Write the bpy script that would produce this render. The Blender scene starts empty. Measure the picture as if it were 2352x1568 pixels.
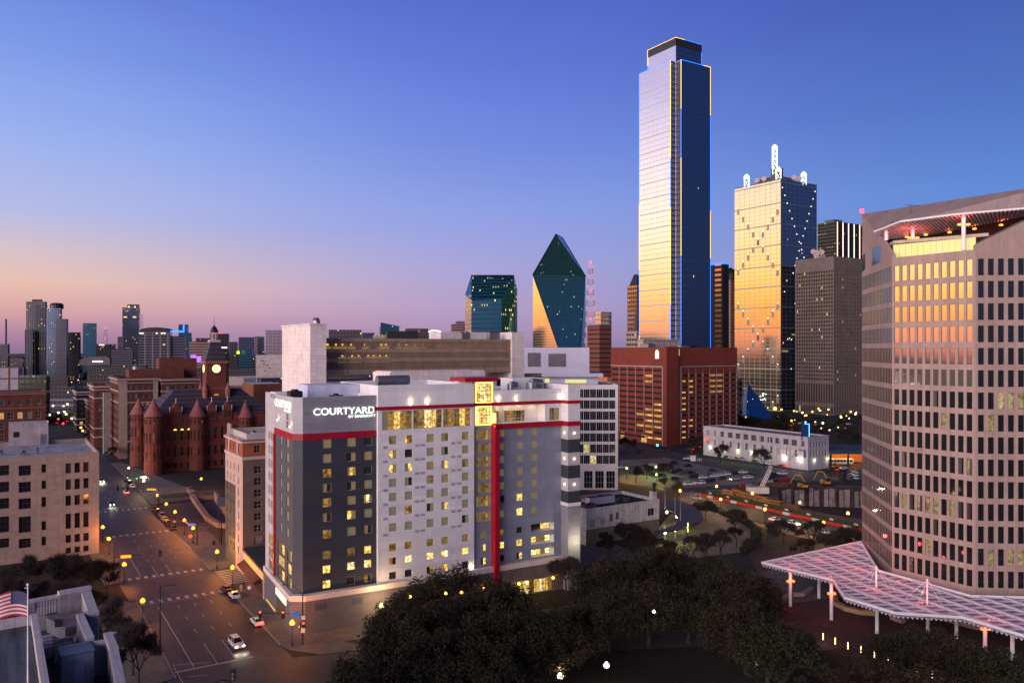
import bpy, bmesh, math, random
from mathutils import Vector, Matrix
R = math.radians
rnd = random.Random(7)
sc = bpy.context.scene
col = sc.collection
# ------------------------------------------------------------ camera
H = 58.0                      # eye height, metres
FV, CXV, HYV = 1829.3, 1176.0, 802.6   # focal length, centre and horizon in picture units 2352 wide
cam_d = bpy.data.cameras.new("camera"); cam = bpy.data.objects.new("camera", cam_d); col.objects.link(cam)
cam.location = (0, 0, H); cam.rotation_euler = (R(90), 0, 0)
cam_d.sensor_width = 36; cam_d.lens = 36*FV/2352; cam_d.shift_y = (HYV-784)/2352
cam_d.clip_start = 1; cam_d.clip_end = 20000
sc.camera = cam
# ------------------------------------------------------------ sky
W = bpy.data.worlds.new("World"); sc.world = W; W.use_nodes = True
nt = W.node_tree; nt.nodes.clear()
def nn(t, **k):
    n = nt.nodes.new(t)
    for a, b in k.items(): setattr(n, a, b)
    return n
def srgb(h):
    h = h.lstrip('#'); v = [int(h[i:i+2], 16)/255 for i in (0, 2, 4)]
    return tuple(((c+.055)/1.055)**2.4 if c > .04045 else c/12.92 for c in v)
def ramp(fac, stops):
    r = nn('ShaderNodeValToRGB'); cr = r.color_ramp; cr.interpolation = 'B_SPLINE' if False else 'LINEAR'
    while len(cr.elements) > 1: cr.elements.remove(cr.elements[-1])
    for i, (p, c) in enumerate(stops):
        e = cr.elements[0] if i == 0 else cr.elements.new(p)
        e.position = p; e.color = (*srgb(c), 1)
    nt.links.new(fac, r.inputs[0]); return r.outputs[0]
SUN_AZ = R(-88)       # seen from the camera: straight to the left, just below the horizon
tc = nn('ShaderNodeTexCoord'); sx = nn('ShaderNodeSeparateXYZ'); nt.links.new(tc.outputs['Generated'], sx.inputs[0])
def mth(op, a, b=None, c=None, clamp=False):
    m = nn('ShaderNodeMath', operation=op, use_clamp=clamp)
    for i, v in enumerate((a, b, c)):
        if v is None: continue
        if isinstance(v, (int, float)): m.inputs[i].default_value = v
        else: nt.links.new(v, m.inputs[i])
    return m.outputs[0]
elev = mth('MULTIPLY', mth('ARCSINE', sx.outputs[2]), 180/math.pi)       # degrees
ef = mth('ADD', mth('MULTIPLY', elev, 1/50.0), 0.1)                      # -5..45 deg -> 0..1
az = mth('ARCTAN2', sx.outputs[0], sx.outputs[1])
cosd = mth('COSINE', mth('SUBTRACT', az, SUN_AZ))
dd = mth('MULTIPLY', mth('ARCCOSINE', mth('MULTIPLY', cosd, .9999)), 180/math.pi)
def E(d): return (d+5)/50
west = ramp(ef, [(E(-5), '#2a2030'), (E(-.5), '#804a50'), (E(.6), '#d98672'), (E(1.8), '#f29a58'), (E(3.4), '#ffbc5c'), (E(5.2), '#ffd98c'), (E(8), '#ffe9c4'), (E(11), '#f6e6de'), (E(14), '#d8cfe2'), (E(18), '#a9a8d6'), (E(24), '#8890cc'), (E(30), '#5c6cb8'), (E(45), '#0c1434')])
left = ramp(ef, [(E(-5), '#2c2436'), (E(-.3), '#8c7092'), (E(1), '#b083a0'), (E(2.6), '#dba8a4'), (E(4.2), '#e8bfae'), (E(6), '#d8c0c4'), (E(8.5), '#b4bae2'), (E(13), '#9bb2ee'), (E(18), '#7e99e6'), (E(23), '#6680d8'), (E(30), '#4a5cb4'), (E(45), '#0a1230')])
cent = ramp(ef, [(E(-5), '#22203a'), (E(-.3), '#8c7ca2'), (E(1), '#a98fb4'), (E(3), '#b09cc6'), (E(6), '#a2a0d6'), (E(10), '#8a9ce2'), (E(15), '#7088de'), (E(20), '#5f76d2'), (E(25), '#5066c8'), (E(30), '#3c50b0'), (E(45), '#080e2a')])
right = ramp(ef, [(E(-5), '#1a1c34'), (E(-.3), '#6b6a98'), (E(2), '#6f7db6'), (E(6), '#688bca'), (E(10), '#5e88d4'), (E(15), '#4f72c2'), (E(20), '#4763b6'), (E(25), '#3d54aa'), (E(30), '#30449a'), (E(45), '#080e28')])
east = ramp(ef, [(E(-5), '#10121f'), (E(0), '#343a5c'), (E(4), '#33486f'), (E(12), '#2a4a80'), (E(25), '#2b4688'), (E(30), '#30449a'), (E(45), '#080e28')])
def mr(v, a, b):
    m = nn('ShaderNodeMapRange', interpolation_type='SMOOTHSTEP'); nt.links.new(v, m.inputs[0])
    m.inputs[1].default_value = a; m.inputs[2].default_value = b; return m.outputs[0]
def mixc(f, a, b):
    m = nn('ShaderNodeMix', data_type='RGBA'); nt.links.new(f, m.inputs[0]); nt.links.new(a, m.inputs[6]); nt.links.new(b, m.inputs[7]); return m.outputs[2]
vb = nn('ShaderNodeVectorMath', operation='SCALE'); nt.links.new(west, vb.inputs[0]); vb.inputs['Scale'].default_value = 2.2
c = mixc(mr(dd, 16, 56), vb.outputs[0], left)
c = mixc(mr(dd, 50, 90), c, cent)
c = mixc(mr(dd, 84, 122), c, right)
c = mixc(mr(dd, 124, 175), c, east)
# faint uneven afterglow haze
nz = nn('ShaderNodeTexNoise'); nz.inputs['Scale'].default_value = 2.2; nz.inputs['Detail'].default_value = 3
mp = nn('ShaderNodeMapping'); mp.inputs['Scale'].default_value = (1, 1, 7); nt.links.new(tc.outputs['Generated'], mp.inputs[0]); nt.links.new(mp.outputs[0], nz.inputs[0])
hs = nn('ShaderNodeHueSaturation'); nt.links.new(c, hs.inputs['Color']); hs.inputs['Saturation'].default_value = 1.0
nt.links.new(mth('ADD', mth('MULTIPLY', nz.outputs[0], .10), .95), hs.inputs['Value'])
bg = nn('ShaderNodeBackground'); nt.links.new(hs.outputs[0], bg.inputs[0]); bg.inputs[1].default_value = 0.90
sky = nn('ShaderNodeTexSky', sky_type='NISHITA'); sky.sun_disc = False; sky.sun_elevation = R(1.0); sky.sun_rotation = SUN_AZ
bg2 = nn('ShaderNodeBackground'); nt.links.new(sky.outputs[0], bg2.inputs[0]); bg2.inputs[1].default_value = 0.008
ad = nn('ShaderNodeAddShader'); nt.links.new(bg.outputs[0], ad.inputs[0]); nt.links.new(bg2.outputs[0], ad.inputs[1])
out = nn('ShaderNodeOutputWorld'); nt.links.new(ad.outputs[0], out.inputs[0])
# ------------------------------------------------------------ afterglow as the one sun lamp
sd = bpy.data.lights.new("sun", 'SUN'); sd.energy = 4.4; sd.angle = R(60); sd.color = (1.0, .82, .74)
sun = bpy.data.objects.new("sun", sd); col.objects.link(sun)
saz, sel = R(-143), R(5)
sv = Vector((math.sin(saz)*math.cos(sel), math.cos(saz)*math.cos(sel), math.sin(sel)))
sun.rotation_euler = sv.to_track_quat('Z', 'Y').to_euler(); sun.location = (-100, -50, 300)
sc.view_settings.view_transform = 'Standard'; sc.view_settings.look = 'None'
sc.view_settings.exposure = 0.18; sc.view_settings.gamma = 1.0
sc.render.engine = 'CYCLES'
try: sc.cycles.max_bounces = 5; sc.cycles.diffuse_bounces = 2; sc.cycles.glossy_bounces = 3; sc.cycles.transparent_max_bounces = 6
except Exception: pass
# ------------------------------------------------------------ geometry of the view
GA = 32.5
u = Vector((math.cos(R(GA)), math.sin(R(GA)))); v = Vector((-u.y, u.x))    # street grid: u to the right and away, v to the left and away
def G(px, py, z=0.0):
    Y = (H-z)*FV/(py-HYV); return Vector(((px-CXV)/FV*Y, Y, z))
def D(px, py, Y): return Vector(((px-CXV)/FV*Y, Y, H-(py-HYV)/FV*Y))
def tdir(P, d, px):
    k = (px-CXV)/FV; return (k*P[1]-P[0])/(d[0]-k*d[1])
def zat(Y, py): return H-(py-HYV)/FV*Y
# ------------------------------------------------------------ tagging
def tag(o, label=None, cat=None, group=None, kind=None):
    if label: o['label'] = label
    if cat: o['category'] = cat
    if group: o['group'] = group
    if kind: o['kind'] = kind
    return o
def empty(name, loc, label, cat, group=None, rz=0):
    o = bpy.data.objects.new(name, None); col.objects.link(o); o.location = loc; o.rotation_euler = (0, 0, rz)
    o.empty_display_size = .5
    return tag(o, label, cat, group)
def copy_tree(o, parent=None):
    c = o.copy(); col.objects.link(c)
    if parent is not None: c.parent = parent
    for ch in list(o.children): copy_tree(ch, c)
    return c
def place(proto, used, loc, rz=0, s=1, label=None, group=None):
    if proto.name in used: c = copy_tree(proto)
    else: used.add(proto.name); c = proto
    c.location = loc; c.rotation_euler = (0, 0, rz); c.scale = (s, s, s) if not isinstance(s, tuple) else s
    if label: c['label'] = label
    if group: c['group'] = group
    return c
def wloc(p):
    a = Vector((0, 0, 0))
    while p is not None: a += p.location; p = p.parent
    return a
ORD = ['first', 'second', 'third', 'fourth', 'fifth', 'sixth', 'seventh', 'eighth', 'ninth', 'tenth', 'eleventh', 'twelfth', 'thirteenth', 'fourteenth', 'fifteenth', 'sixteenth']
# ------------------------------------------------------------ mesh builder
class MB:
    def __init__(s): s.v = []; s.f = []; s.m = []; s.smooth = False
    def poly(s, pts, m=0):
        i = len(s.v); s.v += [Vector((p[0], p[1], p[2])) for p in pts]; s.f.append(list(range(i, i+len(pts)))); s.m.append(m)
    def box(s, a, b, m=0):
        x0, y0, z0 = a; x1, y1, z1 = b
        s.obox((x0, y0), (1, 0), x1-x0, (0, 1), y1-y0, z0, z1, m)
    def obox(s, P, d, l, e, w, z0, z1, m=0):
        P = Vector((P[0], P[1])); d = Vector((d[0], d[1])); e = Vector((e[0], e[1]))
        s.prism([P, P+d*l, P+d*l+e*w, P+e*w], z0, z1, m)
    def prism(s, poly, z0, z1, m=0, mt=None, top=None, cap=True):
        area = sum(poly[i][0]*poly[(i+1) % len(poly)][1]-poly[(i+1) % len(poly)][0]*poly[i][1] for i in range(len(poly)))
        poly = list(poly) if area > 0 else list(reversed(poly))
        if top is not None and area <= 0: top = list(reversed(top))
        t = top if top is not None else poly
        n = len(poly); i = len(s.v)
        s.v += [Vector((p[0], p[1], z0)) for p in poly]+[Vector((p[0], p[1], z1)) for p in t]
        for k in range(n):
            s.f.append([i+k, i+(k+1) % n, i+n+(k+1) % n, i+n+k]); s.m.append(m)
        if cap:
            s.f.append([i+n+k for k in range(n)]); s.m.append(m if mt is None else mt)
            s.f.append([i+n-1-k for k in range(n)]); s.m.append(m)
    def tube(s, p, q, r, r2=None, n=8, m=0, cap=True):
        p = Vector(p); q = Vector(q); r2 = r if r2 is None else r2
        a = (q-p).normalized(); b = a.orthogonal().normalized(); c = a.cross(b)
        i = len(s.v)
        for P, rr in ((p, r), (q, r2)):
            for k in range(n):
                t = 2*math.pi*k/n; s.v.append(P+b*math.cos(t)*rr+c*math.sin(t)*rr)
        for k in range(n): s.f.append([i+k, i+(k+1) % n, i+n+(k+1) % n, i+n+k]); s.m.append(m)
        if cap:
            s.f.append([i+n-1-k for k in range(n)]); s.m.append(m); s.f.append([i+n+k for k in range(n)]); s.m.append(m)
    def lathe(s, c, prof, n=12, m=0):
        i = len(s.v); c = Vector(c)
        for r, z in prof:
            for k in range(n):
                t = 2*math.pi*k/n; s.v.append(c+Vector((math.cos(t)*r, math.sin(t)*r, z)))
        for j in range(len(prof)-1):
            for k in range(n):
                a = i+j*n+k; b = i+j*n+(k+1) % n
                s.f.append([a, b, b+n, a+n]); s.m.append(m)
        s.f.append([i+n-1-k for k in range(n)]); s.m.append(m)
        e = i+(len(prof)-1)*n; s.f.append([e+k for k in range(n)]); s.m.append(m)
    def hull(s, pts, matf=None):
        b = bmesh.new()
        for p in pts: b.verts.new(p)
        bmesh.ops.convex_hull(b, input=b.verts); bmesh.ops.dissolve_limit(b, angle_limit=R(1.5), verts=b.verts, edges=b.edges)
        bmesh.ops.recalc_face_normals(b, faces=b.faces); b.normal_update()
        i = len(s.v); idx = {}
        for w in b.verts: idx[w] = len(s.v); s.v.append(w.co.copy())
        for f in b.faces:
            s.f.append([idx[w] for w in f.verts]); s.m.append(matf(f) if matf else 0)
        b.free()
    def xf(s, mat):
        s.v = [mat @ p for p in s.v]; return s
    def build(s, name, mats, parent=None, uvrot=GA, smooth=False, label=None, cat=None, group=None, kind=None, loc=None):
        if not isinstance(mats, (list, tuple)): mats = [mats]
        off = wloc(parent) if parent is not None else (Vector(loc) if loc is not None else Vector((0, 0, 0)))
        me = bpy.data.meshes.new(name)
        me.from_pydata([tuple(p-off) for p in s.v], [], s.f)
        for m in mats: me.materials.append(m)
        me.polygons.foreach_set('material_index', s.m)
        if smooth or s.smooth: me.polygons.foreach_set('use_smooth', [True]*len(s.f))
        me.update()
        uvl = me.uv_layers.new(name='UVMap').data
        ca, sa = math.cos(R(uvrot)), math.sin(R(uvrot))
        for pl in me.polygons:
            n = pl.normal
            if abs(n.z) > .75:
                for li in pl.loop_indices:
                    p = s.v[me.loops[li].vertex_index]; uvl[li].uv = (p.x*ca+p.y*sa, -p.x*sa+p.y*ca)
            else:
                l = math.hypot(n.x, n.y) or 1; tx, ty = -n.y/l, n.x/l; sl = math.sqrt(max(1e-6, 1-n.z*n.z))
                for li in pl.loop_indices:
                    p = s.v[me.loops[li].vertex_index]; uvl[li].uv = (p.x*tx+p.y*ty, p.z/sl)
        o = bpy.data.objects.new(name, me); col.objects.link(o)
        if parent is not None: o.parent = parent
        elif loc is not None: o.location = loc
        return tag(o, label, cat, group, kind)
# ------------------------------------------------------------ materials
MC = {}
def node_mat(name):
    m = bpy.data.materials.new(name); m.use_nodes = True; t = m.node_tree
    return m, t, t.nodes['Principled BSDF']
def mat(name, c, rough=.85, metal=0., var=.18, scale=.35, bump=0., joint=None, jcol=None, spec=.4, streak=0., emit=None, es=0.):
    """plain surface with weathering: noise patches, optional panel or brick joints (w, h, mortar), vertical streaks"""
    if name in MC: return MC[name]
    m, t, b = node_mat(name); L = t.links.new; N = t.nodes.new
    uv = N('ShaderNodeTexCoord'); rgb = N('ShaderNodeRGB'); rgb.outputs[0].default_value = (*c, 1); cur = rgb.outputs[0]
    def mul(cur, facsock, lo, hi):
        r = N('ShaderNodeMapRange'); L(facsock, r.inputs[0]); r.inputs[1].default_value = .3; r.inputs[2].default_value = .7
        r.inputs[3].default_value = lo; r.inputs[4].default_value = hi
        vm = N('ShaderNodeVectorMath'); vm.operation = 'SCALE'; L(cur, vm.inputs[0]); L(r.outputs[0], vm.inputs['Scale']); return vm.outputs[0]
    if var:
        n1 = N('ShaderNodeTexNoise'); n1.inputs['Scale'].default_value = scale; n1.inputs['Detail'].default_value = 5; n1.inputs['Roughness'].default_value = .65
        L(uv.outputs['Object'], n1.inputs['Vector']); cur = mul(cur, n1.outputs[0], 1-var, 1+var)
        n2 = N('ShaderNodeTexNoise'); n2.inputs['Scale'].default_value = scale*9; n2.inputs['Detail'].default_value = 3
        L(uv.outputs['Object'], n2.inputs['Vector']); cur = mul(cur, n2.outputs[0], 1-var*.6, 1+var*.6)
    if streak:
        mp = N('ShaderNodeMapping'); mp.inputs['Scale'].default_value = (1.3, .06, 1); L(uv.outputs['UV'], mp.inputs[0])
        n3 = N('ShaderNodeTexNoise'); n3.inputs['Scale'].default_value = 1.2; n3.inputs['Detail'].default_value = 4; L(mp.outputs[0], n3.inputs['Vector'])
        cur = mul(cur, n3.outputs[0], 1-streak, 1+streak*.4)
    if joint:
        br = N('ShaderNodeTexBrick'); br.offset = joint[3] if len(joint) > 3 else 0.0; L(uv.outputs['UV'], br.inputs['Vector'])
        br.inputs['Scale'].default_value = 1; br.inputs['Brick Width'].default_value = joint[0]; br.inputs['Row Height'].default_value = joint[1]
        br.inputs['Mortar Size'].default_value = joint[2]; br.inputs['Color1'].default_value = (1, 1, 1, 1); br.inputs['Color2'].default_value = (.86, .86, .86, 1)
        jc = jcol or (.45, .45, .45); br.inputs['Mortar'].default_value = (*jc, 1)
        mx = N('ShaderNodeMix'); mx.data_type = 'RGBA'; mx.blend_type = 'MULTIPLY'; mx.inputs[0].default_value = 1
        L(cur, mx.inputs[6]); L(br.outputs[0], mx.inputs[7]); cur = mx.outputs[2]
    L(cur, b.inputs['Base Color']); b.inputs['Roughness'].default_value = rough; b.inputs['Metallic'].default_value = metal
    b.inputs['Specular IOR Level'].default_value = spec
    if bump:
        bn = N('ShaderNodeTexNoise'); bn.inputs['Scale'].default_value = scale*14; bn.inputs['Detail'].default_value = 4; L(uv.outputs['Object'], bn.inputs['Vector'])
        bp = N('ShaderNodeBump'); bp.inputs['Strength'].default_value = bump; L(bn.outputs[0], bp.inputs['Height']); L(bp.outputs[0], b.inputs['Normal'])
    if emit: b.inputs['Emission Color'].default_value = (*emit, 1); b.inputs['Emission Strength'].default_value = es
    MC[name] = m; return m
def emis(name, c, s):
    if name in MC: return MC[name]
    m, t, b = node_mat(name); b.inputs['Base Color'].default_value = (c[0]*.5, c[1]*.5, c[2]*.5, 1)
    b.inputs['Emission Color'].default_value = (*c, 1); b.inputs['Emission Strength'].default_value = s; b.inputs['Roughness'].default_value = .5
    MC[name] = m; return m
def room(name, c, s):
    """a lit room seen through its window: uneven brightness, furniture and lamp patches, different in each window"""
    if name in MC: return MC[name]
    m, t, b = node_mat(name); L = t.links.new; N = t.nodes.new; tc_ = N('ShaderNodeTexCoord'); oi = N('ShaderNodeObjectInfo')
    va = N('ShaderNodeVectorMath'); va.operation = 'ADD'; L(tc_.outputs['Object'], va.inputs[0]); sc_ = N('ShaderNodeVectorMath'); sc_.operation = 'SCALE'; sc_.inputs[0].default_value = (37, 11, 53); L(oi.outputs['Random'], sc_.inputs['Scale']); L(sc_.outputs[0], va.inputs[1])
    n = N('ShaderNodeTexNoise'); n.inputs['Scale'].default_value = 1.5; n.inputs['Detail'].default_value = 3; L(va.outputs[0], n.inputs['Vector'])
    r = N('ShaderNodeValToRGB'); r.color_ramp.elements[0].position = .36; r.color_ramp.elements[0].color = (c[0]*.30, c[1]*.20, c[2]*.15, 1); r.color_ramp.elements[1].position = .60; r.color_ramp.elements[1].color = (*c, 1); L(n.outputs[0], r.inputs[0])
    L(r.outputs[0], b.inputs['Emission Color']); mr_ = N('ShaderNodeMapRange'); L(oi.outputs['Random'], mr_.inputs[0]); mr_.inputs[3].default_value = s*.6; mr_.inputs[4].default_value = s*1.35; L(mr_.outputs[0], b.inputs['Emission Strength']); b.inputs['Base Color'].default_value = (.04, .03, .02, 1); b.inputs['Roughness'].default_value = .15
    MC[name] = m; return m
def glass(name, c, rough=.06, metal=.85, wave=.02, emit=None, es=0.):
    """coated reflective window glass with slightly uneven panes"""
    if name in MC: return MC[name]
    m, t, b = node_mat(name); L = t.links.new; N = t.nodes.new
    b.inputs['Base Color'].default_value = (*c, 1); b.inputs['Roughness'].default_value = rough; b.inputs['Metallic'].default_value = metal
    g = N('ShaderNodeNewGeometry'); n = N('ShaderNodeTexNoise'); n.inputs['Scale'].default_value = .6; n.inputs['Detail'].default_value = 1
    L(g.outputs['Position'], n.inputs['Vector'])
    bp = N('ShaderNodeBump'); bp.inputs['Strength'].default_value = wave; L(n.outputs[0], bp.inputs['Height']); L(bp.outputs[0], b.inputs['Normal'])
    if emit: b.inputs['Emission Color'].default_value = (*emit, 1); b.inputs['Emission Strength'].default_value = es
    MC[name] = m; return m
def facade(name, wall, gl, pw=3., ph=3.6, a=.18, bb=.22, lit=.08, lc=(1., .7, .3), ls=1.2, metal=.7, rough=.12, wrough=.8, groups=None, gcol=None, wave=.0, seed=0., litw=.5):
    """pattern of bays: wall frame, glass, a random share of the bays lit from inside; in metres on the wall"""
    if name in MC: return MC[name]
    m, t, b = node_mat(name); L = t.links.new; N = t.nodes.new
    uv = N('ShaderNodeTexCoord'); s = N('ShaderNodeSeparateXYZ'); L(uv.outputs['UV'], s.inputs[0])
    def ma(op, x, y=None, clamp=False):
        n = N('ShaderNodeMath'); n.operation = op; n.use_clamp = clamp
        for i, q in enumerate((x, y)):
            if q is None: continue
            if isinstance(q, (int, float)): n.inputs[i].default_value = q
            else: L(q, n.inputs[i])
        return n.outputs[0]
    U = ma('DIVIDE', s.outputs[0], pw); V = ma('DIVIDE', s.outputs[1], ph)
    fu, fv = ma('FRACT', U), ma('FRACT', V); cu, cv = ma('FLOOR', U), ma('FLOOR', V)
    def band(f, w): return ma('MULTIPLY', ma('GREATER_THAN', f, w), ma('LESS_THAN', f, 1-w))
    mask = ma('MULTIPLY', band(fu, a), band(fv, bb))
    if groups:
        gw, gh, gt = groups        # heavier lines every gw bays / gh storeys, gt of a bay thick
        if gw: mask = ma('MULTIPLY', mask, ma('GREATER_THAN', ma('FRACT', ma('DIVIDE', U, gw)), gt/gw))
        if gh: mask = ma('MULTIPLY', mask, ma('GREATER_THAN', ma('FRACT', ma('DIVIDE', V, gh)), gt/gh))
    cx = N('ShaderNodeCombineXYZ'); L(cu, cx.inputs[0]); L(cv, cx.inputs[1]); cx.inputs[2].default_value = seed
    wn = N('ShaderNodeTexWhiteNoise'); wn.noise_dimensions = '3D'; L(cx.outputs[0], wn.inputs['Vector'])
    c2 = N('ShaderNodeCombineXYZ'); L(ma('FLOOR', ma('DIVIDE', cu, 3)), c2.inputs[0]); L(cv, c2.inputs[1]); c2.inputs[2].default_value = seed+9
    wn2 = N('ShaderNodeTexWhiteNoise'); wn2.noise_dimensions = '3D'; L(c2.outputs[0], wn2.inputs['Vector'])
    litf = ma('ADD', ma('LESS_THAN', wn.outputs[0], lit*.6), ma('LESS_THAN', wn2.outputs[0], lit*.5), clamp=True)
    litf = ma('MULTIPLY', ma('MULTIPLY', litf, mask), ma('MULTIPLY', band(fu, .5-litw*.32), band(fv, .5-litw*.4)))
    n1 = N('ShaderNodeTexNoise'); n1.inputs['Scale'].default_value = .05; n1.inputs['Detail'].default_value = 6; L(uv.outputs['Object'], n1.inputs['Vector'])
    vr = ma('ADD', ma('MULTIPLY', n1.outputs[0], .5), .75)
    w = N('ShaderNodeVectorMath'); w.operation = 'SCALE'; w.inputs[0].default_value = wall; L(vr, w.inputs['Scale'])
    gg = N('ShaderNodeVectorMath'); gg.operation = 'SCALE'; gg.inputs[0].default_value = gl; L(ma('ADD', ma('MULTIPLY', wn.outputs[0], .05), .97), gg.inputs['Scale'])
    mx = N('ShaderNodeMix'); mx.data_type = 'RGBA'; L(mask, mx.inputs[0]); L(w.outputs[0], mx.inputs[6]); L(gg.outputs[0], mx.inputs[7])
    L(mx.outputs[2], b.inputs['Base Color']); L(ma('MULTIPLY', mask, metal), b.inputs['Metallic'])
    L(ma('ADD', ma('MULTIPLY', mask, rough-wrough), wrough), b.inputs['Roughness'])
    b.inputs['Emission Color'].default_value = (*lc, 1); L(ma('MULTIPLY', litf, ma('MULTIPLY', ma('ADD', wn.outputs[0], .5) if False else ma('ADD', wn2.outputs[0], .5), ls)), b.inputs['Emission Strength'])
    if wave:
        g = N('ShaderNodeNewGeometry'); nn_ = N('ShaderNodeTexNoise'); nn_.inputs['Scale'].default_value = .25; L(g.outputs['Position'], nn_.inputs['Vector'])
        bp = N('ShaderNodeBump'); bp.inputs['Strength'].default_value = wave; L(nn_.outputs[0], bp.inputs['Height']); L(bp.outputs[0], b.inputs['Normal'])
    MC[name] = m; return m
# ------------------------------------------------------------ walls with real window openings
class Face:
    def __init__(s, P, Q):
        s.P = Vector((P[0], P[1])); e = Vector((Q[0], Q[1]))-s.P; s.W = e.length; s.d = e/s.W; s.n = Vector((s.d.y, -s.d.x)); s.ang = math.atan2(s.d.y, s.d.x)
    def at(s, t, z, out=0): p = s.P+s.d*t+s.n*out; return Vector((p.x, p.y, z))
    def t(s, px): return tdir(s.P, s.d, px)
    def z(s, px, py): return zat((s.P+s.d*s.t(px)).y, py)
    def tz(s, px, py): return s.t(px), s.z(px, py)
def holed(mb, F, t0, t1, z0, z1, holes, depth, m=0, mr=None):
    holes = [h for h in holes if h[0] < t1 and h[1] > t0 and h[2] < z1 and h[3] > z0]
    zs = sorted({z0, z1} | {round(h[2], 3) for h in holes} | {round(h[3], 3) for h in holes})
    for a, b in zip(zs, zs[1:]):
        if b-a < 1e-4: continue
        c = (a+b)/2; hs = sorted([h for h in holes if h[2] < c < h[3]]); x = t0
        for h in hs+[(t1, t1)]:
            if h[0]-x > 1e-4: mb.poly([F.at(x, a), F.at(h[0], a), F.at(h[0], b), F.at(x, b)], m)
            x = max(x, h[1])
    k = m if mr is None else mr
    for h in holes:
        a, b, c, d = h[:4]
        mb.poly([F.at(a, c), F.at(b, c), F.at(b, c, -depth), F.at(a, c, -depth)], k)
        mb.poly([F.at(a, d, -depth), F.at(b, d, -depth), F.at(b, d), F.at(a, d)], k)
        mb.poly([F.at(a, c, -depth), F.at(a, d, -depth), F.at(a, d), F.at(a, c)], k)
        mb.poly([F.at(b, c), F.at(b, d), F.at(b, d, -depth), F.at(b, c, -depth)], k)
def win_mb(w, h, style):
    """local: x along the wall, z up, y inwards. style = (list of (share, matindex) panes, frame thickness, mullions x, mullions z)"""
    panes, ft, mxn, mzn = style
    mb = MB(); x = 0
    for sh, mi in panes:
        mb.poly([(x, .03, 0), (x+sh*w, .03, 0), (x+sh*w, .03, h), (x, .03, h)], mi); x += sh*w
    mb.poly([(0, .10, 0), (0, .10, h), (w, .10, h), (w, .10, 0)], 0)
    if ft > 0:
        mb.box((0, -.03, 0), (w, .03, ft), 0); mb.box((0, -.03, h-ft), (w, .03, h), 0)
        mb.box((0, -.03, ft), (ft, .03, h-ft), 0); mb.box((w-ft, -.03, ft), (w, .03, h-ft), 0)
        for i in range(1, mxn+1):
            q = w*i/(mxn+1); mb.box((q-ft*.4, -.02, ft), (q+ft*.4, .028, h-ft), 0)
        for i in range(1, mzn+1):
            q = h*i/(mzn+1); mb.box((ft, -.018, q-ft*.4), (w-ft, .026, q+ft*.4), 0)
    return mb
WCACHE = {}
def put_windows(parent, wins, mats, name='window', cap=100):
    """wins: (Face, t0, t1, z0, z1, depth, style). The hundred that show largest are parts of their own."""
    def sz(q):
        F, a, b, c, d, dp, st = q; p = F.at((a+b)/2, (c+d)/2); e = Vector((0, 0, H))-p
        return (b-a)*(d-c)*max(.05, (Vector((F.n.x, F.n.y, 0)).dot(e.normalized())))/e.length_squared
    wins = sorted(wins, key=sz, reverse=True); base = wloc(parent)
    rest = MB()
    for i, (F, a, b, c, d, dp, st) in enumerate(wins):
        w, h = b-a, d-c; loc = F.at(a, c, -dp)
        if i < cap:
            key = (round(w, 2), round(h, 2), str(st), id(mats))
            if key not in WCACHE:
                o = win_mb(w, h, st).build(name, mats); WCACHE[key] = o.data
            else: o = bpy.data.objects.new(name, WCACHE[key]); col.objects.link(o)
            o.parent = parent; o.location = loc-base; o.rotation_euler = (0, 0, F.ang)
        else:
            t = win_mb(w, h, st); t.xf(Matrix.Translation(loc) @ Matrix.Rotation(F.ang, 4, 'Z'))
            k = len(rest.v); rest.v += t.v; rest.f += [[j+k for j in f] for f in t.f]; rest.m += t.m
    if rest.v: rest.build('windows', mats, parent, kind='stuff')
def gridwins(F, t0, t1, z0, z1, nc, nr, w, h, depth, pick, zoff=None):
    out = []; pw = (t1-t0)/nc; ph = (z1-z0)/nr
    for r in range(nr):
        for q in range(nc):
            st = pick(q, r)
            if st is None: continue
            x = t0+pw*(q+.5)-w/2; z = z0+ph*(r+.5)-h/2 if zoff is None else z0+ph*r+zoff
            out.append((F, x, x+w, z, z+h, depth, st))
    return out
def shell(parent, poly, z0, z1, wallmat, roofmat, wins=(), name='wall', parapet=.9, pth=.4, roofname='roof', uvrot=GA):
    """walls (open where windows are), parapet and roof of a building; poly counter-clockwise"""
    mb = MB(); n = len(poly); fs = [Face(poly[i], poly[(i+1) % n]) for i in range(n)]
    for F in fs:
        hs = [(q[1], q[2], q[3], q[4]) for q in wins if (q[0].P-F.P).length < .01 and (q[0].d-F.d).length < .01]
        dp = max([q[5] for q in wins] or [.2])
        if hs:
            bydep = {}
            holed(mb, F, 0, F.W, z0, z1, hs, dp+.02)
        else: mb.poly([F.at(0, z0), F.at(F.W, z0), F.at(F.W, z1), F.at(0, z1)])
    # parapet inner faces and cap
    inn = inset(poly, pth)
    for i in range(n):
        j = (i+1) % n
        a, b, c, d = poly[i], poly[j], inn[j], inn[i]
        mb.poly([(a[0], a[1], z1), (b[0], b[1], z1), (c[0], c[1], z1), (d[0], d[1], z1)])
        mb.poly([(d[0], d[1], z1), (c[0], c[1], z1), (c[0], c[1], z1-parapet), (d[0], d[1], z1-parapet)])
    o = mb.build(name, wallmat, parent, uvrot=uvrot)
    rb = MB(); rb.poly([(p[0], p[1], z1-parapet) for p in inn]); rb.build(roofname, roofmat, parent, uvrot=uvrot)
    return o, fs
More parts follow.
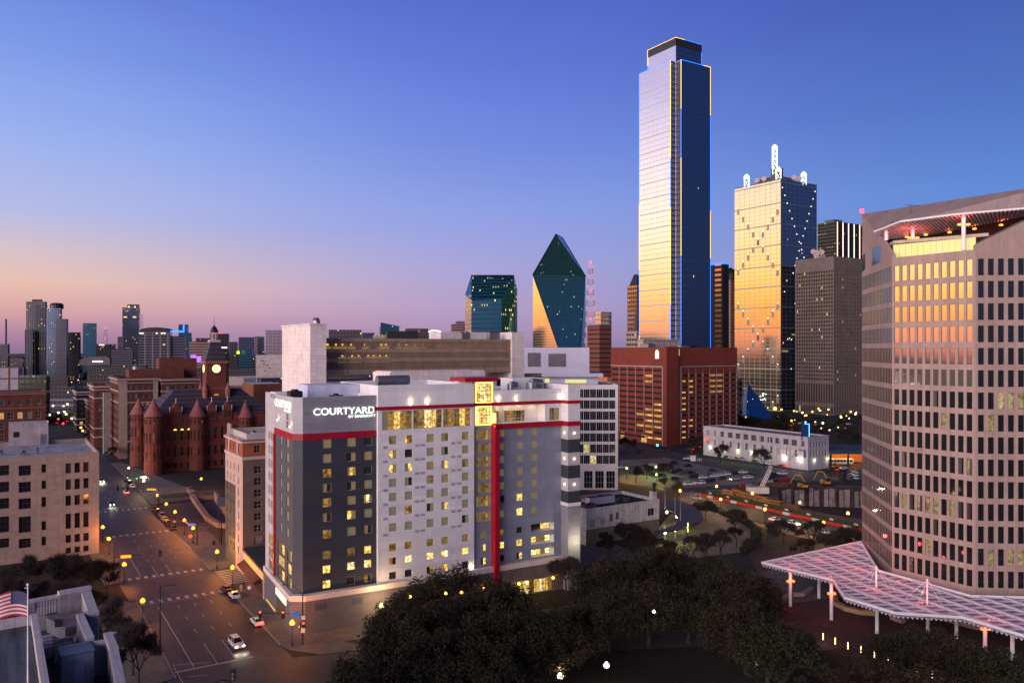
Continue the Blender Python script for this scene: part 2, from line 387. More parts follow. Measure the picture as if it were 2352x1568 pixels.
def inset(poly, w):
    n = len(poly); out = []
    for i in range(n):
        p0, p1, p2 = Vector(poly[i-1][:2]), Vector(poly[i][:2]), Vector(poly[(i+1) % n][:2])
        d1 = (p1-p0).normalized(); d2 = (p2-p1).normalized(); n1 = Vector((-d1.y, d1.x)); n2 = Vector((-d2.y, d2.x))
        k = 1+n1.dot(n2); out.append(p1+(n1+n2)*(w/max(k, .3)))
    return out
def gridpoly(pxl, pxc, pxr, Yc, du=None, dv=None, wl=None, wr=None):
    """rectangular plan from where its left end, near corner and right end stand in view"""
    du = du or u; dv = dv or v
    C = Vector(((pxc-CXV)/FV*Yc, Yc))
    a = wl if wl is not None else tdir(C, dv, pxl); b = wr if wr is not None else tdir(C, du, pxr)
    return [C, C+du*b, C+du*b+dv*a, C+dv*a]      # edge 0 = right face, edge 3 = left face
# ============================================================ ground
m_ground = mat('earth', (.014, .012, .014), .95, var=.5, scale=.03)
m_asph = mat('asphalt', (.028, .026, .032), .6, var=.5, scale=.1, bump=.15, spec=.5)
m_asph2 = mat('asphalt_worn', (.042, .039, .046), .7, var=.3, scale=.1, bump=.15)
m_walk = mat('pavement', (.13, .11, .105), .85, var=.25, scale=.3, joint=(1.5, 1.5, .03), jcol=(.6, .6, .6))
m_paint = mat('road_paint', (.42, .40, .38), .7, var=.35, scale=1.5)
m_grass = mat('winter_grass', (.035, .032, .014), .95, var=.5, scale=.5, bump=.3)
m_kerb = mat('kerb_stone', (.22, .2, .19), .8)
# ============================================================ shared materials
m_white = mat('white_render', (.76, .73, .75), .8, var=.06, scale=.2, joint=(6, 1.53, .03), jcol=(.82, .82, .82), streak=.05)
m_lgrey = mat('light_grey_render', (.25, .245, .28), .8, var=.08, scale=.3, joint=(6, 1.53, .03), jcol=(.8, .8, .8))
m_lgrey2 = mat('pale_grey_render', (.46, .44, .46), .8, var=.08, scale=.3, joint=(6, 1.53, .03), jcol=(.85, .85, .85))
m_dgrey = mat('dark_slate_render', (.040, .043, .060), .75, var=.1, scale=.3, joint=(6, 1.53, .03), jcol=(.7, .7, .7))
m_dgrey2 = mat('slate_render', (.075, .075, .09), .75, var=.1, scale=.3)
m_mgrey = mat('blue_grey_render', (.235, .25, .32), .8, var=.08, scale=.3, joint=(6, 1.53, .03), jcol=(.8, .8, .8))
m_red = mat('crimson_panel', (.33, .003, .018), .45, var=.06, scale=.4)
m_cream = mat('cream_stone', (.62, .52, .48), .8, var=.1)
m_base = mat('grey_base', (.135, .12, .14), .85, var=.12, scale=.3, joint=(4, 2, .03), jcol=(.8, .8, .8))
m_roofw = mat('white_roof', (.42, .43, .52), .8, var=.2, scale=.4)
m_roofd = mat('dark_roof', (.03, .03, .035), .9, var=.35, scale=.4)
m_roofg = mat('grey_roof', (.13, .13, .15), .9, var=.35, scale=.3)
m_metal = mat('metal_grey', (.3, .3, .32), .4, metal=.8, var=.1)
m_dmetal = mat('dark_metal', (.02, .018, .018), .5, metal=.3, var=.1)
m_wmetal = mat('white_metal', (.75, .72, .74), .45, var=.05)
w_frame = mat('window_frame', (.30, .26, .22), .5, var=.05)
w_cur = mat('drawn_curtain', (.22, .18, .10), .9, var=.2, scale=3, emit=(.5, .36, .15), es=.16)
w_dark = glass('dark_pane', (.10, .085, .08), .05, .6)
w_lit = room('lit_room', (1, .66, .16), 1.25)
w_amb = room('amber_room', (.55, .30, .04), .75)
w_dim = room('dim_amber_room', (.40, .25, .05), .45)
w_hot = room('bright_room', (1, .78, .34), 1.7)
w_green = mat('olive_curtain', (.13, .13, .08), .9, var=.2, scale=3, emit=(.30, .28, .16), es=.26)
HM = [w_frame, w_cur, w_dark, w_lit, w_amb, w_dim, w_hot, w_green]
def st(code, ft=.09, mx=0, mz=0):
    k = {'c': 1, 'd': 2, 'l': 3, 'a': 4, 'm': 5, 'h': 6, 'g': 7}
    return (tuple((1/len(code), k[q]) for q in code), ft, mx, mz)
def lamp_light(parent, loc, energy, colr, r=.15, spot=None, name='lamp_light'):
    l = bpy.data.lights.new(name, 'SPOT' if spot else 'POINT'); l.energy = energy; l.color = colr; l.shadow_soft_size = r
    o = bpy.data.objects.new(name, l); col.objects.link(o); o.parent = parent; o.location = Vector(loc)-wloc(parent)
    if spot:
        l.spot_size = R(spot[1]); l.spot_blend = .8; o.rotation_euler = Vector(spot[0]).to_track_quat('-Z', 'Y').to_euler()
    return o
# ============================================================ the hotel
hu = Vector((math.cos(R(29.7)), math.sin(R(29.7)))); hv = Vector((-hu.y, hu.x))
C2 = Vector((-42.85, 163.1)); C1 = C2+Vector((-2.05, .15)); L0 = C1+hv*24.9
hotel = empty('hotel', (C2.x, C2.y, 0), 'tall grey, white and slate hotel with crimson bands and lit white sign', 'hotel')
FF = Face(C2, C2+hu*80)                       # slate front plane
FL = Face(L0, C1); FC = Face(C1, C2)
def fpoly(t0, t1, out, back=24.9):
    a = FF.P+FF.d*t0+FF.n*out; b = FF.P+FF.d*t1+FF.n*out
    return [a, b, b+hv*(back+out), a+hv*(back+out)]
t_w = FF.t(870)-.5; t_g = FF.t(1085)
hw = []
rows_u = [39.37-3.06*i for i in range(6)]+[20.6]; rows_l = [16.2, 13.2, 10.1]
pat_dark = ['cccc c', '', '']
# slate front
cols = [(741.2, 761.2), (797.2, 817.2), (836.2, 854.8)]
P1 = [['c', 'c', 'ama', 'cd', 'aam', 'cd', 'am'], ['c', 'dc', 'cla', 'dc', 'c', 'lc', 'gc'], ['d', 'c', 'd', 'cg', 'ahm', 'g', 'cd']]
P1l = [['m', 'l', 'l'], ['m', 'h', 'd'], ['l', 'hl', 'ad']]
for (a, b), pu, pl in zip(cols, P1, P1l):
    ta, tb = FF.t(a), FF.t(b)
    for z, s_ in zip(rows_u, pu): hw.append((FF, ta, tb, z-1.85, z, .18, st(s_)))
    for z, s_ in zip(rows_l, pl): hw.append((FF, ta, tb-.15, z-1.7, z, .18, st(s_)))
wb = MB()
ZR0, ZR1, ZT = 39.4, 40.75, 48.2
hf = [(w[1], w[2], w[3], w[4]) for w in hw]
holed(wb, FF, 0, t_w, 7.8, ZR0, hf, .2, 0); holed(wb, FF, 0, t_w, ZR1, ZT, [], .2, 1)
holed(wb, FC, 0, FC.W, 7.8, ZR0, [], .2, 2); holed(wb, FC, 0, FC.W, ZR1, ZT, [], .2, 3)
# left flank
tl = FL.t(631.5)
hl = []
for z in rows_u:
    for a, b in ((616.8, 620.6), (622.4, 626)): hl.append((FL, FL.t(a), FL.t(b), z-1.85, z, .18, st('c')))
    for a, b in ((643.2, 647.6), (657.6, 663.6)): hl.append((FL, FL.t(a), FL.t(b), z-1.85, z, .18, st('c' if z != 24.07 else 'cl')))
for a, b in ((617.5, 628.5), (637.5, 653.5), (659.5, 669.5)):
    for i, z in enumerate((13.9, 11.1, 8.3)): hl.append((FL, FL.t(a), FL.t(b), z, z+2.35, .3, st(('am', 'am', 'ma')[i] if a < 630 else ('m' 'l', 'l', 'ml')[i], .07, 1)))
for i in range(3): hl.append((FL, FL.t(657.4), FL.t(662.4), 41.6+1.55*i, 43.0+1.55*i, .18, st('m')))
hfl = [(w[1], w[2], w[3], w[4]) for w in hl]
holed(wb, FL, 0, tl, 7.8, ZR1, hfl, .3, 3); holed(wb, FL, tl, FL.W, 7.8, ZR0, hfl, .3, 2)
holed(wb, FL, tl, FL.W, ZR0, ZR1, [], .3, 3) if False else None
holed(wb, FL, 0, FL.W, ZR1, ZT, hfl, .3, 3)
# back and far side
Bk = [C2+hu*t_w, C2+hu*t_w+hv*24.9, L0]
for a, b in zip(Bk, Bk[1:]): f = Face(a, b); wb.poly([f.at(0, 7.8), f.at(f.W, 7.8), f.at(f.W, ZT), f.at(0, ZT)], 0)
pol = [C1, C2, Bk[0], Bk[1], L0]; inn = inset(pol, .45)
for i in range(5):
    j = (i+1) % 5; a, b, c_, d_ = pol[i], pol[j], inn[j], inn[i]
    wb.poly([(a.x, a.y, ZT), (b.x, b.y, ZT), (c_.x, c_.y, ZT), (d_.x, d_.y, ZT)], 4)
    wb.poly([(d_.x, d_.y, ZT), (c_.x, c_.y, ZT), (c_.x, c_.y, ZT-1.1), (d_.x, d_.y, ZT-1.1)], 4)
wb.build('slate_wing', [m_dgrey, m_lgrey, m_dgrey2, m_lgrey2, m_white], hotel, uvrot=29.7)
rb = MB(); rb.poly([(p.x, p.y, ZT-1.1) for p in inn]); rb.build('roof', m_roofw, hotel)
# red bands: a wrapping belt standing 12 cm proud
def belt(pts, z0, z1, out=.14, name='red_band', m=m_red):
    mb = MB()
    for a, b in zip(pts, pts[1:]):
        f = Face(a, b); mb.obox(f.at(-.05, 0, out), f.d, f.W+.1, -f.n, out+.05, z0, z1)
    return mb.build(name, m, hotel)
mb = MB(); o_ = .14
lp = [FL.at(tl-.2, 0, 0), C1, C2, C2+hu*t_w]
pts = [Vector((p[0], p[1])) for p in lp]
outp = [pts[0]+FL.n*o_, C1+(FL.n+FC.n)*(o_/(1+FL.n.dot(FC.n))), C2+(FF.n+FC.n)*(o_/(1+FF.n.dot(FC.n))), pts[3]+FF.n*o_]
mb.prism(outp+[pts[3]-FF.n*.02, C2-(FF.n+FC.n)*.02, C1-(FL.n+FC.n)*.02, pts[0]-FL.n*.02], ZR0, ZR1)
mb.build('red_band', m_red, hotel)
mb = MB(); mb.obox(FL.at(tl-.55, 0, .35), FL.d, 1.3, -FL.n, .33, 0, ZR0); mb.build('red_fin', m_red, hotel)
# white wing
white_out = .9
FW = Face(C2+hu*t_w+FF.n*white_out, C2+hu*t_g+FF.n*white_out)
ww = []
wc = [(893.6, 911.6), (929.8, 947.6), (980.2, 997), (1013.8, 1030.2), (1061.2, 1077.2)]
PW = [['mg', 'lc', 'lc', 'g', 'g', 'g', 'g'], ['lam', 'd', 'gl', 'gd', 'g', 'am', 'g'], ['c', 'g', 'c', 'cm', 'g', 'dg', 'g'], ['cm', 'gd', 'cl', 'c', 'g', 'gl', 'g'], ['mc', 'g', 'mc', 'g', 'g', 'g', 'dg']]
PWl = [['m', 'ad', 'd'], ['ma', 'h', 'd'], ['m', 'hl', 'da'], ['m', 'lh', 'al'], ['m', 'l', 'd']]
for (a, b), pu, pl in zip(wc, PW, PWl):
    for z, s_ in zip(rows_u, pu): ww.append((FW, FW.t(a), FW.t(b), z-1.8, z, .18, st(s_)))
    for z, s_ in zip(rows_l, pl): ww.append((FW, FW.t(a), FW.t(b)-.12, z-1.6, z, .18, st(s_)))
gl0 = FW.t(877); gl1 = FW.t(1083); zg0, zg1 = 40.7, 44.75
for i in range(3):
    a = gl0+(gl1-gl0)*i/3+.12; b = gl0+(gl1-gl0)*(i+1)/3-.12
    ww.append((FW, a, b, zg0, zg1, .25, st(['galam', 'mahlm', 'mamla'][i], .1, 5, 3)))
p = fpoly(t_w, t_g, white_out); ZW = 50.3
shell(hotel, p, 6.9, ZW, m_white, m_roofw, ww, name='white_wing', parapet=1.3, uvrot=29.7)
# grey wing with terrace
g_out = .25
t_p = FF.t(1287.5)
FG = Face(C2+hu*t_g+FF.n*g_out, C2+hu*t_p+FF.n*g_out)
gw = []
def gcol(a, b, pu, pl):
    for z, s_ in zip(rows_u, pu):
        if s_: gw.append((FG, FG.t(a), FG.t(b), z-1.8, z, .18, st(s_)))
    for z, s_ in zip(rows_l, pl):
        if s_: gw.append((FG, FG.t(a), FG.t(b)-.1, z-1.6, z, .18, st(s_)))
gcol(1148.6, 1159.8, ['gm', 'cm', 'g', 'g', 'c', 'd', 'g'], ['m', 'l', 'd'])
gcol(1186.4, 1200.8, ['c', 'c', 'g', 'c', 'c', 'l', 'lh'], ['d', 'l', 'dl'])
gcol(1218.8, 1233.2, ['c', 'c', 'c', 'c', 'c', 'c', 'cg'], [None]*3)
gcol(1104.4, 1117.8, [None]*7, ['m', 'cl', 'dl'])
for z in rows_l: gw.append((FG, FG.t(1219.8), FG.t(1272.8), z-1.75, z+.15, 2.2, st({16.2: 'dddlh', 13.2: 'hlcmh', 10.1: 'lhlch'}[z], .05)))
for z in rows_u: gw.append((FG, FG.t(1093.8), FG.t(1127), z-2.15, z+.15, .18, st('mcmmac', .06, 5, 3)))
gl = emis('led_strip', (1, .62, .08), 3.2)
stair = [(FG, FG.t(1094), FG.t(1129), 45.9, 50.2, .25, st('lhhl', .12, 3, 4)), (FG, FG.t(1094), FG.t(1127), 40.9, 44.8, .25, st('hllh', .12, 3, 5))]
gw += stair
hg = [(w[1], w[2], w[3], w[4], w[5]) for w in gw]
ZG = 48.25; t1134 = FG.t(1133)
mb = MB()
ter0, ter1 = FG.t(1131), FG.t(1252); zt0, zt1 = 40.75, 44.9
tall = [h for h in hg if h[4] <= 1]; deep = [h for h in hg if h[4] > 1]
holed(mb, FG, 0, t1134, 6.9, 50.7, [h for h in hg if h[1] <= t1134+.1], .2, 0)
terh = (ter0+1.0, ter1, zt0, zt1)
holed(mb, FG, t1134, FG.W, 6.9, zt0-.02, [h for h in tall if h[0] > t1134-.2 and h[3] < zt0], .2, 0) if False else None
hol = [h[:4] for h in hg if h[1] > t1134+.1 and h[3] < zt0]
terh = (max(ter0, t1134+.3), ter1, zt0, zt1)
holed(mb, FG, t1134, FG.W, 6.9, 39.6, hol, .2, 0)
F2w = (FG.t(1262), FG.t(1285), 40.9, 43.9)
holed(mb, FG, t1134, FG.W, 39.6, ZG, [terh, F2w], .2, 1)
for h in deep: # garage openings: deep reveals
    holed(mb, FG, h[0], h[0], 0, 0, [], .2)
    for (a, b, c_, d_) in (h[:4],):
        mb.poly([FG.at(a, c_, -.2), FG.at(b, c_, -.2), FG.at(b, c_, -2.3), FG.at(a, c_, -2.3)], 1); mb.poly([FG.at(a, d_, -2.3), FG.at(b, d_, -2.3), FG.at(b, d_, -.2), FG.at(a, d_, -.2)], 1)
        mb.poly([FG.at(a, c_, -2.3), FG.at(a, d_, -2.3), FG.at(a, d_, -.2), FG.at(a, c_, -.2)], 1); mb.poly([FG.at(b, c_, -.2), FG.at(b, d_, -.2), FG.at(b, d_, -2.3), FG.at(b, c_, -2.3)], 1)
# terrace recess
a, b = terh[0], terh[1]
dpt = 3.2
mb.poly([FG.at(a, zt0, -.2), FG.at(b, zt0, -.2), FG.at(b, zt0, -dpt), FG.at(a, zt0, -dpt)], 1)
mb.poly([FG.at(a, zt1, -dpt), FG.at(b, zt1, -dpt), FG.at(b, zt1, -.2), FG.at(a, zt1, -.2)], 1)
mb.poly([FG.at(a, zt0, -dpt), FG.at(b, zt0, -dpt), FG.at(b, zt1, -dpt), FG.at(a, zt1, -dpt)], 1)
mb.poly([FG.at(a, zt0, -dpt), FG.at(a, zt1, -dpt), FG.at(a, zt1, -.2), FG.at(a, zt0, -.2)], 1)
mb.poly([FG.at(b, zt0, -.2), FG.at(b, zt1, -.2), FG.at(b, zt1, -dpt), FG.at(b, zt0, -dpt)], 1)
pg = fpoly(t_g, t_p, g_out)
for i in (1, 2, 3):
    f = Face(pg[i], pg[(i+1) % 4]); mb.poly([f.at(0, 6.9), f.at(f.W, 6.9), f.at(f.W, ZG), f.at(0, ZG)], 1)
f0 = FG.at(t1134, 0); mb.prism([f0-Vector((0, 0, 0)), f0+Vector((*(hv*.5), 0)), FG.at(0, 0)+Vector((*(hv*.5), 0)), FG.at(0, 0)+Vector((*(hv*.02), 0))], ZG, 50.7, 1) if False else None
mb.obox(FG.at(0, 0, -.5), FG.d, t1134, -FG.n, 9, 46, 50.7, 1)
for p_, q_ in ((0, 1),):
    mb.obox(FG.at(t1134, 0, -.01), FG.d, FG.W-t1134, -FG.n, .4, ZG-.02, ZG+.3, 1)
mb.build('grey_wing', [m_mgrey, m_white], hotel, uvrot=29.7)
rb = MB(); rb.poly([(q.x, q.y, ZG-.8) for q in inset(pg, .05)]); rb.build('roof', m_roofw, hotel)
put_windows(hotel, [w for w in hw+hl+ww+gw+[(FG, *F2w, .18, st('mc', .08, 3, 2))]], HM, cap=100)
# terrace glazing, railing
for a_, b_ in ((1131, 1158), (1171, 1218)):
    fa, fb = FG.t(a_)+.2, FG.t(b_)+.2
    o = win_mb(fb-fa, 2.6, st('mamdm', .09, 6, 1)).build('terrace_glazing', HM, None); o.parent = hotel; o.location = FG.at(fa, zt0+.1, -dpt+.12)-wloc(hotel); o.rotation_euler = (0, 0, FG.ang)
mb = MB()
mb.obox(FG.at(a, 0, -.35), FG.d, b-a, -FG.n, .05, zt0+1.1, zt0+1.16)
for i in range(16): q = FG.at(a+(b-a)*i/15, 0, -.35); mb.obox(q, FG.d, .05, -FG.n, .05, zt0, zt0+1.1)
mb.build('railing', m_wmetal, hotel)
for k_ in (0.15, .38, .6, .85): lamp_light(hotel, FG.at(a+(b-a)*k_, zt1-.5, -1.8), 60, (1, .72, .35), .2)
# belts on white and grey wings
mb = MB()
mb.obox(FW.at(-.9, 0, .25), FW.d, FW.W+.9, -FW.n, .24, 45.0, 45.75); mb.build('red_band', m_red, hotel)
mb = MB(); mb.obox(FG.at(0.02, 0, .25), FG.d, FG.W-.02, -FG.n, .24, 45.0, 45.75); mb.build('red_band', m_red, hotel)
PA = FG.at(t_p-t_g, 0); 
mb = MB(); mb.obox(FG.at(FG.t(1139), 0, .6), FG.d, FG.t(1265)-FG.t(1139), -FG.n, .59, 39.6, 40.72)
mb.obox(FG.at(FG.t(1265), 0, 1.0), FG.d, FG.W-FG.t(1265)-.02, -FG.n, .99, 39.6, 40.72); mb.build('red_band', m_red, hotel)
ta = FG.t(1128.2); Pa = FG.P+FG.d*ta; q = tdir(Pa, FG.n, 1137.8); Pc = Pa+FG.n*q; w_ = tdir(Pc, FG.d, 1147.8)
mb = MB(); mb.obox(Pc, FG.d, w_, -FG.n, q-.01, 0, 39.6-.003); mb.obox(Pc, FG.d, w_-.9, -FG.n, q-.01, 39.6-.003, 40.9); mb.build('red_fin', m_red, hotel)
# red cap slab and lit glazed boxes
mb = MB(); mb.obox(FG.at(FG.t(1062), 0, 1.4), FG.d, FG.t(1139)-FG.t(1062), -FG.n, 8, 50.72, 51.6); mb.build('red_cap', m_red, hotel)
for (a_, b_, c_, d_) in [(s_[1], s_[2], s_[3], s_[4]) for s_ in stair]:
    mb = MB(); w2 = .28
    for x0, x1, z0, z1 in ((a_-w2, b_+w2, c_-w2, c_), (a_-w2, b_+w2, d_, d_+w2), (a_-w2, a_, c_, d_), (b_, b_+w2, c_, d_)):
        mb.obox(FG.at(x0, 0, .13), FG.d, x1-x0, -FG.n, .12, z0, z1)
    mb.build('light_strip', gl, hotel)
lamp_light(hotel, FG.at(FG.t(1128), 40.4, 1.6), 30, (1, .45, .1), .2)
mb = MB(); mb.obox(FG.at(FG.t(1129.5), 0, .5), FG.d, .9, -FG.n, .45, 41.0, 43.3); mb.build('light_box', emis('light_box', (1, .75, .25), 1.3), hotel)
# corner pier with stripes
Pa = Vector(FG.at(FG.W, 0)[:2]); q = tdir(Pa, FG.n, 1304.8); Pc = Pa+FG.n*q; w_ = tdir(Pc, hu, 1332.6)
zz = [0, 20.3, 21.1, 23.9, 27.0, 30.1, 33.2, 36.4, 39.6, 40.72, 45.0, 45.75, 49.6]
zm = [0, 3, 1, 2, 1, 2, 1, 2, 4, 3, 4, 3]
mb = MB()
for (z0, z1), k in zip(zip(zz, zz[1:]), zm):
    o_ = .12 if k == 4 or z0 == 20.3 else 0
    mb.obox(Pc-hu*o_-hv*o_, hu, w_+2*o_, hv, 11, z0, z1, k)
mb.build('corner_pier', [m_lgrey, m_dgrey, m_lgrey2, m_white, m_red], hotel, uvrot=29.7)
glb = emis('round_lamp', (1, .82, .5), 6)
pier_l = Face(Pa, Pc); pier_f = Face(Pc, Pc+hu*w_)
for z in (37.9, 31.7, 25.5):
    for F_, t_ in ((pier_l, pier_l.W*.5), (pier_f, pier_f.W*.5)):
        mb = MB(); mb.tube(F_.at(t_, z, 0), F_.at(t_, z, .15), .22, n=12); o = mb.build('wall_lamp', glb, hotel); lamp_light(o, F_.at(t_, z, .5), 9, (1, .75, .45), .1)
# base, cornice
bo = 1.25
bp = [C1+(FL.n*.25), C2+FF.n*bo+Vector((.35, 0)), C2+hu*(t_p)+FF.n*bo, C2+hu*t_p+hv*24, L0+FL.n*.25]
bp = [C1+FL.n*.25+FC.n*.9, C2+FF.n*bo+hu*.2, C2+hu*t_p+FF.n*bo, C2+hu*t_p+hv*24, L0+FL.n*.25]
eL = Face(bp[4], bp[0]); eF = Face(bp[1], bp[2])
mb = MB(); ent = (eL.t(634.5), eL.t(656), 0.05, 4.6)
bar = (eF.t(1186), eF.t(1270), .2, 4.0)
holed(mb, eL, 0, eL.W, 0, 6.78, [ent], 2.5); holed(mb, eF, 0, eF.W, 0, 6.78, [bar], 2.5)
for i in (0, 2, 3): f = Face(bp[i], bp[(i+1) % 5]); mb.poly([f.at(0, 0), f.at(f.W, 0), f.at(f.W, 6.78), f.at(0, 6.78)])
mb.build('base', m_base, hotel, uvrot=29.7)
mb = MB(); mb.prism([p_ for p_ in inset(bp, -.22)], 6.782, 7.95); mb.build('cornice', m_cream, hotel)
mb = MB(); mb.poly([eL.at(ent[0], ent[2], -2.5), eL.at(ent[1], ent[2], -2.5), eL.at(ent[1], ent[3], -2.5), eL.at(ent[0], ent[3], -2.5)])
mb.build('entrance', emis('entrance_glow', (1, .62, .12), .8), hotel)
lamp_light(hotel, eL.at((ent[0]+ent[1])/2, 4.0, 1.2), 130, (1, .78, .3), .3)
mb = MB(); mb.obox(eL.at(ent[0], 0, .12), eL.d, ent[1]-ent[0]+.6, -eL.n, .11, 4.9, 6.3); mb.build('lit_plaque', emis('plaque', (1, .85, .5), 1.6), hotel)
mb = MB(); mb.obox(eL.at(ent[0]+.1, 0, 2.2), eL.d, ent[1]-ent[0]-.2, -eL.n, .12, 3.9, 4.1); mb.build('handrail', emis('yellow_rail', (1, .75, .05), .6), hotel)
# restaurant front and its awning-like canopy
sf = win_mb(bar[1]-bar[0], bar[3]-bar[2], st('alhmlhla', .12, 10, 1)).build('shop_window', HM, None); sf.parent = hotel; sf.location = eF.at(bar[0], bar[2], -.4)-wloc(hotel); sf.rotation_euler = (0, 0, eF.ang)
mb = MB(); x0, x1 = eF.t(1177), eF.t(1275)
a3, b3 = eF.at(x0, 6.2, .02), eF.at(x1, 6.2, .02)
mb.hull([eF.at(x0, 6.4, .02), eF.at(x1, 6.4, .02), eF.at(x0, 4.4, 1.9), eF.at(x1, 4.4, 1.9), eF.at(x0, 4.1, 1.9), eF.at(x1, 4.1, 1.9), eF.at(x0, 4.1, .02), eF.at(x1, 4.1, .02)])
mb.build('awning', mat('awning_brown', (.13, .09, .08), .8), hotel)
for x in (1181, 1199, 1259):
    mb = MB(); mb.lathe(eF.at(eF.t(x), 3.55, 2.2), [(.1, 0), (.26, .15), (.3, .32), (.2, .52), (.05, .6)], 8); o = mb.build('wall_lamp', emis('lamp_amber', (1, .55, .08), 9), hotel)
    lamp_light(o, eF.at(eF.t(x), 3.4, 2.7), 110, (1, .6, .15), .2)
# vents on the base, grilles on the white wing
dk = mat('vent_grille', (.07, .07, .11), .8)
for x0, x1, y0 in ((724, 751, 1387), (808, 833, 1374)):
    a_, b_ = eF.t(x0), eF.t(x1); z = eF.z(x0, y0); mb = MB(); mb.obox(eF.at(a_, 0, .03), eF.d, b_-a_, -eF.n, .03, z-1.3, z); mb.build('vent', dk, hotel)
gm = mat('vent_pale', (.34, .32, .35), .8)
mb0 = None
for z in rows_u:
    for x in (880, 953, 966, 1036, 1050):
        a_ = FW.t(x); mb = MB(); mb.obox(FW.at(a_, 0, .03), FW.d, 1.05, -FW.n, .03, z-2.65, z-2.1); mb.build('vent', gm, hotel)
# up-lights on the parapets
for F_, x, z in ((FW, 943, 46.0), (FW, 981, 46.0), (FG, 1144, 46.0), (FG, 1185, 46.0), (FL, 640.5, 42.6), (FL, 669.5, 42.0), (FG, 1285, 46.0)):
    t_ = F_.t(x); mb = MB(); mb.lathe(F_.at(t_, z, .35), [(.08, -.15), (.2, 0), (.2, .25), (.1, .3)], 8)
    o = mb.build('wall_lamp', emis('uplight', (1, .85, .5), 3), hotel); lamp_light(o, F_.at(t_, z+.75, .5), 26, (1, .76, .42), .12)
t_ = FW.t(1083); o = MB(); o.lathe(FW.at(t_, 8.2, .5), [(.1, 0), (.2, .1), (.2, .3)], 8); o = o.build('wall_lamp', emis('uplight', (1, .85, .5), 3), hotel)
lamp_light(o, FW.at(t_, 8.8, .5), 60, (1, .8, .45), .15)
lamp_light(hotel, pier_f.at(2, 12.0, 2.6), 800, (1, .85, .5), .3)
# rooftop plant
def plant(P, d, l, w, z0, z1, m, name='rooftop_unit', par=hotel, extra=True):
    mb = MB(); e = Vector((-d.y, d.x)); mb.obox(P, d, l, e, w, z0, z1, 0)
    if extra:
        mb.obox(Vector(P)+d*.15+e*.15, d, l-.3, e, w-.3, z1, z1+.12, 1); c_ = Vector(P)+d*(l/2)+e*(w/2); mb.lathe((c_.x, c_.y, z1+.12), [(min(l, w)*.3, 0), (min(l, w)*.3, .3), (min(l, w)*.22, .35)], 10, 1)
    return mb.build(name, [m, m_dmetal], par)
P0 = C2+hv*3; plant(C2+hv*6-hu*1, hu, 2.6, 3, ZT-1.1, ZT+.9, m_dmetal); plant(C2+hu*7+hv*4, hu, 3, 2, ZT-1.1, ZT-.1, m_metal); plant(C1+hv*15, hu, 5, 5, ZT-1.1, ZT+.3, m_white, extra=False)
mb = MB(); mb.obox(C2+hu*4+hv*11, hu, t_w-4.2, hv, 8, ZT-1.1, 50.2); mb.build('penthouse', mat('pale_blue_render', (.52, .54, .68), .8), hotel)
mb = MB(); mb.tube(FW.at(.8, 51.3, -3), FW.at(8.2, 51.3, -3), 1.05, n=14); mb.build('duct', m_metal, hotel)
for x, z, r_ in ((1192, 49.3, .8), (1240, 49.5, 1.3)):
    P_ = FG.at(FG.t(x), 48, -4); mb = MB(); mb.tube(P_, P_+Vector((0, 0, z-48+.5)), r_, n=14); mb.tube(P_+Vector((0, 0, z-47.5)), P_+Vector((*(hu*r_*2.2), z-48+.2)), r_*.8, n=12); mb.build('exhaust_fan', m_metal, hotel)
plant(Vector(FG.at(FG.t(1206), 0, -6)[:2]), hu, 9, 6, ZG-.8, 51.0, m_white, extra=False, name='plant_room')
# lettering
def letters(F, txt, t0, z0, h, width, name, out=.12, depth=.12, m=None, thick=0.0):
    cu = bpy.data.curves.new(name, 'FONT'); cu.body = txt; cu.size = 1; cu.extrude = .06; cu.offset = thick
    tmp = bpy.data.objects.new(name, cu); col.objects.link(tmp); dg = bpy.context.evaluated_depsgraph_get()
    me = bpy.data.meshes.new_from_object(tmp.evaluated_get(dg)); bpy.data.objects.remove(tmp)
    xs = [q.co.x for q in me.vertices]; ys = [q.co.y for q in me.vertices]
    sx_, sy_ = width/(max(xs)-min(xs)), h/(max(ys)-min(ys)); x0, y0 = min(xs), min(ys)
    for q in me.vertices:
        x, y, z = q.co; q.co = ((x-x0)*sx_, -z*depth/.06, (y-y0)*sy_)
    me.materials.clear(); me.materials.append(m); me.update()
    return me
def sign(F, txt, t0, z0, h, width, parent, m, name='sign_lettering', out=.15, thick=0.0, depth=.1):
    me = letters(F, txt, t0, z0, h, width, name, m=m, thick=thick, depth=depth)
    o = bpy.data.objects.new(name, me); col.objects.link(o); o.parent = parent; o.location = F.at(t0, z0, out)-wloc(parent); o.rotation_euler = (0, 0, F.ang); return o
lw = emis('white_letters', (.95, 1, .93), 1.15)
# 705..1890 of the enlarged crop at 0.12 per unit
def cx(x): return 635.1+x*.12
def cy(y): return 882+y*.12
a_, b_ = FF.t(cx(705)), FF.t(cx(1893)); zb = FF.z(cx(760), cy(597)); zt = FF.z(cx(760), cy(462))
sign(FF, 'COURTYARD', a_, zb, zt-zb, (b_-a_)*.985, hotel, lw, thick=.012)
a2 = FF.t(cx(1378)); z2 = FF.z(cx(1410), cy(640)); z3 = FF.z(cx(1410), cy(592))
sign(FF, 'BY MARRIOTT', a2, z2, (z3-z2), b_-a2, hotel, lw, thick=.012)
a_, b_ = FL.t(633), FL.t(669.5); sign(FL, 'COURTYARD', a_, 45.6, 1.6, b_-a_, hotel, lw, thick=-.004, depth=.03)
a2 = FL.t(655); sign(FL, 'BY MARRIOTT', a2, 44.9, .5, b_-a2, hotel, lw, depth=.03)
mb = MB(); mb.obox(FL.at(1.0, 0, .02), FL.d, .01, -FL.n, .01, 41, 41.01)
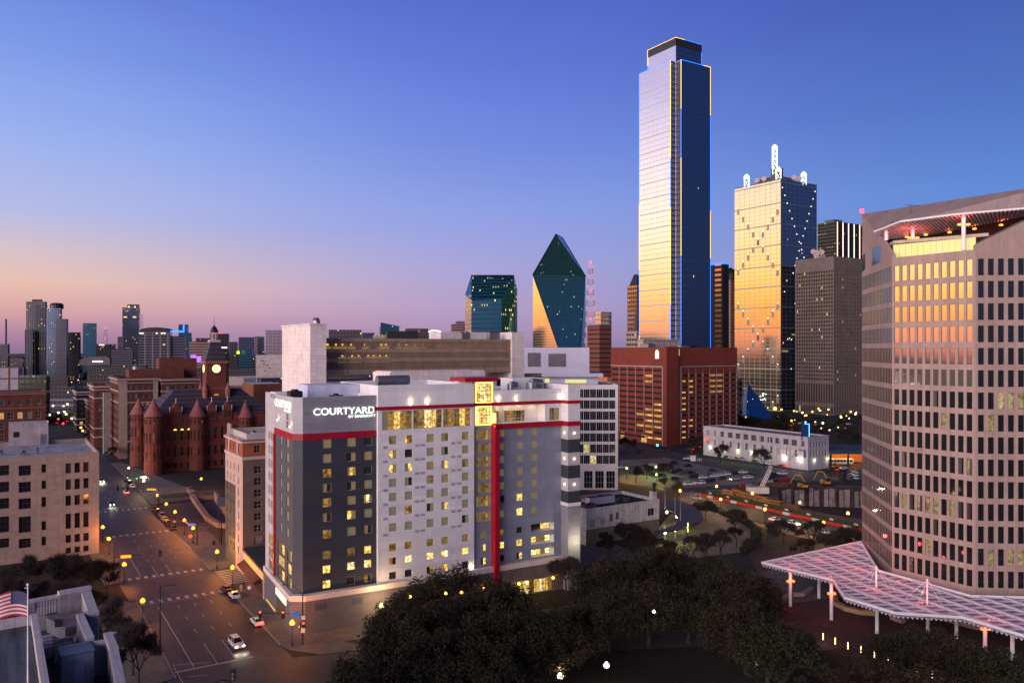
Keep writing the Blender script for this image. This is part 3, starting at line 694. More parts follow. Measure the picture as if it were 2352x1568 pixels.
# lintel joint line under the sign
mb = MB(); mb.obox(FF.at(0, 0, .02), FF.d, t_w, -FF.n, .02, 44.85, 44.92); mb.build('joint', m_dgrey2, hotel)
# ============================================================ glass towers of downtown
def solid(parent, poly, z0, z1, m, name='wall', mt=None, uvrot=GA):
    mb = MB(); mb.prism([Vector(p) for p in poly], z0, z1, 0, mt=1 if mt else None); return mb.build(name, [m, mt] if mt else m, parent, uvrot=uvrot)
def neon(parent, a, b, m, r=.35, name='light_line'):
    mb = MB(); mb.tube(a, b, r, n=5); return mb.build(name, m, parent)
n_blue = emis('neon_blue', (.02, .18, 1), 2.2); n_yel = emis('neon_yellow', (1, .55, .08), 2.2); n_white = emis('neon_white', (1, .85, .75), 2.0); n_red = emis('beacon_red', (1, .03, .04), 7)
# --- tallest tower with glowing outline
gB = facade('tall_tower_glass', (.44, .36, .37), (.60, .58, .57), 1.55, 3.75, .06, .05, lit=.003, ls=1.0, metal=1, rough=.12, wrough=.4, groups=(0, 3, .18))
gBr = facade('tall_tower_glass_shaded', (.03, .045, .08), (.26, .31, .42), 1.55, 3.75, .07, .05, lit=.003, ls=1.0, metal=1, rough=.10, wrough=.4, groups=(0, 3, .22), wave=.01)  # same glass darkened for the other faces; darker sky reflection put into colour
gBd = facade('tall_tower_slot', (.04, .04, .06), (.16, .17, .24), 1.55, 3.75, .1, .16, lit=.01, ls=1.0, metal=.8, rough=.2, wrough=.5)
def px_poly(pxl, pxc, pxr, Yc): return gridpoly(pxl, pxc, pxr, Yc)
Yb = 570.0; C = Vector(((1556-CXV)/FV*Yb, Yb-6))      # virtual corner of the notch
base = gridpoly(1468.2, 1552, 1631.8, 563)
Cn, Cr, Cb, Cl = [Vector(p) for p in base]
hB = 58+(802.6-139)/FV*567
tower = empty('glass_tower', (Cn.x, Cn.y, 0), 'tallest mirrored glass tower outlined in blue and yellow light lines', 'skyscraper', 'downtown glass towers')
nw = 5.2   # notch
A = Cn+v*nw; B_ = Cn+u*nw; M_ = Cn+u*nw+v*nw
bk = 4.2
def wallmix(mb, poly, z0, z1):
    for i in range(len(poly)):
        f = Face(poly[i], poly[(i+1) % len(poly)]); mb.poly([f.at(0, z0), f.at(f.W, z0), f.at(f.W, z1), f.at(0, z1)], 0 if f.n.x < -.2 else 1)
    mb.poly([(p.x, p.y, z1) for p in poly], 1)
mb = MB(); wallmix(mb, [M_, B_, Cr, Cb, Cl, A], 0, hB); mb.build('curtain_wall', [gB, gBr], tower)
mb = MB(); mb.prism([A-v*.0+u*.6, M_+u*0-v*0, B_+v*.6, M_+u*1+v*1], 0, hB-1) if False else None
f1 = Face(A, M_); f2 = Face(M_, B_)
mb = MB()
for f in (f1, f2): mb.obox(f.at(.3, 0, .12), f.d, f.W-.6, -f.n, .1, 0, hB-.6)
mb.build('corner_slot', gBd, tower)
mb = MB()
for i in range(70):
    z = 6+i*3.75
    if z > hB-4: break
    mb.obox(M_-u*2.2-v*.3+u*.0, u, 2.0, v, .25, z, z+.25)
mb.build('slot_ledge', m_metal, tower)
# crown
hC = 58+(802.6-90)/FV*572
ci = 3.4; K = [Cn+(u+v)*ci, Cr+(v-u)*ci+u*0, Cb-(u+v)*ci, Cl+(u-v)*ci]
K = [Cn+(u+v)*4.6, Cr-u*4.4+v*4.6, Cb-(u+v)*4.4, Cl+u*4.6-v*4.4]
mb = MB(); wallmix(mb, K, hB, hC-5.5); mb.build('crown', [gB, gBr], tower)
mb = MB(); mb.prism(inset(K, -.15), hC-5.5, hC); mb.build('crown_band', mat('crown_dark', (.02, .02, .025), .5), tower)
def seg(a, b, z0, z1, cols_):   # line built of coloured runs
    n = len(cols_); a = Vector((a[0], a[1], z0)); b = Vector((b[0], b[1], z1))
    for i, c_ in enumerate(cols_): neon(tower, a+(b-a)*(i/n), a+(b-a)*((i+1)/n), c_, .17)
k0, k1, k3 = K[0], K[1], K[3]
seg(K[3], K[0], hC+.2, hC+.2, [n_yel]); seg(K[0], K[1], hC+.2, hC+.2, [n_yel, n_blue, n_blue]); seg(K[3]-u*.3, K[3]-u*.3, hB, hC, [n_blue, n_yel, n_yel]); seg(K[1], K[1], hB, hC, [n_blue])
seg(Cl, A, hB+.2, hB+.2, [n_blue]); seg(B_, Cr, hB+.2, hB+.2, [n_blue, n_blue, n_blue, n_yel])
seg(Cl, Cl, 20, hB, [n_yel, n_blue, n_yel, n_blue][::1]+[n_blue]); seg(A-u*.2-v*.2, A-u*.2-v*.2, 20, hB, [n_yel, n_blue, n_yel, n_yel, n_blue, n_yel, n_yel]); seg(B_-u*.2-v*.2, B_-u*.2-v*.2, 20, hB, [n_yel, n_blue, n_blue, n_yel, n_yel, n_blue, n_yel]); seg(Cr, Cr, 20, hB, [n_yel, n_blue, n_blue, n_yel, n_blue, n_blue, n_yel])
for i in range(8):
    p_ = Cn+u*rnd.uniform(8, 26)+v*rnd.uniform(8, 26); mb = MB(); mb.tube((p_.x, p_.y, hC-1), (p_.x, p_.y, hC+rnd.uniform(3, 8)), .1, n=4); mb.build('antenna', m_dmetal, tower)
# --- second mirrored tower with cross pattern of lamps
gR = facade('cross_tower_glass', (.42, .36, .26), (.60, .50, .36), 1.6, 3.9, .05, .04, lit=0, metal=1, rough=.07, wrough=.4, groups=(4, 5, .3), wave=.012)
gRd = facade('cross_tower_glass_shaded', (.10, .12, .18), (.30, .36, .48), 1.6, 3.9, .05, .04, lit=.012, ls=1.6, metal=1, rough=.07, wrough=.4, groups=(4, 5, .3))  # darker copy of the golden glass; dim reflection painted into the remaining faces
pr = gridpoly(1687.4, 1793, 1876, 746); Rn, Rr, Rb, Rl = pr
hR = zat(746, 412)
t2 = empty('glass_tower', (Rn.x, Rn.y, 0), 'broad golden glass tower with crossing rows of lamps and white lit spires', 'skyscraper', 'downtown glass towers')
fl, fr = Face(Rl, Rn), Face(Rn, Rr)
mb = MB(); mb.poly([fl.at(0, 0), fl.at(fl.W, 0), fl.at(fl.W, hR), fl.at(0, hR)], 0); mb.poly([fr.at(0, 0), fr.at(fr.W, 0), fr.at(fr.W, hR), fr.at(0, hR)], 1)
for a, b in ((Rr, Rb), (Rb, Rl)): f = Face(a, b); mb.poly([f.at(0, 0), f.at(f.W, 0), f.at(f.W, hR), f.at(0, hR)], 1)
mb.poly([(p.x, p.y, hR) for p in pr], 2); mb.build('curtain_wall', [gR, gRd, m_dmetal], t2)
dots = MB(); dk_ = MB()
def dot(F, x, y, s=.55, tgt=None):
    t_, z_ = F.tz(x, y)
    if not (0 < t_ < F.W): return
    dots.obox(F.at(t_-s, 0, .25), F.d, 2*s, -F.n, .22, z_-s, z_+s)
for cy0 in (548, 766, 964):    # three crosses on the golden face
    for k_ in range(-5, 6):
        for sg in (-1, 1):
            x = 1741+sg*k_*11.6*.98; y = cy0+k_*17.5*(1 if cy0 < 900 else .8)
            if y > 968: continue
            t_, z_ = fl.tz(x, y)
            if 1 < t_ < fl.W-1:
                dots.obox(fl.at(t_-.5, 0, .25), fl.d, 1.0, -fl.n, .22, z_-.5, z_+.5)
                q_ = MB(); q_.obox(fl.at(t_-1.4, 0, .12), fl.d, 2.8, -fl.n, .1, z_-6.5, z_-1.2); q_.build('dark_panel', mat('dark_panel', (.36, .31, .24), .5, metal=.5), t2)
for k_ in range(12):
    dot(fr, 1797+k_*5.5, 431+k_*17.8, .5); dot(fr, 1872-k_*4.6, 440+k_*17, .5); 
for _ in range(14): dot(fr, rnd.uniform(1798, 1860), rnd.uniform(610, 900), .45)
dots.build('lamp_pattern', emis('lamp_dots', (1, .85, .6), 1.6), t2)
spire_m = emis('lit_lattice', (.80, 1, .72), 1.3)
def lattice(parent, c, r, z0, z1, m, th=.28, name='spire', step=None, taper=1.0, n=4):
    mb = MB(); step = step or r*2; k_ = max(1, int((z1-z0)/step)); hh = (z1-z0)/k_
    def P(i, j): rr = r*(1-(1-taper)*j/k_); a = 2*math.pi*i/n+.6; return Vector((c[0]+math.cos(a)*rr, c[1]+math.sin(a)*rr, z0+hh*j))
    for j in range(k_):
        for i in range(n):
            mb.tube(P(i, j), P(i, j+1), th, n=4); mb.tube(P(i, j), P(i+1, j+1), th*.7, n=4); mb.tube(P(i, j+1), P(i+1, j+1), th*.7, n=4)
    return mb.build(name, m, parent)
def spire(x, ytop, ybot, Y, r):
    p_ = D(x, ytop, Y); z0 = zat(Y, ybot); lattice(t2, (p_.x, p_.y), r, z0, p_.z-r*1.2, spire_m, .32, step=r*1.6)
    mb = MB(); mb.lathe((p_.x, p_.y, p_.z-r*1.3), [(r, 0), (r*.95, r*.6), (r*.5, r*1.2), (.1, r*1.5)], 10); mb.build('spire_cap', spire_m, t2)
for x, yt, yb, Y, r in ((1715, 401, 430, 760, 2.9), (1788, 384, 414, 752, 2.9), (1846, 395, 426, 765, 2.9), (1779.5, 333, 402, 775, 3.0)): spire(x, yt, yb, Y, r)
P0 = Rn+u*10+v*12
mb = MB(); mb.obox(P0, u, 26, v, 24, hR, hR+7); mb.build('plant_room', mat('roof_plant', (.10, .07, .06), .8), t2)
mb = MB(); mb.obox(P0+u*8+v*6, u, 8, v, 8, hR+7, hR+17); mb.build('plant_room', MC['roof_plant'], t2)
dish_m = mat('dish_pink', (.45, .3, .28), .6)
def dish(parent, p, r, m=dish_m):
    mb = MB(); p = Vector(p); q = p+Vector((-.5, -.9, .15)).normalized()*r*.35; mb.tube(p, q, r*.35, r, n=12); mb.tube(p-Vector((0, 0, r*1.6)), p, r*.15, n=5); mb.build('dish', m, parent)
for a_, b_ in ((3, 30), (3, 22), (22, 2), (30, 2)): p_ = Rn+u*a_+v*b_; dish(t2, (p_.x, p_.y, hR+4.5), 2.4)
mb = MB(); f = fl
for F_ in (fl, fr): mb.obox(F_.at(0, 0, .1), F_.d, F_.W, -F_.n, .3, hR, hR+.8)
mb.build('parapet_rim', mat('teal_rim', (.05, .14, .16), .5), t2)
# --- faceted crystal tower
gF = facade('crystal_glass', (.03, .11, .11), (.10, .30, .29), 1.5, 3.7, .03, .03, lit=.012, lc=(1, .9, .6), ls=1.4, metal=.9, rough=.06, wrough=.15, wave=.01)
gFl = facade('crystal_glass_sunset', (.62, .55, .40), (.55, .49, .34), 1.5, 3.7, .03, .03, lit=0, metal=1, rough=.10, wrough=.2, wave=.01)  # brighter copy for left-facing facets; mirrored sunset glow put into the tint
def hullb(name, pts, mats, parent, bright):
    mb = MB(); mb.hull(pts, bright); return mb.build(name, mats, parent)
def D0(x, Y, z=0.0): return Vector(((x-CXV)/FV*Y, Y, z))
t3 = empty('crystal_tower', D0(1285, 1100), 'pointed green glass tower with faceted sloping sides', 'skyscraper', 'green faceted glass towers')
def onplane(x, y, A_, B_, C_):
    n_ = (B_-A_).cross(C_-A_); e_ = Vector((0, 0, H)); d_ = Vector(((x-CXV)/FV, 1, -(y-HYV)/FV)); return e_+d_*((A_-e_).dot(n_)/d_.dot(n_))
pL, pN, pM = D(1224, 630.8, 1131), D0(1318, 1078), D0(1329, 1086)
pts = [D(1224, 900, 1131), pL, pN, pM, onplane(1327.6, 632, pL, pN, pM), D(1345, 634.8, 1130), D(1345, 900, 1130), onplane(1277, 537.8, pL, pN, pM), onplane(1293.6, 544.2, pL, pN, pM)+Vector((0, 12, 0)), D(1245, 631, 1175), D(1320, 632, 1175), D(1245, 900, 1175), D(1330, 900, 1175)]
for p_ in pts:
    if p_.z < 5: p_.z = 0
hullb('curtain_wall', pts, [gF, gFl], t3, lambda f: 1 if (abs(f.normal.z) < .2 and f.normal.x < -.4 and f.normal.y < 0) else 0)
mb = MB()
for a, b in ((1, 7), (7, 8), (8, 5), (1, 2), (4, 3), (8, 4)): mb.tube(pts[a], pts[b], .8, n=4)
mb.build('edge_trim', mat('crystal_edge', (.01, .05, .06), .3, metal=.6), t3)
t4 = empty('crystal_tower', D0(1125, 682), 'flat-topped green glass block with a sloping roof facet', 'office tower', 'green faceted glass towers')
pts = [D(1068.2, 900, 689), D(1068.2, 676.8, 689), D(1082.6, 900, 672), D(1082.6, 690, 672), D(1152, 686, 672), D(1152, 900, 672), D(1180.6, 645, 681), D(1188, 663.8, 689), D(1188, 900, 689), D(1082.6, 631.2, 694), D(1180.6, 631.2, 694), D(1075, 676, 712), D(1183, 664, 712), D(1075, 900, 712), D(1183, 900, 712)]
for p_ in pts:
    if p_.z < 5: p_.z = 0
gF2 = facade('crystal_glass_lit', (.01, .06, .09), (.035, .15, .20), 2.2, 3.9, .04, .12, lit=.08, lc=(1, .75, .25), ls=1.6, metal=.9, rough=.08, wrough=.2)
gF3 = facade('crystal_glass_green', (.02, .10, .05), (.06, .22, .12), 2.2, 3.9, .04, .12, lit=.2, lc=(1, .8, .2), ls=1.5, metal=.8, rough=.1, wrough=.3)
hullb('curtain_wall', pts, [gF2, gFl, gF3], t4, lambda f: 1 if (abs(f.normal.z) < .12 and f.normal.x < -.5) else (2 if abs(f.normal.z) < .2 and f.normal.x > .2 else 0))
# --- concrete grid tower, deep square windows
m_conc = mat('brown_concrete', (.165, .125, .11), .9, var=.15, scale=.1, streak=.15)
pi_ = gridpoly(1826.5, 1915, 2004, 699); zi = zat(699, 588)
t5 = empty('office_tower', (pi_[0].x, pi_[0].y, 0), 'brown concrete tower with a dense grid of small square windows', 'skyscraper')
wins = []; F_r, F_l = Face(pi_[0], pi_[1]), Face(pi_[3], pi_[0])
IM = [mat('pane_frame', (.03, .025, .02), .6), glass('grid_pane', (.010, .010, .012), .2, .3), emis('grid_lit', (1, .62, .2), .9), mat('grid_dull', (.02, .017, .016), .8)]
def pk(F_name):
    def f_(q, r): x = rnd.random(); return ((((1, 2)) if (x < .02 or (r == 29 and F_name == 'l' and x < .5)) else ((1, 3) if x < .2 else (1, 1)),), 0, 0, 0)
    return f_
top = zi-11.5; nr = 29; ph = (top-30)/nr
for F_, nc, nm in ((F_l, 15, 'l'), (F_r, 15, 'r')): 
    wins += gridwins(F_, .7, F_.W-.7, 30, top, nc, nr+1 if False else nr, F_.W/nc*.60, ph*.62, 1.3, pk(nm))
    wins += gridwins(F_, .7, F_.W-.7, 9, 29, nc, 1, F_.W/nc*.60, 17, 1.3, pk('x')); wins += gridwins(F_, .7, F_.W-.7, .5, 8, nc, 1, F_.W/nc*.6, 6, 1.3, pk('x'))
shell(t5, [tuple(p) for p in pi_], 0, zi, m_conc, m_roofg, wins, parapet=1.2); put_windows(t5, wins, IM)
for x, y, r in ((1868, 578, 2.2), (1876, 581, 2.6), (1887, 580, 2.6), (1872, 585, 1.6)): p_ = D(x, y, 712); dish(t5, p_, r)
plant(pi_[0]+u*4+v*18, u, 9, 5, zi-1, zi+3.5, m_white, par=t5)
# --- dark tower with vertical light strips
t6p = gridpoly(1878, 1919, 2010, 860); z6 = zat(860, 508)
t6 = empty('office_tower', (t6p[0].x, t6p[0].y, 0), 'black tower with tall glowing vertical strips behind the concrete grid tower', 'skyscraper')
solid(t6, t6p, 0, z6, facade('black_tower', (.012, .012, .016), (.03, .03, .04), 3, 3.8, .05, .25, lit=.05, lc=(1, .6, .2), ls=.7, metal=.6), mt=m_dmetal)
f = Face(t6p[0], t6p[1])
for i in range(6):
    t_ = f.t(1922.5+i*12.8)
    if t_ < f.W: mb = MB(); mb.obox(f.at(t_, 0, .5), f.d, .8, -f.n, .48, 60, z6-.5); mb.build('light_strip', emis('strip_white', (1, .72, .55), 1.9), t6)
plant(t6p[0]+u*3+v*4, u, 14, 12, z6, z6+3, MC['teal_rim'], par=t6, extra=False)
# --- simple helper for further towers: measured left, corner, right, top and distance
far_used = []
def ftower(label, x0, xc, x1, ytop, Y, fac, cat='tower', name='office_tower', group='distant city buildings', mt=None, parts=(), ybase=None, d_u=None, d_v=None, wl=None):
    if xc is None: xc = x0+.001
    C_ = D0(xc, Y); du = d_u or u; dv = d_v or v
    a = wl if wl is not None else max(8.0, min(60.0, tdir(Vector((C_.x, C_.y)), dv, x0) if x0 < xc-.01 else 25.0))
    b = tdir(Vector((C_.x, C_.y)), du, x1)
    if not (0 < b < 400): b = (x1-xc)/FV*Y
    C_ = Vector((C_.x, C_.y)); P_ = [C_, C_+du*b, C_+du*b+dv*a, C_+dv*a]; z1 = zat(Y, ytop)
    o = empty(name, (C_.x, C_.y, 0), label, cat, group); solid(o, P_, 0, z1, fac, mt=mt or m_roofg)
    o['zt'] = z1; return o, P_, z1
fa_brown = facade('bronze_tower', (.085, .045, .035), (.38, .23, .14), 2.4, 3.8, .16, .24, lit=.05, ls=.6, metal=.9, rough=.2)
fa_brown2 = facade('bronze_bands', (.02, .014, .018), (.43, .21, .10), 3.2, 4.2, .0, .27, lit=.02, ls=.8, metal=.9, rough=.25, groups=(4, 0, 1.9))
o, P_, z_ = ftower('bronze tower with a stepped pointed top left of the tallest tower', 1441, 1463, 1480, 655, 680, fa_brown, 'skyscraper')
mb = MB(); c_ = P_[0]; mb.prism([c_+u*1+v*1, P_[1]-u*1+v*1, P_[2]-u*1-v*1, P_[3]+u*1-v*1], z_, z_+10, top=[c_+u*4+v*4, P_[1]-u*4+v*4, P_[2]-u*4-v*4, P_[3]+u*4-v*4]); mb.build('crown', m_dmetal, o)
o, P_, z_ = ftower('low bronze annex with pale floor slabs beside the tallest tower', 1438, 1462, 1480, 760, 640, facade('annex', (.3, .22, .19), (.1, .06, .05), 3, 4, .12, .3, lit=.03), 'building')
o, P_, z_ = ftower('dark bronze tower topped by a curved blue neon line', 1630, 1659, 1674, 606, 655, fa_brown2, 'skyscraper')
neon(o, (P_[3].x, P_[3].y, z_+.6), (P_[0].x, P_[0].y, z_+.6), n_blue, .7); neon(o, (P_[0].x, P_[0].y, z_+.6), (P_[1].x, P_[1].y, z_+.6), n_blue, .7)
o, P_, z_ = ftower('slim pink granite tower between the two mirrored towers', 1672, 1678, 1690, 640, 900, facade('pink_tower', (.30, .16, .14), (.08, .05, .06), 3, 3.6, .25, .25, lit=.03, metal=.5), 'skyscraper')
mb = MB(); c_ = (P_[0]+P_[2])/2; mb.lathe((c_.x, c_.y, z_), [(9, 0), (8, 6), (5, 10), (1, 13)], 12); mb.build('dome', m_dmetal, o)
o, P_, z_ = ftower('grey glass office block behind the red brick tower', 1366, 1380, 1404.5, 716, 690, facade('greyglass', (.22, .22, .27), (.5, .47, .52), 4, 4.2, .1, .1, lit=.01, metal=.9), 'tower')
o, P_, z_ = ftower('red brick tower in front of the grey glass block', 1349, 1377, 1403, 746, 640, facade('redtower', (.16, .05, .035), (.05, .03, .03), 30, 3.8, .0, .36, lit=.0, metal=.3), 'tower')
o, P_, z_ = ftower('narrow dark block right of the red parking garage', 1690, 1693, 1706, 870, 560, facade('narrowd', (.1, .09, .1), (.03, .03, .04), 4, 4, .2, .2, lit=.04), 'building')
o, P_, z_ = ftower('orange brick building behind the white glass office', 1352, 1395, 1406, 866, 430, mat('orange_brick', (.50, .17, .07), .85), 'building', group='mid-distance city blocks')
# red and white lattice mast
def mast(label, x, ytop, ybot, Y, w0, w1, name='radio_mast', beacons=3):
    p_ = D0(x, Y); z0 = max(0, zat(Y, ybot)); z1 = zat(Y, ytop); o = empty(name, (p_.x, p_.y, z0), label, 'mast', 'radio masts'); n_ = 16
    for j in range(n_):
        mb = MB()
        def Q(i_, jj): s_ = (w0+(w1-w0)*jj/n_)/2; return Vector((p_.x+(s_ if i_ % 4 in (1, 2) else -s_), p_.y+(s_ if i_ % 4 in (2, 3) else -s_), z0+(z1-z0)*jj/n_))
        for i in range(4): mb.tube(Q(i, j), Q(i, j+1), .22, n=4); mb.tube(Q(i, j), Q(i+1, j+1), .13, n=4); mb.tube(Q(i, j), Q(i+1, j), .13, n=4)
        mb.build('mast_section', [mat('mast_red', (.35, .06, .05), .6), mat('mast_white', (.6, .5, .55), .6)][j % 2], o)
    for i in range(beacons):
        mb = MB(); mb.lathe((p_.x, p_.y, z0+(z1-z0)*(i+1)/beacons), [(.2, 0), (.9, .4), (.9, 1.2), (.2, 1.6)], 8); mb.build('beacon', n_red, o)
mast('tall red and white lattice mast beside the pointed green tower', 1356.5, 604, 800, 720, 11, 2.5)
mast('distant red-lit mast on the left skyline', 242, 755, 800, 1700, 10, 2.5, beacons=2)
# --- blue glass pyramid atrium
o = empty('atrium', D0(1735, 690), 'blue glass pyramid atrium at the foot of the golden tower', 'atrium')
mb = MB(); mb.hull([D0(1690, 690), D0(1712, 655), D0(1775, 675), D0(1760, 720), D(1718, 879, 685)]); mb.build('glass_roof', facade('pyramid', (.01, .05, .10), (.02, .14, .30), 2, 2, .04, .04, lit=.03, lc=(.6, 1, .8), ls=1.2, metal=.7, rough=.2), o)
mb = MB()
for _ in range(14): p_ = D(rnd.uniform(1745, 1760), rnd.uniform(903, 918), 664); mb.box(p_-Vector((.3, .3, .3)), p_+Vector((.3, .3, .3)))
mb.build('lights', emis('pyr_lights', (.8, 1, .9), 3), o)
# ============================================================ far skyline on the left and behind the roofs
c_tan = facade('apt_tan', (.075, .055, .06), (.05, .06, .10), 3.2, 3.3, .24, .26, lit=.06, lc=(1, .6, .25), ls=1.1, metal=.6)
c_blue = facade('apt_blue', (.035, .038, .06), (.10, .13, .22), 3.0, 3.3, .10, .22, lit=.05, lc=(1, .65, .3), ls=1.1, metal=.7, seed=3)
c_dark = facade('apt_dark', (.024, .024, .035), (.02, .024, .045), 4.2, 3.4, .14, .28, lit=.07, lc=(1, .6, .2), ls=1.0, metal=.4, seed=5)
c_band = facade('apt_bands', (.11, .09, .11), (.03, .035, .06), 40, 3.3, .0, .2, lit=.0, metal=.4)
c_teal = facade('apt_teal', (.02, .05, .08), (.03, .11, .17), 3.0, 3.4, .06, .14, lit=.03, ls=1.0, metal=.8, seed=8)
c_strip = facade('apt_strips', (.15, .13, .14), (.035, .035, .05), 9, 3.3, .09, .14, lit=.04, ls=.9, metal=.4, seed=2)
c_pink = facade('office_pink', (.26, .15, .14), (.10, .07, .09), 40, 4.0, .0, .3, lit=0, metal=.5)
c_lowb = facade('low_brown', (.06, .045, .05), (.03, .03, .04), 3.0, 3.4, .22, .3, lit=.05, lc=(1, .6, .25), ls=1.2, metal=.3, seed=4)
c_grey = facade('mid_grey', (.07, .055, .06), (.025, .025, .035), 3.5, 3.8, .2, .3, lit=.05, ls=1.0, metal=.3, seed=6)
wd = dict(d_u=Vector((.98, .2)), d_v=Vector((-.2, .98)))
S = [
 ('dark tower cut off by the left picture edge', -30, 11.5, 12, 732, 1500, c_blue),
 ('lower block at the left edge of the skyline', -25, 0, 18, 790, 1400, c_dark),
 ('tan upper tower at the left of the tall apartment group', 52, 60, 104, 692, 1320, c_tan),
 ('slim brown tower forming the centre of the tall apartment group', 75, 80, 104.5, 699, 1290, c_dark),
 ('blue-grey glass tower with round top in the tall apartment group', 103, 106, 138.5, 708, 1280, c_blue),
 ('banded balcony wing stepping down from the tall apartment group', 125, 128, 153, 732, 1270, c_band),
 ('narrow lower slab at the left foot of the tall apartment group', 53.5, 57, 75, 757, 1275, c_dark),
 ('dark slab with a lit window column right of the apartment group', 154, 157, 182, 763, 1340, c_dark),
 ('teal glass tower with white balcony edges', 170, 190, 219.5, 742, 1700, c_teal),
 ('low dark block with a lit name panel under the far mast', 217, 220, 264, 790, 1500, c_dark),
 ('small brown tower left of the tall blue apartment tower', 267, 270, 278, 773, 1600, c_tan),
 ('tall blue apartment tower with balconies on its right side', 278, 281, 319, 706, 1500, c_blue),
 ('pale banded mid-rise in front of the tall blue apartment tower', 253, 256, 305, 801, 1150, c_band),
 ('wide apartment tower with pale vertical piers and curved roof', 305, 318, 392, 762, 1000, c_strip),
 ('banded apartment wing right of the curved-roof tower', 391, 393, 424, 772, 1010, c_band),
 ('blue-lit hotel tower with orange reflecting wall', 392, 410, 431, 745, 1300, c_teal),
 ('dark blue block stepping down right of the blue-lit hotel', 418, 421, 438.5, 764, 1250, c_teal),
 ('pink banded office behind the clock tower', 431, 434, 480, 784, 1200, c_pink),
 ('square brown tower right behind the clock tower', 478, 482, 525, 766, 1250, c_dark),
 ('tan stepped office left of the clock tower lantern', 446, 450, 482, 776, 1280, c_tan),
 ('dull far block right of the clock tower', 524, 527, 545, 785, 1400, c_grey),
 ('grey twin-top apartment block right of the clock tower', 540, 548, 583, 774, 1150, c_blue),
 ('teal office with a small green sign', 534, 552, 580, 800, 1000, c_teal),
 ('slim pale tower right of the grey twin-top block', 581, 585, 591, 772, 1100, c_pink),
 ('blue-grey tower left of the pinkish mirrored block', 588, 591, 606, 773, 1200, c_blue),
 ('pinkish mirrored block left of the white tower', 607, 610, 648, 758, 1000, facade('mirror_pink', (.4, .3, .26), (.52, .42, .38), 5, 4, .03, .06, lit=0, metal=1, rough=.2)),
 ('far brown rooftop block over the garage, leftmost', 751, 755, 830, 757, 800, c_tan),
 ('low blue block behind the garage roof', 829, 832, 860, 764, 900, c_blue),
 ('small block with a yellow lit top floor behind the garage', 857, 860, 886, 769, 700, facade('yel_top', (.3, .24, .2), (.4, .25, .1), 3, 3, .1, .2, lit=.9, ls=.8)),
 ('teal glass wedge building behind the garage', 871, 874, 917, 750, 1100, c_teal),
 ('black rooftop box behind the garage roof', 886, 890, 960, 760, 620, m_dmetal),
 ('grey pavilion-roofed office behind the garage', 930, 934, 984, 754, 1000, c_grey),
 ('arch-topped pale office behind the garage', 983, 986, 1019, 764, 900, c_strip),
 ('small blue block right of the arch-topped office', 1018, 1021, 1036, 768, 1000, c_blue),
 ('pinkish stepped office left of the flat-topped green block', 1035, 1038, 1068, 744, 1300, c_pink),
 ('slate tower foot right of the flat-topped green block', 1186, 1188, 1198, 790, 1000, c_blue),
]
made = {}
for r_ in S:
    made[r_[0]] = ftower(*r_[:6], r_[6], **wd)
# crowning details of the far towers
def boxon(o, P_, z, a0, a1, b0, b1, h, m, name='roof_block'):
    U = P_[1]-P_[0]; Vv = P_[3]-P_[0]; mb = MB(); q = P_[0]+U*a0+Vv*b0
    mb.prism([q, q+U*(a1-a0), q+U*(a1-a0)+Vv*(b1-b0), q+Vv*(b1-b0)], z, z+h); mb.build(name, m, o)
o, P_, z_ = made['tan upper tower at the left of the tall apartment group']; boxon(o, P_, z_, .3, .8, .1, .6, 3.5, m_dmetal)
o, P_, z_ = made['blue-grey glass tower with round top in the tall apartment group']
mb = MB(); c_ = (P_[0]+P_[1])/2+Vector((0, 10)); mb.lathe((c_.x, c_.y, z_), [(10, 0), (10, 6), (8.5, 8.5), (4, 9.5)], 16); mb.build('roof_drum', c_dark, o)
for x in (53, 104, 121, 135):
    p_ = D(x, 692 if x < 110 else 699, 1290)
for nm, pts_ in (('tall blue apartment tower with balconies on its right side', 1),):
    o, P_, z_ = made[nm]; boxon(o, P_, z_, .3, 1.0, 0, .5, 6, c_tan)
    mb = MB()
    for i in range(22): mb.prism([P_[1]+Vector((-.1, -.4)), P_[1]+Vector((2.6, -.2)), P_[1]+Vector((1.6, 14)), P_[1]+Vector((-.1, 14))], 40+i*4, 40.9+i*4)
    mb.build('balcony_slabs', m_metal, o)
    for x in (296, 310): p_ = D(x, 706, 1496); mb = MB(); mb.lathe(p_, [(.2, 0), (1.3, .6), (1.3, 1.8), (.2, 2.2)], 8); mb.build('roof_lamp', emis('warm_spot', (1, .5, .15), 4), o)
    for x in (288, 309): p_ = D(x, 728, 1499); mb = MB(); mb.box(p_-Vector((3, .5, 1.2)), p_+Vector((3, .3, 1.2))); mb.build('lit_window', w_hot, o)
o, P_, z_ = made['wide apartment tower with pale vertical piers and curved roof']
U = P_[1]-P_[0]; mb = MB(); pr_ = [(0, 0), (.1, 4), (.3, 5.5), (.55, 6), (.8, 4.5), (1, 0)]
bot = [P_[0]+U*a for a, h in pr_]
for dy in (0, 20): mb.poly([(b_.x, b_.y+dy, z_+h) for b_, (a, h) in zip(bot, pr_)])
for (b0, (a0, h0)), (b1, (a1, h1)) in zip(zip(bot, pr_), zip(bot[1:], pr_[1:])): mb.poly([(b0.x, b0.y, z_+h0), (b1.x, b1.y, z_+h1), (b1.x, b1.y+20, z_+h1), (b0.x, b0.y+20, z_+h0)])
mb.build('curved_roof', m_dmetal, o)
for x in (325, 360, 372, 378): p_ = D(x, 765, 985); mb = MB(); mb.box(p_-Vector((2.2 if x == 325 else 1, .5, .6)), p_+Vector((2.2 if x == 325 else 1, .5, .6))); mb.build('roof_lamp', emis('warm_white', (1, .8, .55), 2.5), o)
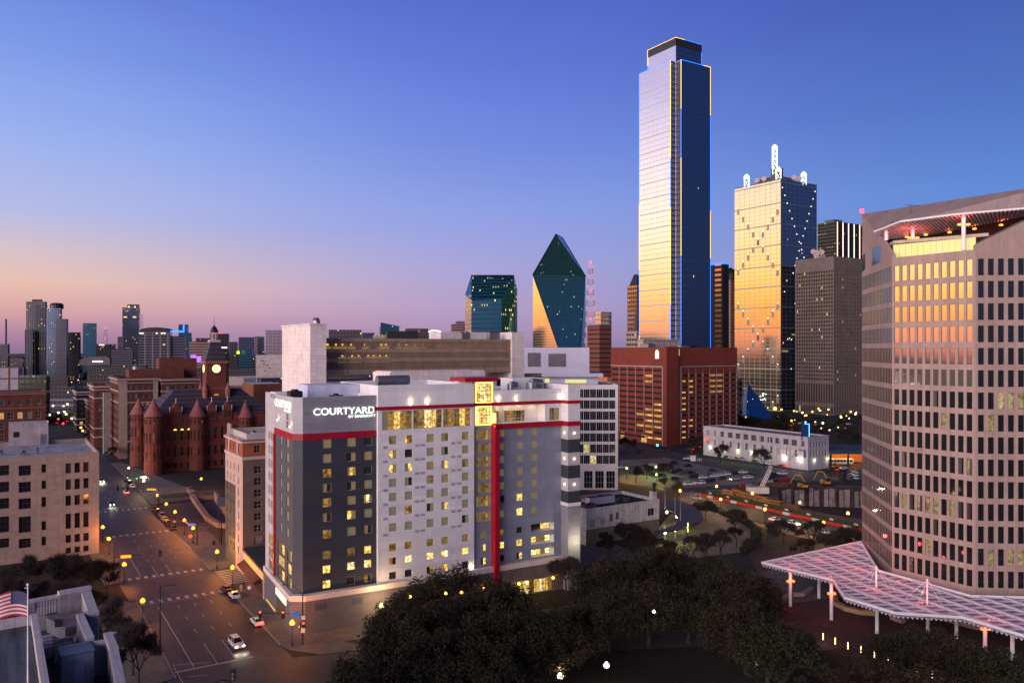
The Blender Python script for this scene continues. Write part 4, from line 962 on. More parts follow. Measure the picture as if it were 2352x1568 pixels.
o, P_, z_ = made['banded apartment wing right of the curved-roof tower']; neon(o, D(392, 760, 1002), D(423, 760.5, 1002), n_blue, .9); neon(o, D(392, 762, 1002), D(423, 762.5, 1002), n_blue, .6)
o, P_, z_ = made['blue-lit hotel tower with orange reflecting wall']; neon(o, D(422, 746, 1292), D(422, 760, 1292), n_blue, 1.3)
o, P_, z_ = made['low dark block with a lit name panel under the far mast']; mb = MB(); p_ = D(227, 793, 1490); mb.box(p_, p_+Vector((10, .4, 1.8))); mb.build('name_panel', emis('greenish', (.6, 1, .5), 2), o)
o, P_, z_ = made['teal office with a small green sign']; p_ = D(547, 808.5, 975); mb = MB(); mb.lathe(p_, [(.3, -2), (2.0, -1.6), (1.3, 1), (.2, 1.8)], 6); mb.build('green_sign', emis('green_sign', (.5, 1, .02), 3), o)
o, P_, z_ = made['square brown tower right behind the clock tower']; p_ = D(508, 799.5, 1235); mb = MB(); mb.box(p_, p_+Vector((9, .5, 2))); mb.build('name_panel', emis('whitesign', (.9, 1, .9), 2), o); neon(o, D(492, 765.5, 1246), D(513, 765.5, 1246), emis('red_line', (1, .08, .03), 1), .6)
o, P_, z_ = made['arch-topped pale office behind the garage']; mb = MB()
pp = [D(984, 762, 892), D(992, 759, 892), D(1005, 759.5, 892), D(1016, 763, 892), D(1017, 778, 892)]
for a, b in zip(pp, pp[1:]): mb.tube(a, b, .7, n=5)
mb.build('lit_arch', emis('arch', (1, .85, .7), 1.6), o)
o, P_, z_ = made['teal glass wedge building behind the garage']; mb = MB(); q0, q1 = P_[0], P_[1]
mb.hull([(q0.x, q0.y, z_), (q1.x, q1.y, z_), (q0.x, q0.y+15, z_), (q1.x, q1.y+15, z_), (q0.x, q0.y, z_+6), (q0.x, q0.y+15, z_+6), (q1.x, q1.y+8, z_+1)]); mb.build('sloped_top', c_teal, o)
o, P_, z_ = made['pinkish stepped office left of the flat-topped green block']; boxon(o, P_, z_, .35, 1, .1, .9, 5, c_pink)
# round-roofed arena and magenta-lit fountain building
o = empty('arena', D0(217, 1250), 'low arched-roof arena with a lit name strip on the left horizon', 'arena', 'distant city buildings')
mb = MB(); prf = [(182, 828), (190, 823), (205, 820), (225, 818.5), (242, 818), (252, 822), (253, 838), (183, 838)]
fr_ = [D(x, y, 1240) for x, y in prf]; bk_ = [p_+Vector((0, 80, 0)) for p_ in fr_]
mb.poly(fr_[::-1]); mb.poly(bk_)
for i in range(len(fr_)): j = (i+1) % len(fr_); mb.poly([fr_[i], fr_[j], bk_[j], bk_[i]])
mb.build('hall', mat('arena_wall', (.10, .075, .08), .8), o); mb = MB(); p_ = D(212, 831, 1238); mb.box(p_, p_+Vector((16, .5, 1.6))); mb.build('name_strip', emis('whitesign', (.9, 1, .9), 2), o)
o = empty('lit_screen', D0(443, 1050), 'glowing purple and pink lit screen among the far roofs', 'screen'); mb = MB(); p_ = D(438, 832, 1050); mb.box(p_, p_+Vector((6, 2, 10))); mb.box(p_+Vector((7, 0, 0)), p_+Vector((13, 2, 8))); mb.build('screen', emis('purple', (.42, .16, .9), 1.4), o)
# ============================================================ low blocks around the far end of the street
L_ = [
 ('long low brown block with lit windows under the arena', 195, 200, 262, 842, 1000, c_lowb), ('tan parking block with yellow lamps in the far middle', 250, 255, 335, 838, 900, c_lowb),
 ('flat lit roof row at the foot of the apartment group', 95, 100, 156, 868, 900, c_lowb), ('far low warehouse at the left edge', -40, 0, 55, 842, 1100, c_grey),
 ('low grey block beyond the crossroads', 60, 64, 125, 902, 780, c_grey), ('flat pale roof block right of the crossroads', 112, 116, 170, 889, 760, c_grey),
 ('low brown building with a water tank, far right of the street', 200, 205, 300, 862, 760, c_lowb), ('brick block with yellow windows behind the clock tower', 395, 400, 462, 845, 700, c_lowb),
 ('far low brick row between courthouse and white tower', 520, 524, 600, 848, 900, c_lowb), ('long low far roof between courthouse and white tower', 526, 530, 650, 862, 760, c_grey),
 ('low far block behind the clock tower shoulder', 330, 334, 400, 856, 820, c_grey),
 ('dim low row on the far left horizon', -60, -20, 52, 822, 2200, c_grey), ('dim low row between the left towers', 150, 158, 180, 812, 2300, c_grey), ('dim low row under the teal tower', 210, 214, 280, 825, 1900, c_grey),
]
for r_ in L_: made[r_[0]] = ftower(*r_[:6], r_[6], cat='building', name='low_block', **wd)
# white office with slit windows and red brick block right of the courthouse
o, P_, z_ = ftower('white concrete block with narrow slit windows left of the white tower', 585, 588, 660, 815, 560, mat('slit_wall', (.48, .40, .40), .85, joint=(8, 1.2, .05), jcol=(.8, .8, .8)), 'building', 'concrete_block', 'mid-distance city blocks', **wd)
mb = MB(); f = Face(P_[0], P_[1])
for a_, y_, w_ in ((598, 829, 9), (604, 836, 4), (612, 840, 4), (617, 846, 5), (608, 853, 4)): t_, z0 = f.tz(a_, y_); mb.obox(f.at(t_, 0, .05), f.d, w_*.3, -f.n, .05, z0, z0+.6)
mb.build('slit_windows', m_dmetal, o)
o, P_, z_ = ftower('red brick hall with a white flat roof behind the courthouse', 556, 582, 650, 882, 440, mat('brick_red_hall', (.26, .09, .05), .85, joint=(2, .6, .03, .5)), 'building', 'brick_hall', 'mid-distance city blocks', mt=m_roofw, d_u=u, d_v=v)
o, P_, z_ = ftower('orange brick hall left of the red brick hall behind the courthouse', 524, 545, 575, 888, 470, mat('brick_or_hall', (.33, .13, .06), .85, joint=(2, .6, .03, .5)), 'building', 'brick_hall', 'mid-distance city blocks', mt=m_roofw)
o, P_, z_ = ftower('low white-roofed block behind the brick halls', 526, 560, 640, 868, 620, mat('plain_tan', (.25, .2, .18), .85), 'building', 'low_block', 'mid-distance city blocks', mt=m_roofw)
o, P_, z_ = ftower('brown block with lit rows below the white concrete block', 590, 600, 660, 868, 520, c_lowb, 'building', 'low_block', 'mid-distance city blocks', mt=m_roofw)
# ============================================================ windows kits for the nearer blocks
BM = [mat('sash_pale', (.36, .31, .28), .7), glass('pane_dark', (.06, .055, .06), .08, .6), room('pane_lit', (1, .62, .2), .8), emis('pane_dim', (.5, .3, .12), .25), mat('blind', (.2, .17, .15), .9)]
def bs(x, ft=.08, mx=1, mz=1, lit=.06):
    q = x if isinstance(x, float) else rnd.random(); k_ = 2 if q < lit*.5 else (3 if q < lit else (4 if q < lit+.1 else 1)); return (((1, k_),), ft, mx, mz)
def cornice(parent, poly, z, h, out, m, name='cornice'):
    mb = MB(); mb.prism(inset([Vector(p[:2]) for p in poly], -out), z, z+h)
    return mb.build(name, m, parent)
def ringbelt(parent, poly, z, h, out, m, name='cornice'):
    mb = MB(); a = inset([Vector(p[:2]) for p in poly], -out); b = inset([Vector(p[:2]) for p in poly], .02); n = len(poly)
    for i in range(n):
        j = (i+1) % n
        mb.poly([(a[i].x, a[i].y, z), (a[j].x, a[j].y, z), (a[j].x, a[j].y, z+h), (a[i].x, a[i].y, z+h)])
        mb.poly([(a[i].x, a[i].y, z+h), (a[j].x, a[j].y, z+h), (b[j].x, b[j].y, z+h), (b[i].x, b[i].y, z+h)])
        mb.poly([(b[i].x, b[i].y, z), (b[j].x, b[j].y, z), (a[j].x, a[j].y, z), (a[i].x, a[i].y, z)])
    return mb.build(name, m, parent)
# --- white-towered parking building behind the hotel
m_marb = mat('pale_marble', (.80, .69, .66), .75, var=.1, scale=.25, joint=(1.6, 1.2, .025), jcol=(.66, .6, .62), streak=.12)
m_scr = mat('brown_concrete_frame', (.33, .225, .17), .9, var=.2, scale=.3, streak=.2)
gar = empty('parking_garage', D0(745, 240), 'white-towered garage building with a brown slatted screen behind the hotel', 'garage')
Pg = Vector(D0(745.5, 240)[:2]); Fg = Face(Pg, Pg+u*74); L = Fg.t(1173); Fg = Face(Pg, Pg+u*L)
zt_, zb_ = 61.5, 50.3
mb = MB(); mb.obox(Fg.at(0, 0, -1.2), u, L, v, 18, zb_, zt_-.4, 0); mb.build('car_decks', [mat('deck_dark', (.03, .025, .025), .9)], gar)
mb = MB(); mb.obox(Fg.at(0, 0, 0), u, L, v, 1.0, zt_-1.0, zt_); mb.obox(Fg.at(0, 0, 0), u, L, v, 1.0, zb_, zb_+1.6)
nlev = 3
for k_ in range(1, 3): z0 = zb_+1.6+(zt_-1-zb_-1.6)*k_/3; mb.obox(Fg.at(0, 0, 0), u, L, v, .9, z0-.55, z0+.55)
mb.build('screen_frame', m_scr, gar)
mb = MB(); ns = 190
for i in range(ns): mb.obox(Fg.at(L*(i+.2)/ns, 0, -.15), u, L/ns*.45, v, .35, zb_+1.6, zt_-1)
mb.build('slats', m_scr, gar)
ydot = emis('deck_lamp', (1, .68, .12), 3.5)
hor = MB()
for i, x in enumerate((755, 775, 790, 810, 842, 879, 889, 920, 937, 957, 975, 1013, 1032, 1056, 1077, 1110, 1128, 1147, 1167)):
    t_ = Fg.t(x); big = x in (755, 775, 790, 810, 879, 889, 937, 1056)
    mb = MB(); mb.obox(Fg.at(t_-.35, 0, -1.05), u, .7 if big else .4, v, .3, zt_-2.3, zt_-1.7); mb.obox(Fg.at(t_-1.2, 0, -1.12), u, 2.4, v, .1, zt_-4.0, zt_-2.6, 1); mb.build('deck_lamp', [ydot, emis('deck_glow', (1, .6, .08), .8)], gar)
for x in (790, 812, 826, 850, 862, 876, 890, 1076):
    t_ = Fg.t(x); mb = MB(); mb.obox(Fg.at(t_-.3, 0, -1.05), u, .6, v, .3, zt_-5.7, zt_-5.2); mb.obox(Fg.at(t_-1.3, 0, -1.12), u, 2.6, v, .1, zt_-7.5, zt_-5.8, 1); mb.build('deck_lamp', [ydot, MC['deck_glow']], gar)
# columns of open floor
mb = MB(); mb.obox(Fg.at(-1, 0, .8), u, L+1, v, 16, 47.9, 48.4); 
for i in range(15): mb.obox(Fg.at(i*L/14.5, 0, 0), u, 1.2, v, 1.2, 40, 47.9)
mb.obox(Fg.at(-1, 0, 1), u, L+3, v, 24, 0, 42.3); mb.build('open_floor', m_marb, gar)
mb = MB(); mb.obox(Fg.at(-1, 0, -6), u, L+1, v, .3, 42.4, 47.8); mb.build('inner_wall', MC['deck_dark'], gar)
# left white tower block
wt = gridpoly(648, 712.3, 749.5, 231); zt2 = zat(231, 745); mb = MB(); mb.prism(wt, 0, zt2); mb.build('stair_tower', m_marb, gar)
mb = MB(); mb.prism(inset(wt, -.25), zt2, zt2+.35); mb.build('coping', m_marb, gar)
c_ = wt[0]; mb = MB(); mb.lathe((c_.x+.2, c_.y+6, zt2), [(1.3, 0), (1.3, 1.3), (.8, 2.2)], 10); mb.build('vent_stack', m_metal, gar)
wr_ = gridpoly(1081, 1169.2, 1198, 283); mb = MB(); z_ = zat(283, 757); wr2 = [wr_[0], wr_[1], wr_[1]+v*20, wr_[0]+v*20]; 
mb.obox(Fg.at(L*.70, 0, -14), u, L*.30, v, 9, 50, 64.2); mb.obox(Fg.at(L+.05, 0, .6), u, 5.2, v, 20, 0, 64.0); mb.build('stair_tower', m_marb, gar)
for i, (a_, k_) in enumerate(((.735, 1.3), (.76, 1.6), (.90, 2.4), (.93, 2.2))): plant(Vector(Fg.at(L*a_, 0, -3)[:2]), u, k_, k_, zt_-.4, zt_+1.5+k_*.4, m_metal, par=gar)
# the low white block standing before it
Pw = Vector(D0(895, 222)[:2]); f = Face(Pw, Pw+u*60); Lw = f.t(1114); mb = MB(); mb.obox(Pw, u, Lw, v, 12, 0, 51.6); mb.obox(Pw+u*.4, u, Lw-.8, v, 11, 51.6, 51.9); mb.build('front_block', m_marb, gar)
# --- white office with glass bands
off = empty('office_building', D0(1418, 326), 'white office with horizontal glass bands right behind the hotel', 'office building')
du_, dv_ = Vector((1, -.03)).normalized(), Vector((.03, 1)).normalized()
Po = Vector(D0(1262, 330)[:2]); Fo = Face(Po, Po+du_*60); Lo = Fo.t(1419.5); po = [Po, Po+du_*Lo, Po+du_*Lo+dv_*30, Po+dv_*30]; Fo = Face(po[0], po[1])
OM = [mat('white_mullion', (.55, .52, .56), .6), glass('office_pane', (.012, .022, .026), .08, .5), room('office_lit', (.9, .85, .35), .7), mat('office_dark', (.012, .014, .02), .6), mat('office_teal', (.03, .06, .07), .5)]
wins = []; ztop = zat(326, 884)
for r in range(8):
    z1 = ztop-1.9-r*4.55
    if z1 < 10: break
    for q in range(10):
        a = 1.0+q*(Lo-2)/10; x = rnd.random(); s_ = (((1, 1 if x > .02 else 2),), .07, 2, 0)
        wins.append((Fo, a, a+(Lo-2)/10-.12, z1-3.5, z1, .25, s_))
for q in range(3): wins.append((Fo, Lo-14+q*4.6, Lo-10.4+q*4.6, .6, 7.8, .8, (((1, 1),), .12, 2, 2)))
shell(off, [tuple(p) for p in po], 0, ztop, mat('office_white', (.72, .68, .72), .75, var=.06), m_roofw, wins, parapet=.9); put_windows(off, wins, OM)
# vertical mullions over the bands are in the windows; upper plant floors
q0 = Vector(D0(1250, 345)[:2]); pw_ = mat('plant_white', (.50, .48, .60), .75, var=.06)
f = Face(q0, q0+du_*80); a1 = f.t(1374); mb = MB(); mb.obox(q0, du_, a1, dv_, 16, ztop-.5, zat(345, 866)); mb.build('upper_floor', pw_, off)
mb = MB(); mb.obox(q0-du_*1-dv_*2, du_, f.t(1390), dv_, 20, zat(345, 865), zat(345, 857)); mb.build('roof_slab', pw_, off)
a1 = f.t(1353.6); mb = MB(); mb.obox(q0-du_*9, du_, a1+9, dv_, 12, zat(345, 857), zat(345, 798)); mb.build('plant_floor', pw_, off)
mb = MB(); mb.obox(Vector(f.at(f.t(1259.5), 0, .1)[:2]), du_, f.t(1300)-f.t(1259.5), dv_, .1, zat(345, 842), zat(345, 812)); mb.obox(Vector(f.at(f.t(1212), 0, .1)[:2]), du_, f.t(1242)-f.t(1212), dv_, .1, zat(345, 842), zat(345, 810)); mb.build('louvre', mat('louvre', (.15, .14, .17), .7, joint=(8, .4, .06), jcol=(.6, .6, .6)), off)
mb = MB(); mb.obox(Vector(f.at(f.t(1298), 0, .12)[:2]), du_, f.t(1347)-f.t(1298), dv_, .1, zat(345, 879), zat(345, 871)); mb.obox(Vector(f.at(f.t(1252), 0, .12)[:2]), du_, f.t(1262)-f.t(1252), dv_, .1, zat(345, 879), zat(345, 869)); mb.build('lit_window', emis('olive_light', (.75, .75, .2), .7), off)
# --- red parking block
m_rb = mat('red_brick_panel', (.20, .034, .022), .85, var=.14, scale=.1, joint=(2.4, .8, .05, .5), jcol=(.75, .7, .7), streak=.12)
kp = gridpoly(1403.3, 1525.6, 1693, 479); zk = zat(479, 797.6)
rg = empty('parking_garage', (kp[0].x, kp[0].y, 0), 'huge dark red brick parking garage with open decks and a white emblem', 'garage')
Fr_, Fl_ = Face(kp[0], kp[1]), Face(kp[3], kp[0])
KM = [mat('pale_post', (.30, .24, .22), .8), mat('deck_shadow', (.012, .01, .01), .9), room('deck_yellow', (1, .60, .12), .75), emis('deck_strip', (.75, .48, .14), .28)]
wins = []; p1 = Fl_.t(1521.5); r0 = Fr_.t(1564)
for r in range(13):
    z1 = zk-13.3-r*3.45
    for q in range(6):
        a = .5+q*(p1-1)/6; x = rnd.random(); lit_ = (q in (4, 5) and x < .55+(.2 if r > 5 else -.25)) or (q == 3 and r > 7 and x < .4)
        wins.append((Fl_, a+.3, a+(p1-1)/6-.3, z1-1.3, z1, .5, ((((.35, 3), (.65, 2)) if lit_ else ((1, 1),)), .0, 0, 0)))
    if r > 0:
        for q in range(8):
            a = r0+.5+q*(Fr_.W-r0-1)/8; x = rnd.random(); k_ = 1
            if q < 2 and x < .6: k_ = 2
            if q in (4, 5) and r < 5: k_ = 3
            wins.append((Fr_, a+.6, a+(Fr_.W-r0-1)/8-.6, z1-.9 if k_ == 2 else z1-1.3, z1, .5, ((((1, k_)),) if k_ != 2 else ((.7, 2), (.3, 1)), .0, 0, 0)))
for x0, x1, y0, y1 in ((1423, 1434.5, 1019, 1002),):
    pass
for a_, b_ in ((1423, 1434), (1470, 1485.5)): wins.append((Fl_, Fl_.t(a_), Fl_.t(b_), .3, 5.2, .8, (((1, 2),), .3, 0, 0)))
shell(rg, [tuple(p) for p in kp], 0, zk, m_rb, m_roofg, wins, parapet=1.0); put_windows(rg, wins, KM, name='deck_opening')
mb = MB()
for q in range(1, 6): a = .5+q*(p1-1)/6; mb.obox(Fl_.at(a-.2, 0, .22), Fl_.d, .4, -Fl_.n, .2, 6, zk-12)
mb.obox(Fl_.at(.1, 0, .25), Fl_.d, p1, -Fl_.n, .2, zk-12, zk-11.3); mb.obox(Fl_.at(p1-.1, 0, .25), Fl_.d, .7, -Fl_.n, .2, 0, zk-12); mb.obox(Fr_.at(r0-.8, 0, .25), Fr_.d, .7, -Fr_.n, .2, 0, zk-12); mb.obox(Fr_.at(r0-.8, 0, .25), Fr_.d, Fr_.W-r0, -Fr_.n, .2, zk-12, zk-11.4)
mb.build('posts', KM[0], rg)
for q in range(0, 9):
    a = r0+.5+q*(Fr_.W-r0-1)/8; mb = MB(); mb.obox(Fr_.at(a-.12, 0, .1), Fr_.d, .24, -Fr_.n, .1, 6, zk-13)
    for r in range(1, 13): z1 = zk-13.3-r*3.45; mb.hull([Fr_.at(a-.3, z1-1.4, .02), Fr_.at(a+.3, z1-1.4, .02), Fr_.at(a-.3, z1+1, .02), Fr_.at(a+.3, z1+1, .02), Fr_.at(a-.3, z1-1.4, .5), Fr_.at(a+.3, z1-1.4, .5)])
    mb.build('bracket_post', KM[0], rg)
# projecting stair pier on the corner
mb = MB(); mb.obox(kp[0]-u*.2-v*2.2, u, Fr_.t(1556)-1, v, 2.2, 0, zk+.5); mb.build('stair_pier', m_rb, rg)
mb = MB(); mb.obox(Fr_.at(Fr_.t(1559), 0, .1), Fr_.d, .8, -Fr_.n, .1, zk-5, zk-1); mb.build('lit_window', emis('dim_slot', (.7, .5, .2), .5), rg)
e0 = Fl_.t(1506); mb = MB(); ez = zk-6.8   # plain white arch-shaped sign
mb.prism([(0, 0)]*3, 0, 0) if False else None
pts_ = [(0, 0), (.45, .6), (.9, 0), (1.25, .9), (1.45, .1), (1.8, .9), (2.1, 0), (2.55, .6), (3.0, 0), (3.0, 3.6), (2.6, 4.7), (1.5, 5.3), (.4, 4.7), (0, 3.6)]
fr2 = [Fl_.at(e0+x*.9, ez+z, .35) for x, z in pts_]; bk2 = [Fl_.at(e0+x*.9, ez+z, .02) for x, z in pts_]
mb.poly(fr2); 
for i in range(len(fr2)): j = (i+1) % len(fr2); mb.poly([bk2[i], bk2[j], fr2[j], fr2[i]])
mb.build('white_emblem', emis('emblem', (.95, 1, 1), 1.6), rg)
plant(kp[0]-u*0+v*14, u, 6, 8, zk-1, zk+2.2, m_metal, par=rg); plant(kp[0]+u*20+v*6, u, 5, 4, zk-1, zk+1.4, m_metal, par=rg); plant(kp[0]+u*30+v*9, u, 7, 3, zk-1, zk+1.2, m_dmetal, par=rg); plant(kp[0]+v*20+u*3, u, 4, 3, zk-1, zk+1.8, m_white, par=rg)
f = Face(kp[0]+v*2+u*2, kp[1]); mb = MB()
for x in (1470, 1520, 1545, 1570): pass
o = empty('low_building', D0(1545, 560), 'grey concrete podium at the foot of the tallest tower', 'building', 'mid-distance city blocks'); mb = MB(); pq = Vector(D0(1478, 548)[:2]); mb.obox(pq, u, 62, v, 6, 0, zat(548, 779)); mb.build('podium', mat('podium_concrete', (.42, .33, .32), .8, joint=(6, 8, .3), jcol=(.5, .45, .45)), o)
# ============================================================ blocks along the street
m_brick = mat('dark_red_brick', (.16, .045, .032), .88, var=.2, scale=.3, joint=(1.2, .4, .03, .5), jcol=(.7, .65, .65))
m_bone = mat('bone_stone', (.38, .28, .235), .88, var=.12, scale=.3, joint=(1.5, .75, .02, .5), jcol=(.75, .7, .7), streak=.15)
m_ltrim = mat('pale_trim', (.46, .38, .35), .8, var=.1)
m_sand = mat('red_sandstone', (.165, .045, .032), .9, var=.25, scale=.5, joint=(1.1, .55, .04, .5), jcol=(.6, .55, .55), bump=.3)
m_sand2 = mat('red_sandstone_trim', (.27, .10, .075), .9, var=.15)
m_slate = mat('slate_roof', (.040, .032, .048), .7, var=.2, scale=.4, joint=(400, 2.6, .55, 0), jcol=(1.7, 1.5, 1.5))
m_cone = mat('cone_tiles', (.27, .085, .085), .8, var=.15, joint=(.8, .5, .04, .5), jcol=(.7, .7, .7))
# --- beige block on the left
Qc = Vector((-117.7, 227.0)); Pq = Qc-u*75; zq = 28.9
bq = empty('office_building', (Qc.x, Qc.y, 0), 'beige stone office with dark windows and a pale weathered flat roof at the left', 'office building')
pq = [Pq, Qc, Qc+v*42, Pq+v*42]; Fq = Face(Pq, Qc)
wins = []
def V2(x, y): return .25*x, 940.8+.25*y
for (x0, x1), rows in (((172, 284), 0), ((382, 423), 1), ((603, 653), 2), ((685, 735), 2), ((766, 815), 2), ((-30, 84), 0)):
    a_, b_ = Fq.t(x0*.25), Fq.t(x1*.25)
    R_ = {0: [(510, 603), (662, 757), (813, 910), (980, 1127), (1182, 1268)], 1: [(500, 576), (650, 726), (800, 892), (1022, 1104), (1163, 1244)], 2: [(485, 577), (632, 727), (780, 872), (945, 1084), (1140, 1212), (1255, 1310)]}[rows]
    xm = (x0+x1)*.125
    for i, (y0, y1) in enumerate(R_):
        z1, z0 = Fq.z(xm if rows != 2 else 177, 940.8+.25*y0), Fq.z(xm if rows != 2 else 177, 940.8+.25*y1)
        wins.append((Fq, a_, b_, z0, z1, .45, ((((1, 3) if (rows == 2 and i < 2 and rnd.random() < .35) else (1, 1)),), .07, 2 if rows == 0 else 1, 1 if i < 3 else 2)))
for k_ in range(1, 5):
    for i, (z0, z1) in enumerate([(w[3], w[4]) for w in wins[:5]]):
        a_, b_ = wins[0][1], wins[0][2]; wins.append((Fq, a_-6.9*(k_+1), b_-6.9*(k_+1), z0, z1, .45, (((1, 1),), .07, 2, 1)))
wins = [w for w in wins if w[1] > .3]
shell(bq, [tuple(p) for p in pq], 0, zq, m_bone, mat('weathered_roof', (.30, .28, .34), .9, var=.45, scale=.25), wins, parapet=1.2)
BQ = [mat('steel_sash', (.055, .05, .05), .6), glass('pane_black', (.035, .03, .035), .08, .5), emis('pane_glim', (1, .5, .12), .5), mat('pane_warm', (.06, .025, .015), .5)]
put_windows(bq, wins, BQ)
P1_ = Vector(D0(20, 249)[:2]); f = Face(P1_, P1_+u*30); lw_ = f.t(111)
mb = MB(); mb.obox(P1_, u, lw_, v, 8, zq-1.2, zat(255, 969)); mb.build('penthouse', mat('penthouse_render', (.42, .34, .35), .85, streak=.2), bq)
mb = MB(); mb.obox(Vector(f.at(f.t(30.5), 0, .05)[:2]), u, 1.6, v, .1, zq+1.6, zq+3.3); mb.build('window', m_dmetal, bq); mb = MB(); mb.obox(Vector(f.at(f.t(93), 0, .05)[:2]), u, 1.6, v, .1, zq-1, zq+2.2); mb.build('door', m_metal, bq)
plant(Pq+u*20+v*18, u, 6, 4, zq-1.2, zq+.6, m_metal, par=bq); plant(Pq+u*60+v*14, u, .8, .8, zq-1.2, zq+.3, m_metal, par=bq)
for i in range(5): plant(Pq+u*(35+i*5.3)+v*(8+(i*7) % 11), u, 1.2+.3*(i % 3), 1, zq-1.2, zq-.4, m_metal, par=bq)
# --- narrow brick hotel between street and crimson-banded hotel
Sc = Vector(D0(557.5, 206)[:2]); sL = tdir(Sc, v, 517.5); ps = [Sc, Sc+u*26, Sc+u*26+v*sL, Sc+v*sL]; zs_ = 34.6
nb = empty('brick_building', (Sc.x, Sc.y, 0), 'narrow ten-storey building with a red brick top floor beside the white hotel', 'building')
Fsl, Fsr = Face(ps[3], ps[0]), Face(ps[0], ps[1]); zb1 = zat(206, 1053)
m_orb = mat('orange_red_brick', (.33, .09, .045), .88, var=.15, joint=(1, .35, .03, .5), jcol=(.75, .7, .7)); m_taup = mat('taupe_brick', (.15, .105, .10), .88, var=.15, joint=(1, .35, .03, .5), jcol=(.75, .7, .7)); m_pinks = mat('pink_stone', (.48, .33, .28), .85, var=.1)
wins = []
for r in range(9):
    z1 = zb1-2.2-r*3.05
    if z1 < 5: break
    for x in (523, 530, 537.5): a_ = Fsl.t(x); wins.append((Fsl, a_-.55, a_+.55, z1-1.9, z1, .25, bs(rnd.random(), .06, 0, 1, .02)))
    a_ = Fsl.t(547.8); wins.append((Fsl, a_-.6, a_+.6, z1-1.9, z1, .25, bs(rnd.random(), .06, 0, 1, .02)))
    for k_ in range(4): a_ = 2.9+k_*6; wins.append((Fsr, a_, a_+1.9, z1-1.9, z1, .25, bs(rnd.random(), .08, 1, 1, .02)))
for x in (522, 530, 536.5, 547.5): a_ = Fsl.t(x); wins.append((Fsl, a_-.5, a_+.5, zb1+1.3, zb1+3.3, .25, bs(.5, .06, 0, 1)))
for k_ in range(4): a_ = 2.9+k_*6; wins.append((Fsr, a_, a_+1.6, zb1+1.3, zb1+3.2, .25, bs(.5, .08, 1, 1)))
hs = lambda F: [(w[1], w[2], w[3], w[4]) for w in wins if w[0] is F]
mb = MB(); tm = Fsl.t(541)
holed(mb, Fsl, 0, tm, 0, zb1-8, hs(Fsl), .27, 1); holed(mb, Fsl, 0, tm, zb1-8, zb1, hs(Fsl), .27, 2); holed(mb, Fsl, tm, Fsl.W, 0, zb1, hs(Fsl), .27, 2); holed(mb, Fsr, 0, Fsr.W, 0, zb1, hs(Fsr), .27, 3)
holed(mb, Fsl, 0, Fsl.W, zb1, zs_, hs(Fsl), .27, 0); holed(mb, Fsr, 0, Fsr.W, zb1, zs_, hs(Fsr), .27, 0)
for i in (1, 2): f = Face(ps[i], ps[(i+1) % 4]); mb.poly([f.at(0, 0), f.at(f.W, 0), f.at(f.W, zs_), f.at(0, zs_)], 3)
mb.build('wall', [m_orb, mat('olive_brick', (.11, .085, .06), .88, joint=(1, .35, .03, .5), jcol=(.75, .7, .7)), m_pinks, m_taup], nb); put_windows(nb, wins, BM)
ringbelt(nb, ps, zb1-.4, .8, .18, m_ltrim); ringbelt(nb, ps, zs_-.9, .5, .35, m_ltrim)
ip = inset(ps, 1.3); mb = MB(); mb.poly([(p.x, p.y, zs_) for p in ps]); mb.build('roof', m_roofw, nb)
mb = MB(); jp = inset(ip, .4)
for i in range(4):
    j = (i+1) % 4; mb.hull([(*ip[i], zs_), (*ip[j], zs_), (*jp[i], zs_), (*jp[j], zs_), (*ip[i], zs_+1.5), (*ip[j], zs_+1.5), (*jp[i], zs_+1.5), (*jp[j], zs_+1.5)])
mb.build('parapet', m_ltrim, nb)
for x in (519.5, 523): a_ = Fsl.t(x); mb = MB(); mb.obox(Fsl.at(a_, 0, -.3), Fsl.d, .7, -Fsl.n, .5, zs_-1, zs_+3.0); mb.build('chimney', m_ltrim, nb)
for x in (526.5, 546.5):
    a_ = Fsl.t(x); mb = MB(); mb.obox(Fsl.at(a_-.5, 0, .2), Fsl.d, .9, -Fsl.n, .2, zb1+.5, zs_-.9); mb.hull([Fsl.at(a_-.8, zs_-.9, .25), Fsl.at(a_+.8, zs_-.9, .25), Fsl.at(a_, zs_+.5, .25), Fsl.at(a_-.8, zs_-.9, 0), Fsl.at(a_+.8, zs_-.9, 0), Fsl.at(a_, zs_+.5, 0)]); mb.build('stone_surround', m_ltrim, nb)
plant(ps[0]+u*4+v*6, u, 1.4, 1.4, zs_, zs_+1.2, m_white, par=nb); plant(ps[0]+u*9+v*10, u, 2.4, 2, zs_, zs_+1.3, m_metal, par=nb)
lamp_light(nb, Fsl.at(6, 4.6, 2.0), 500, (1, .55, .12), .3)
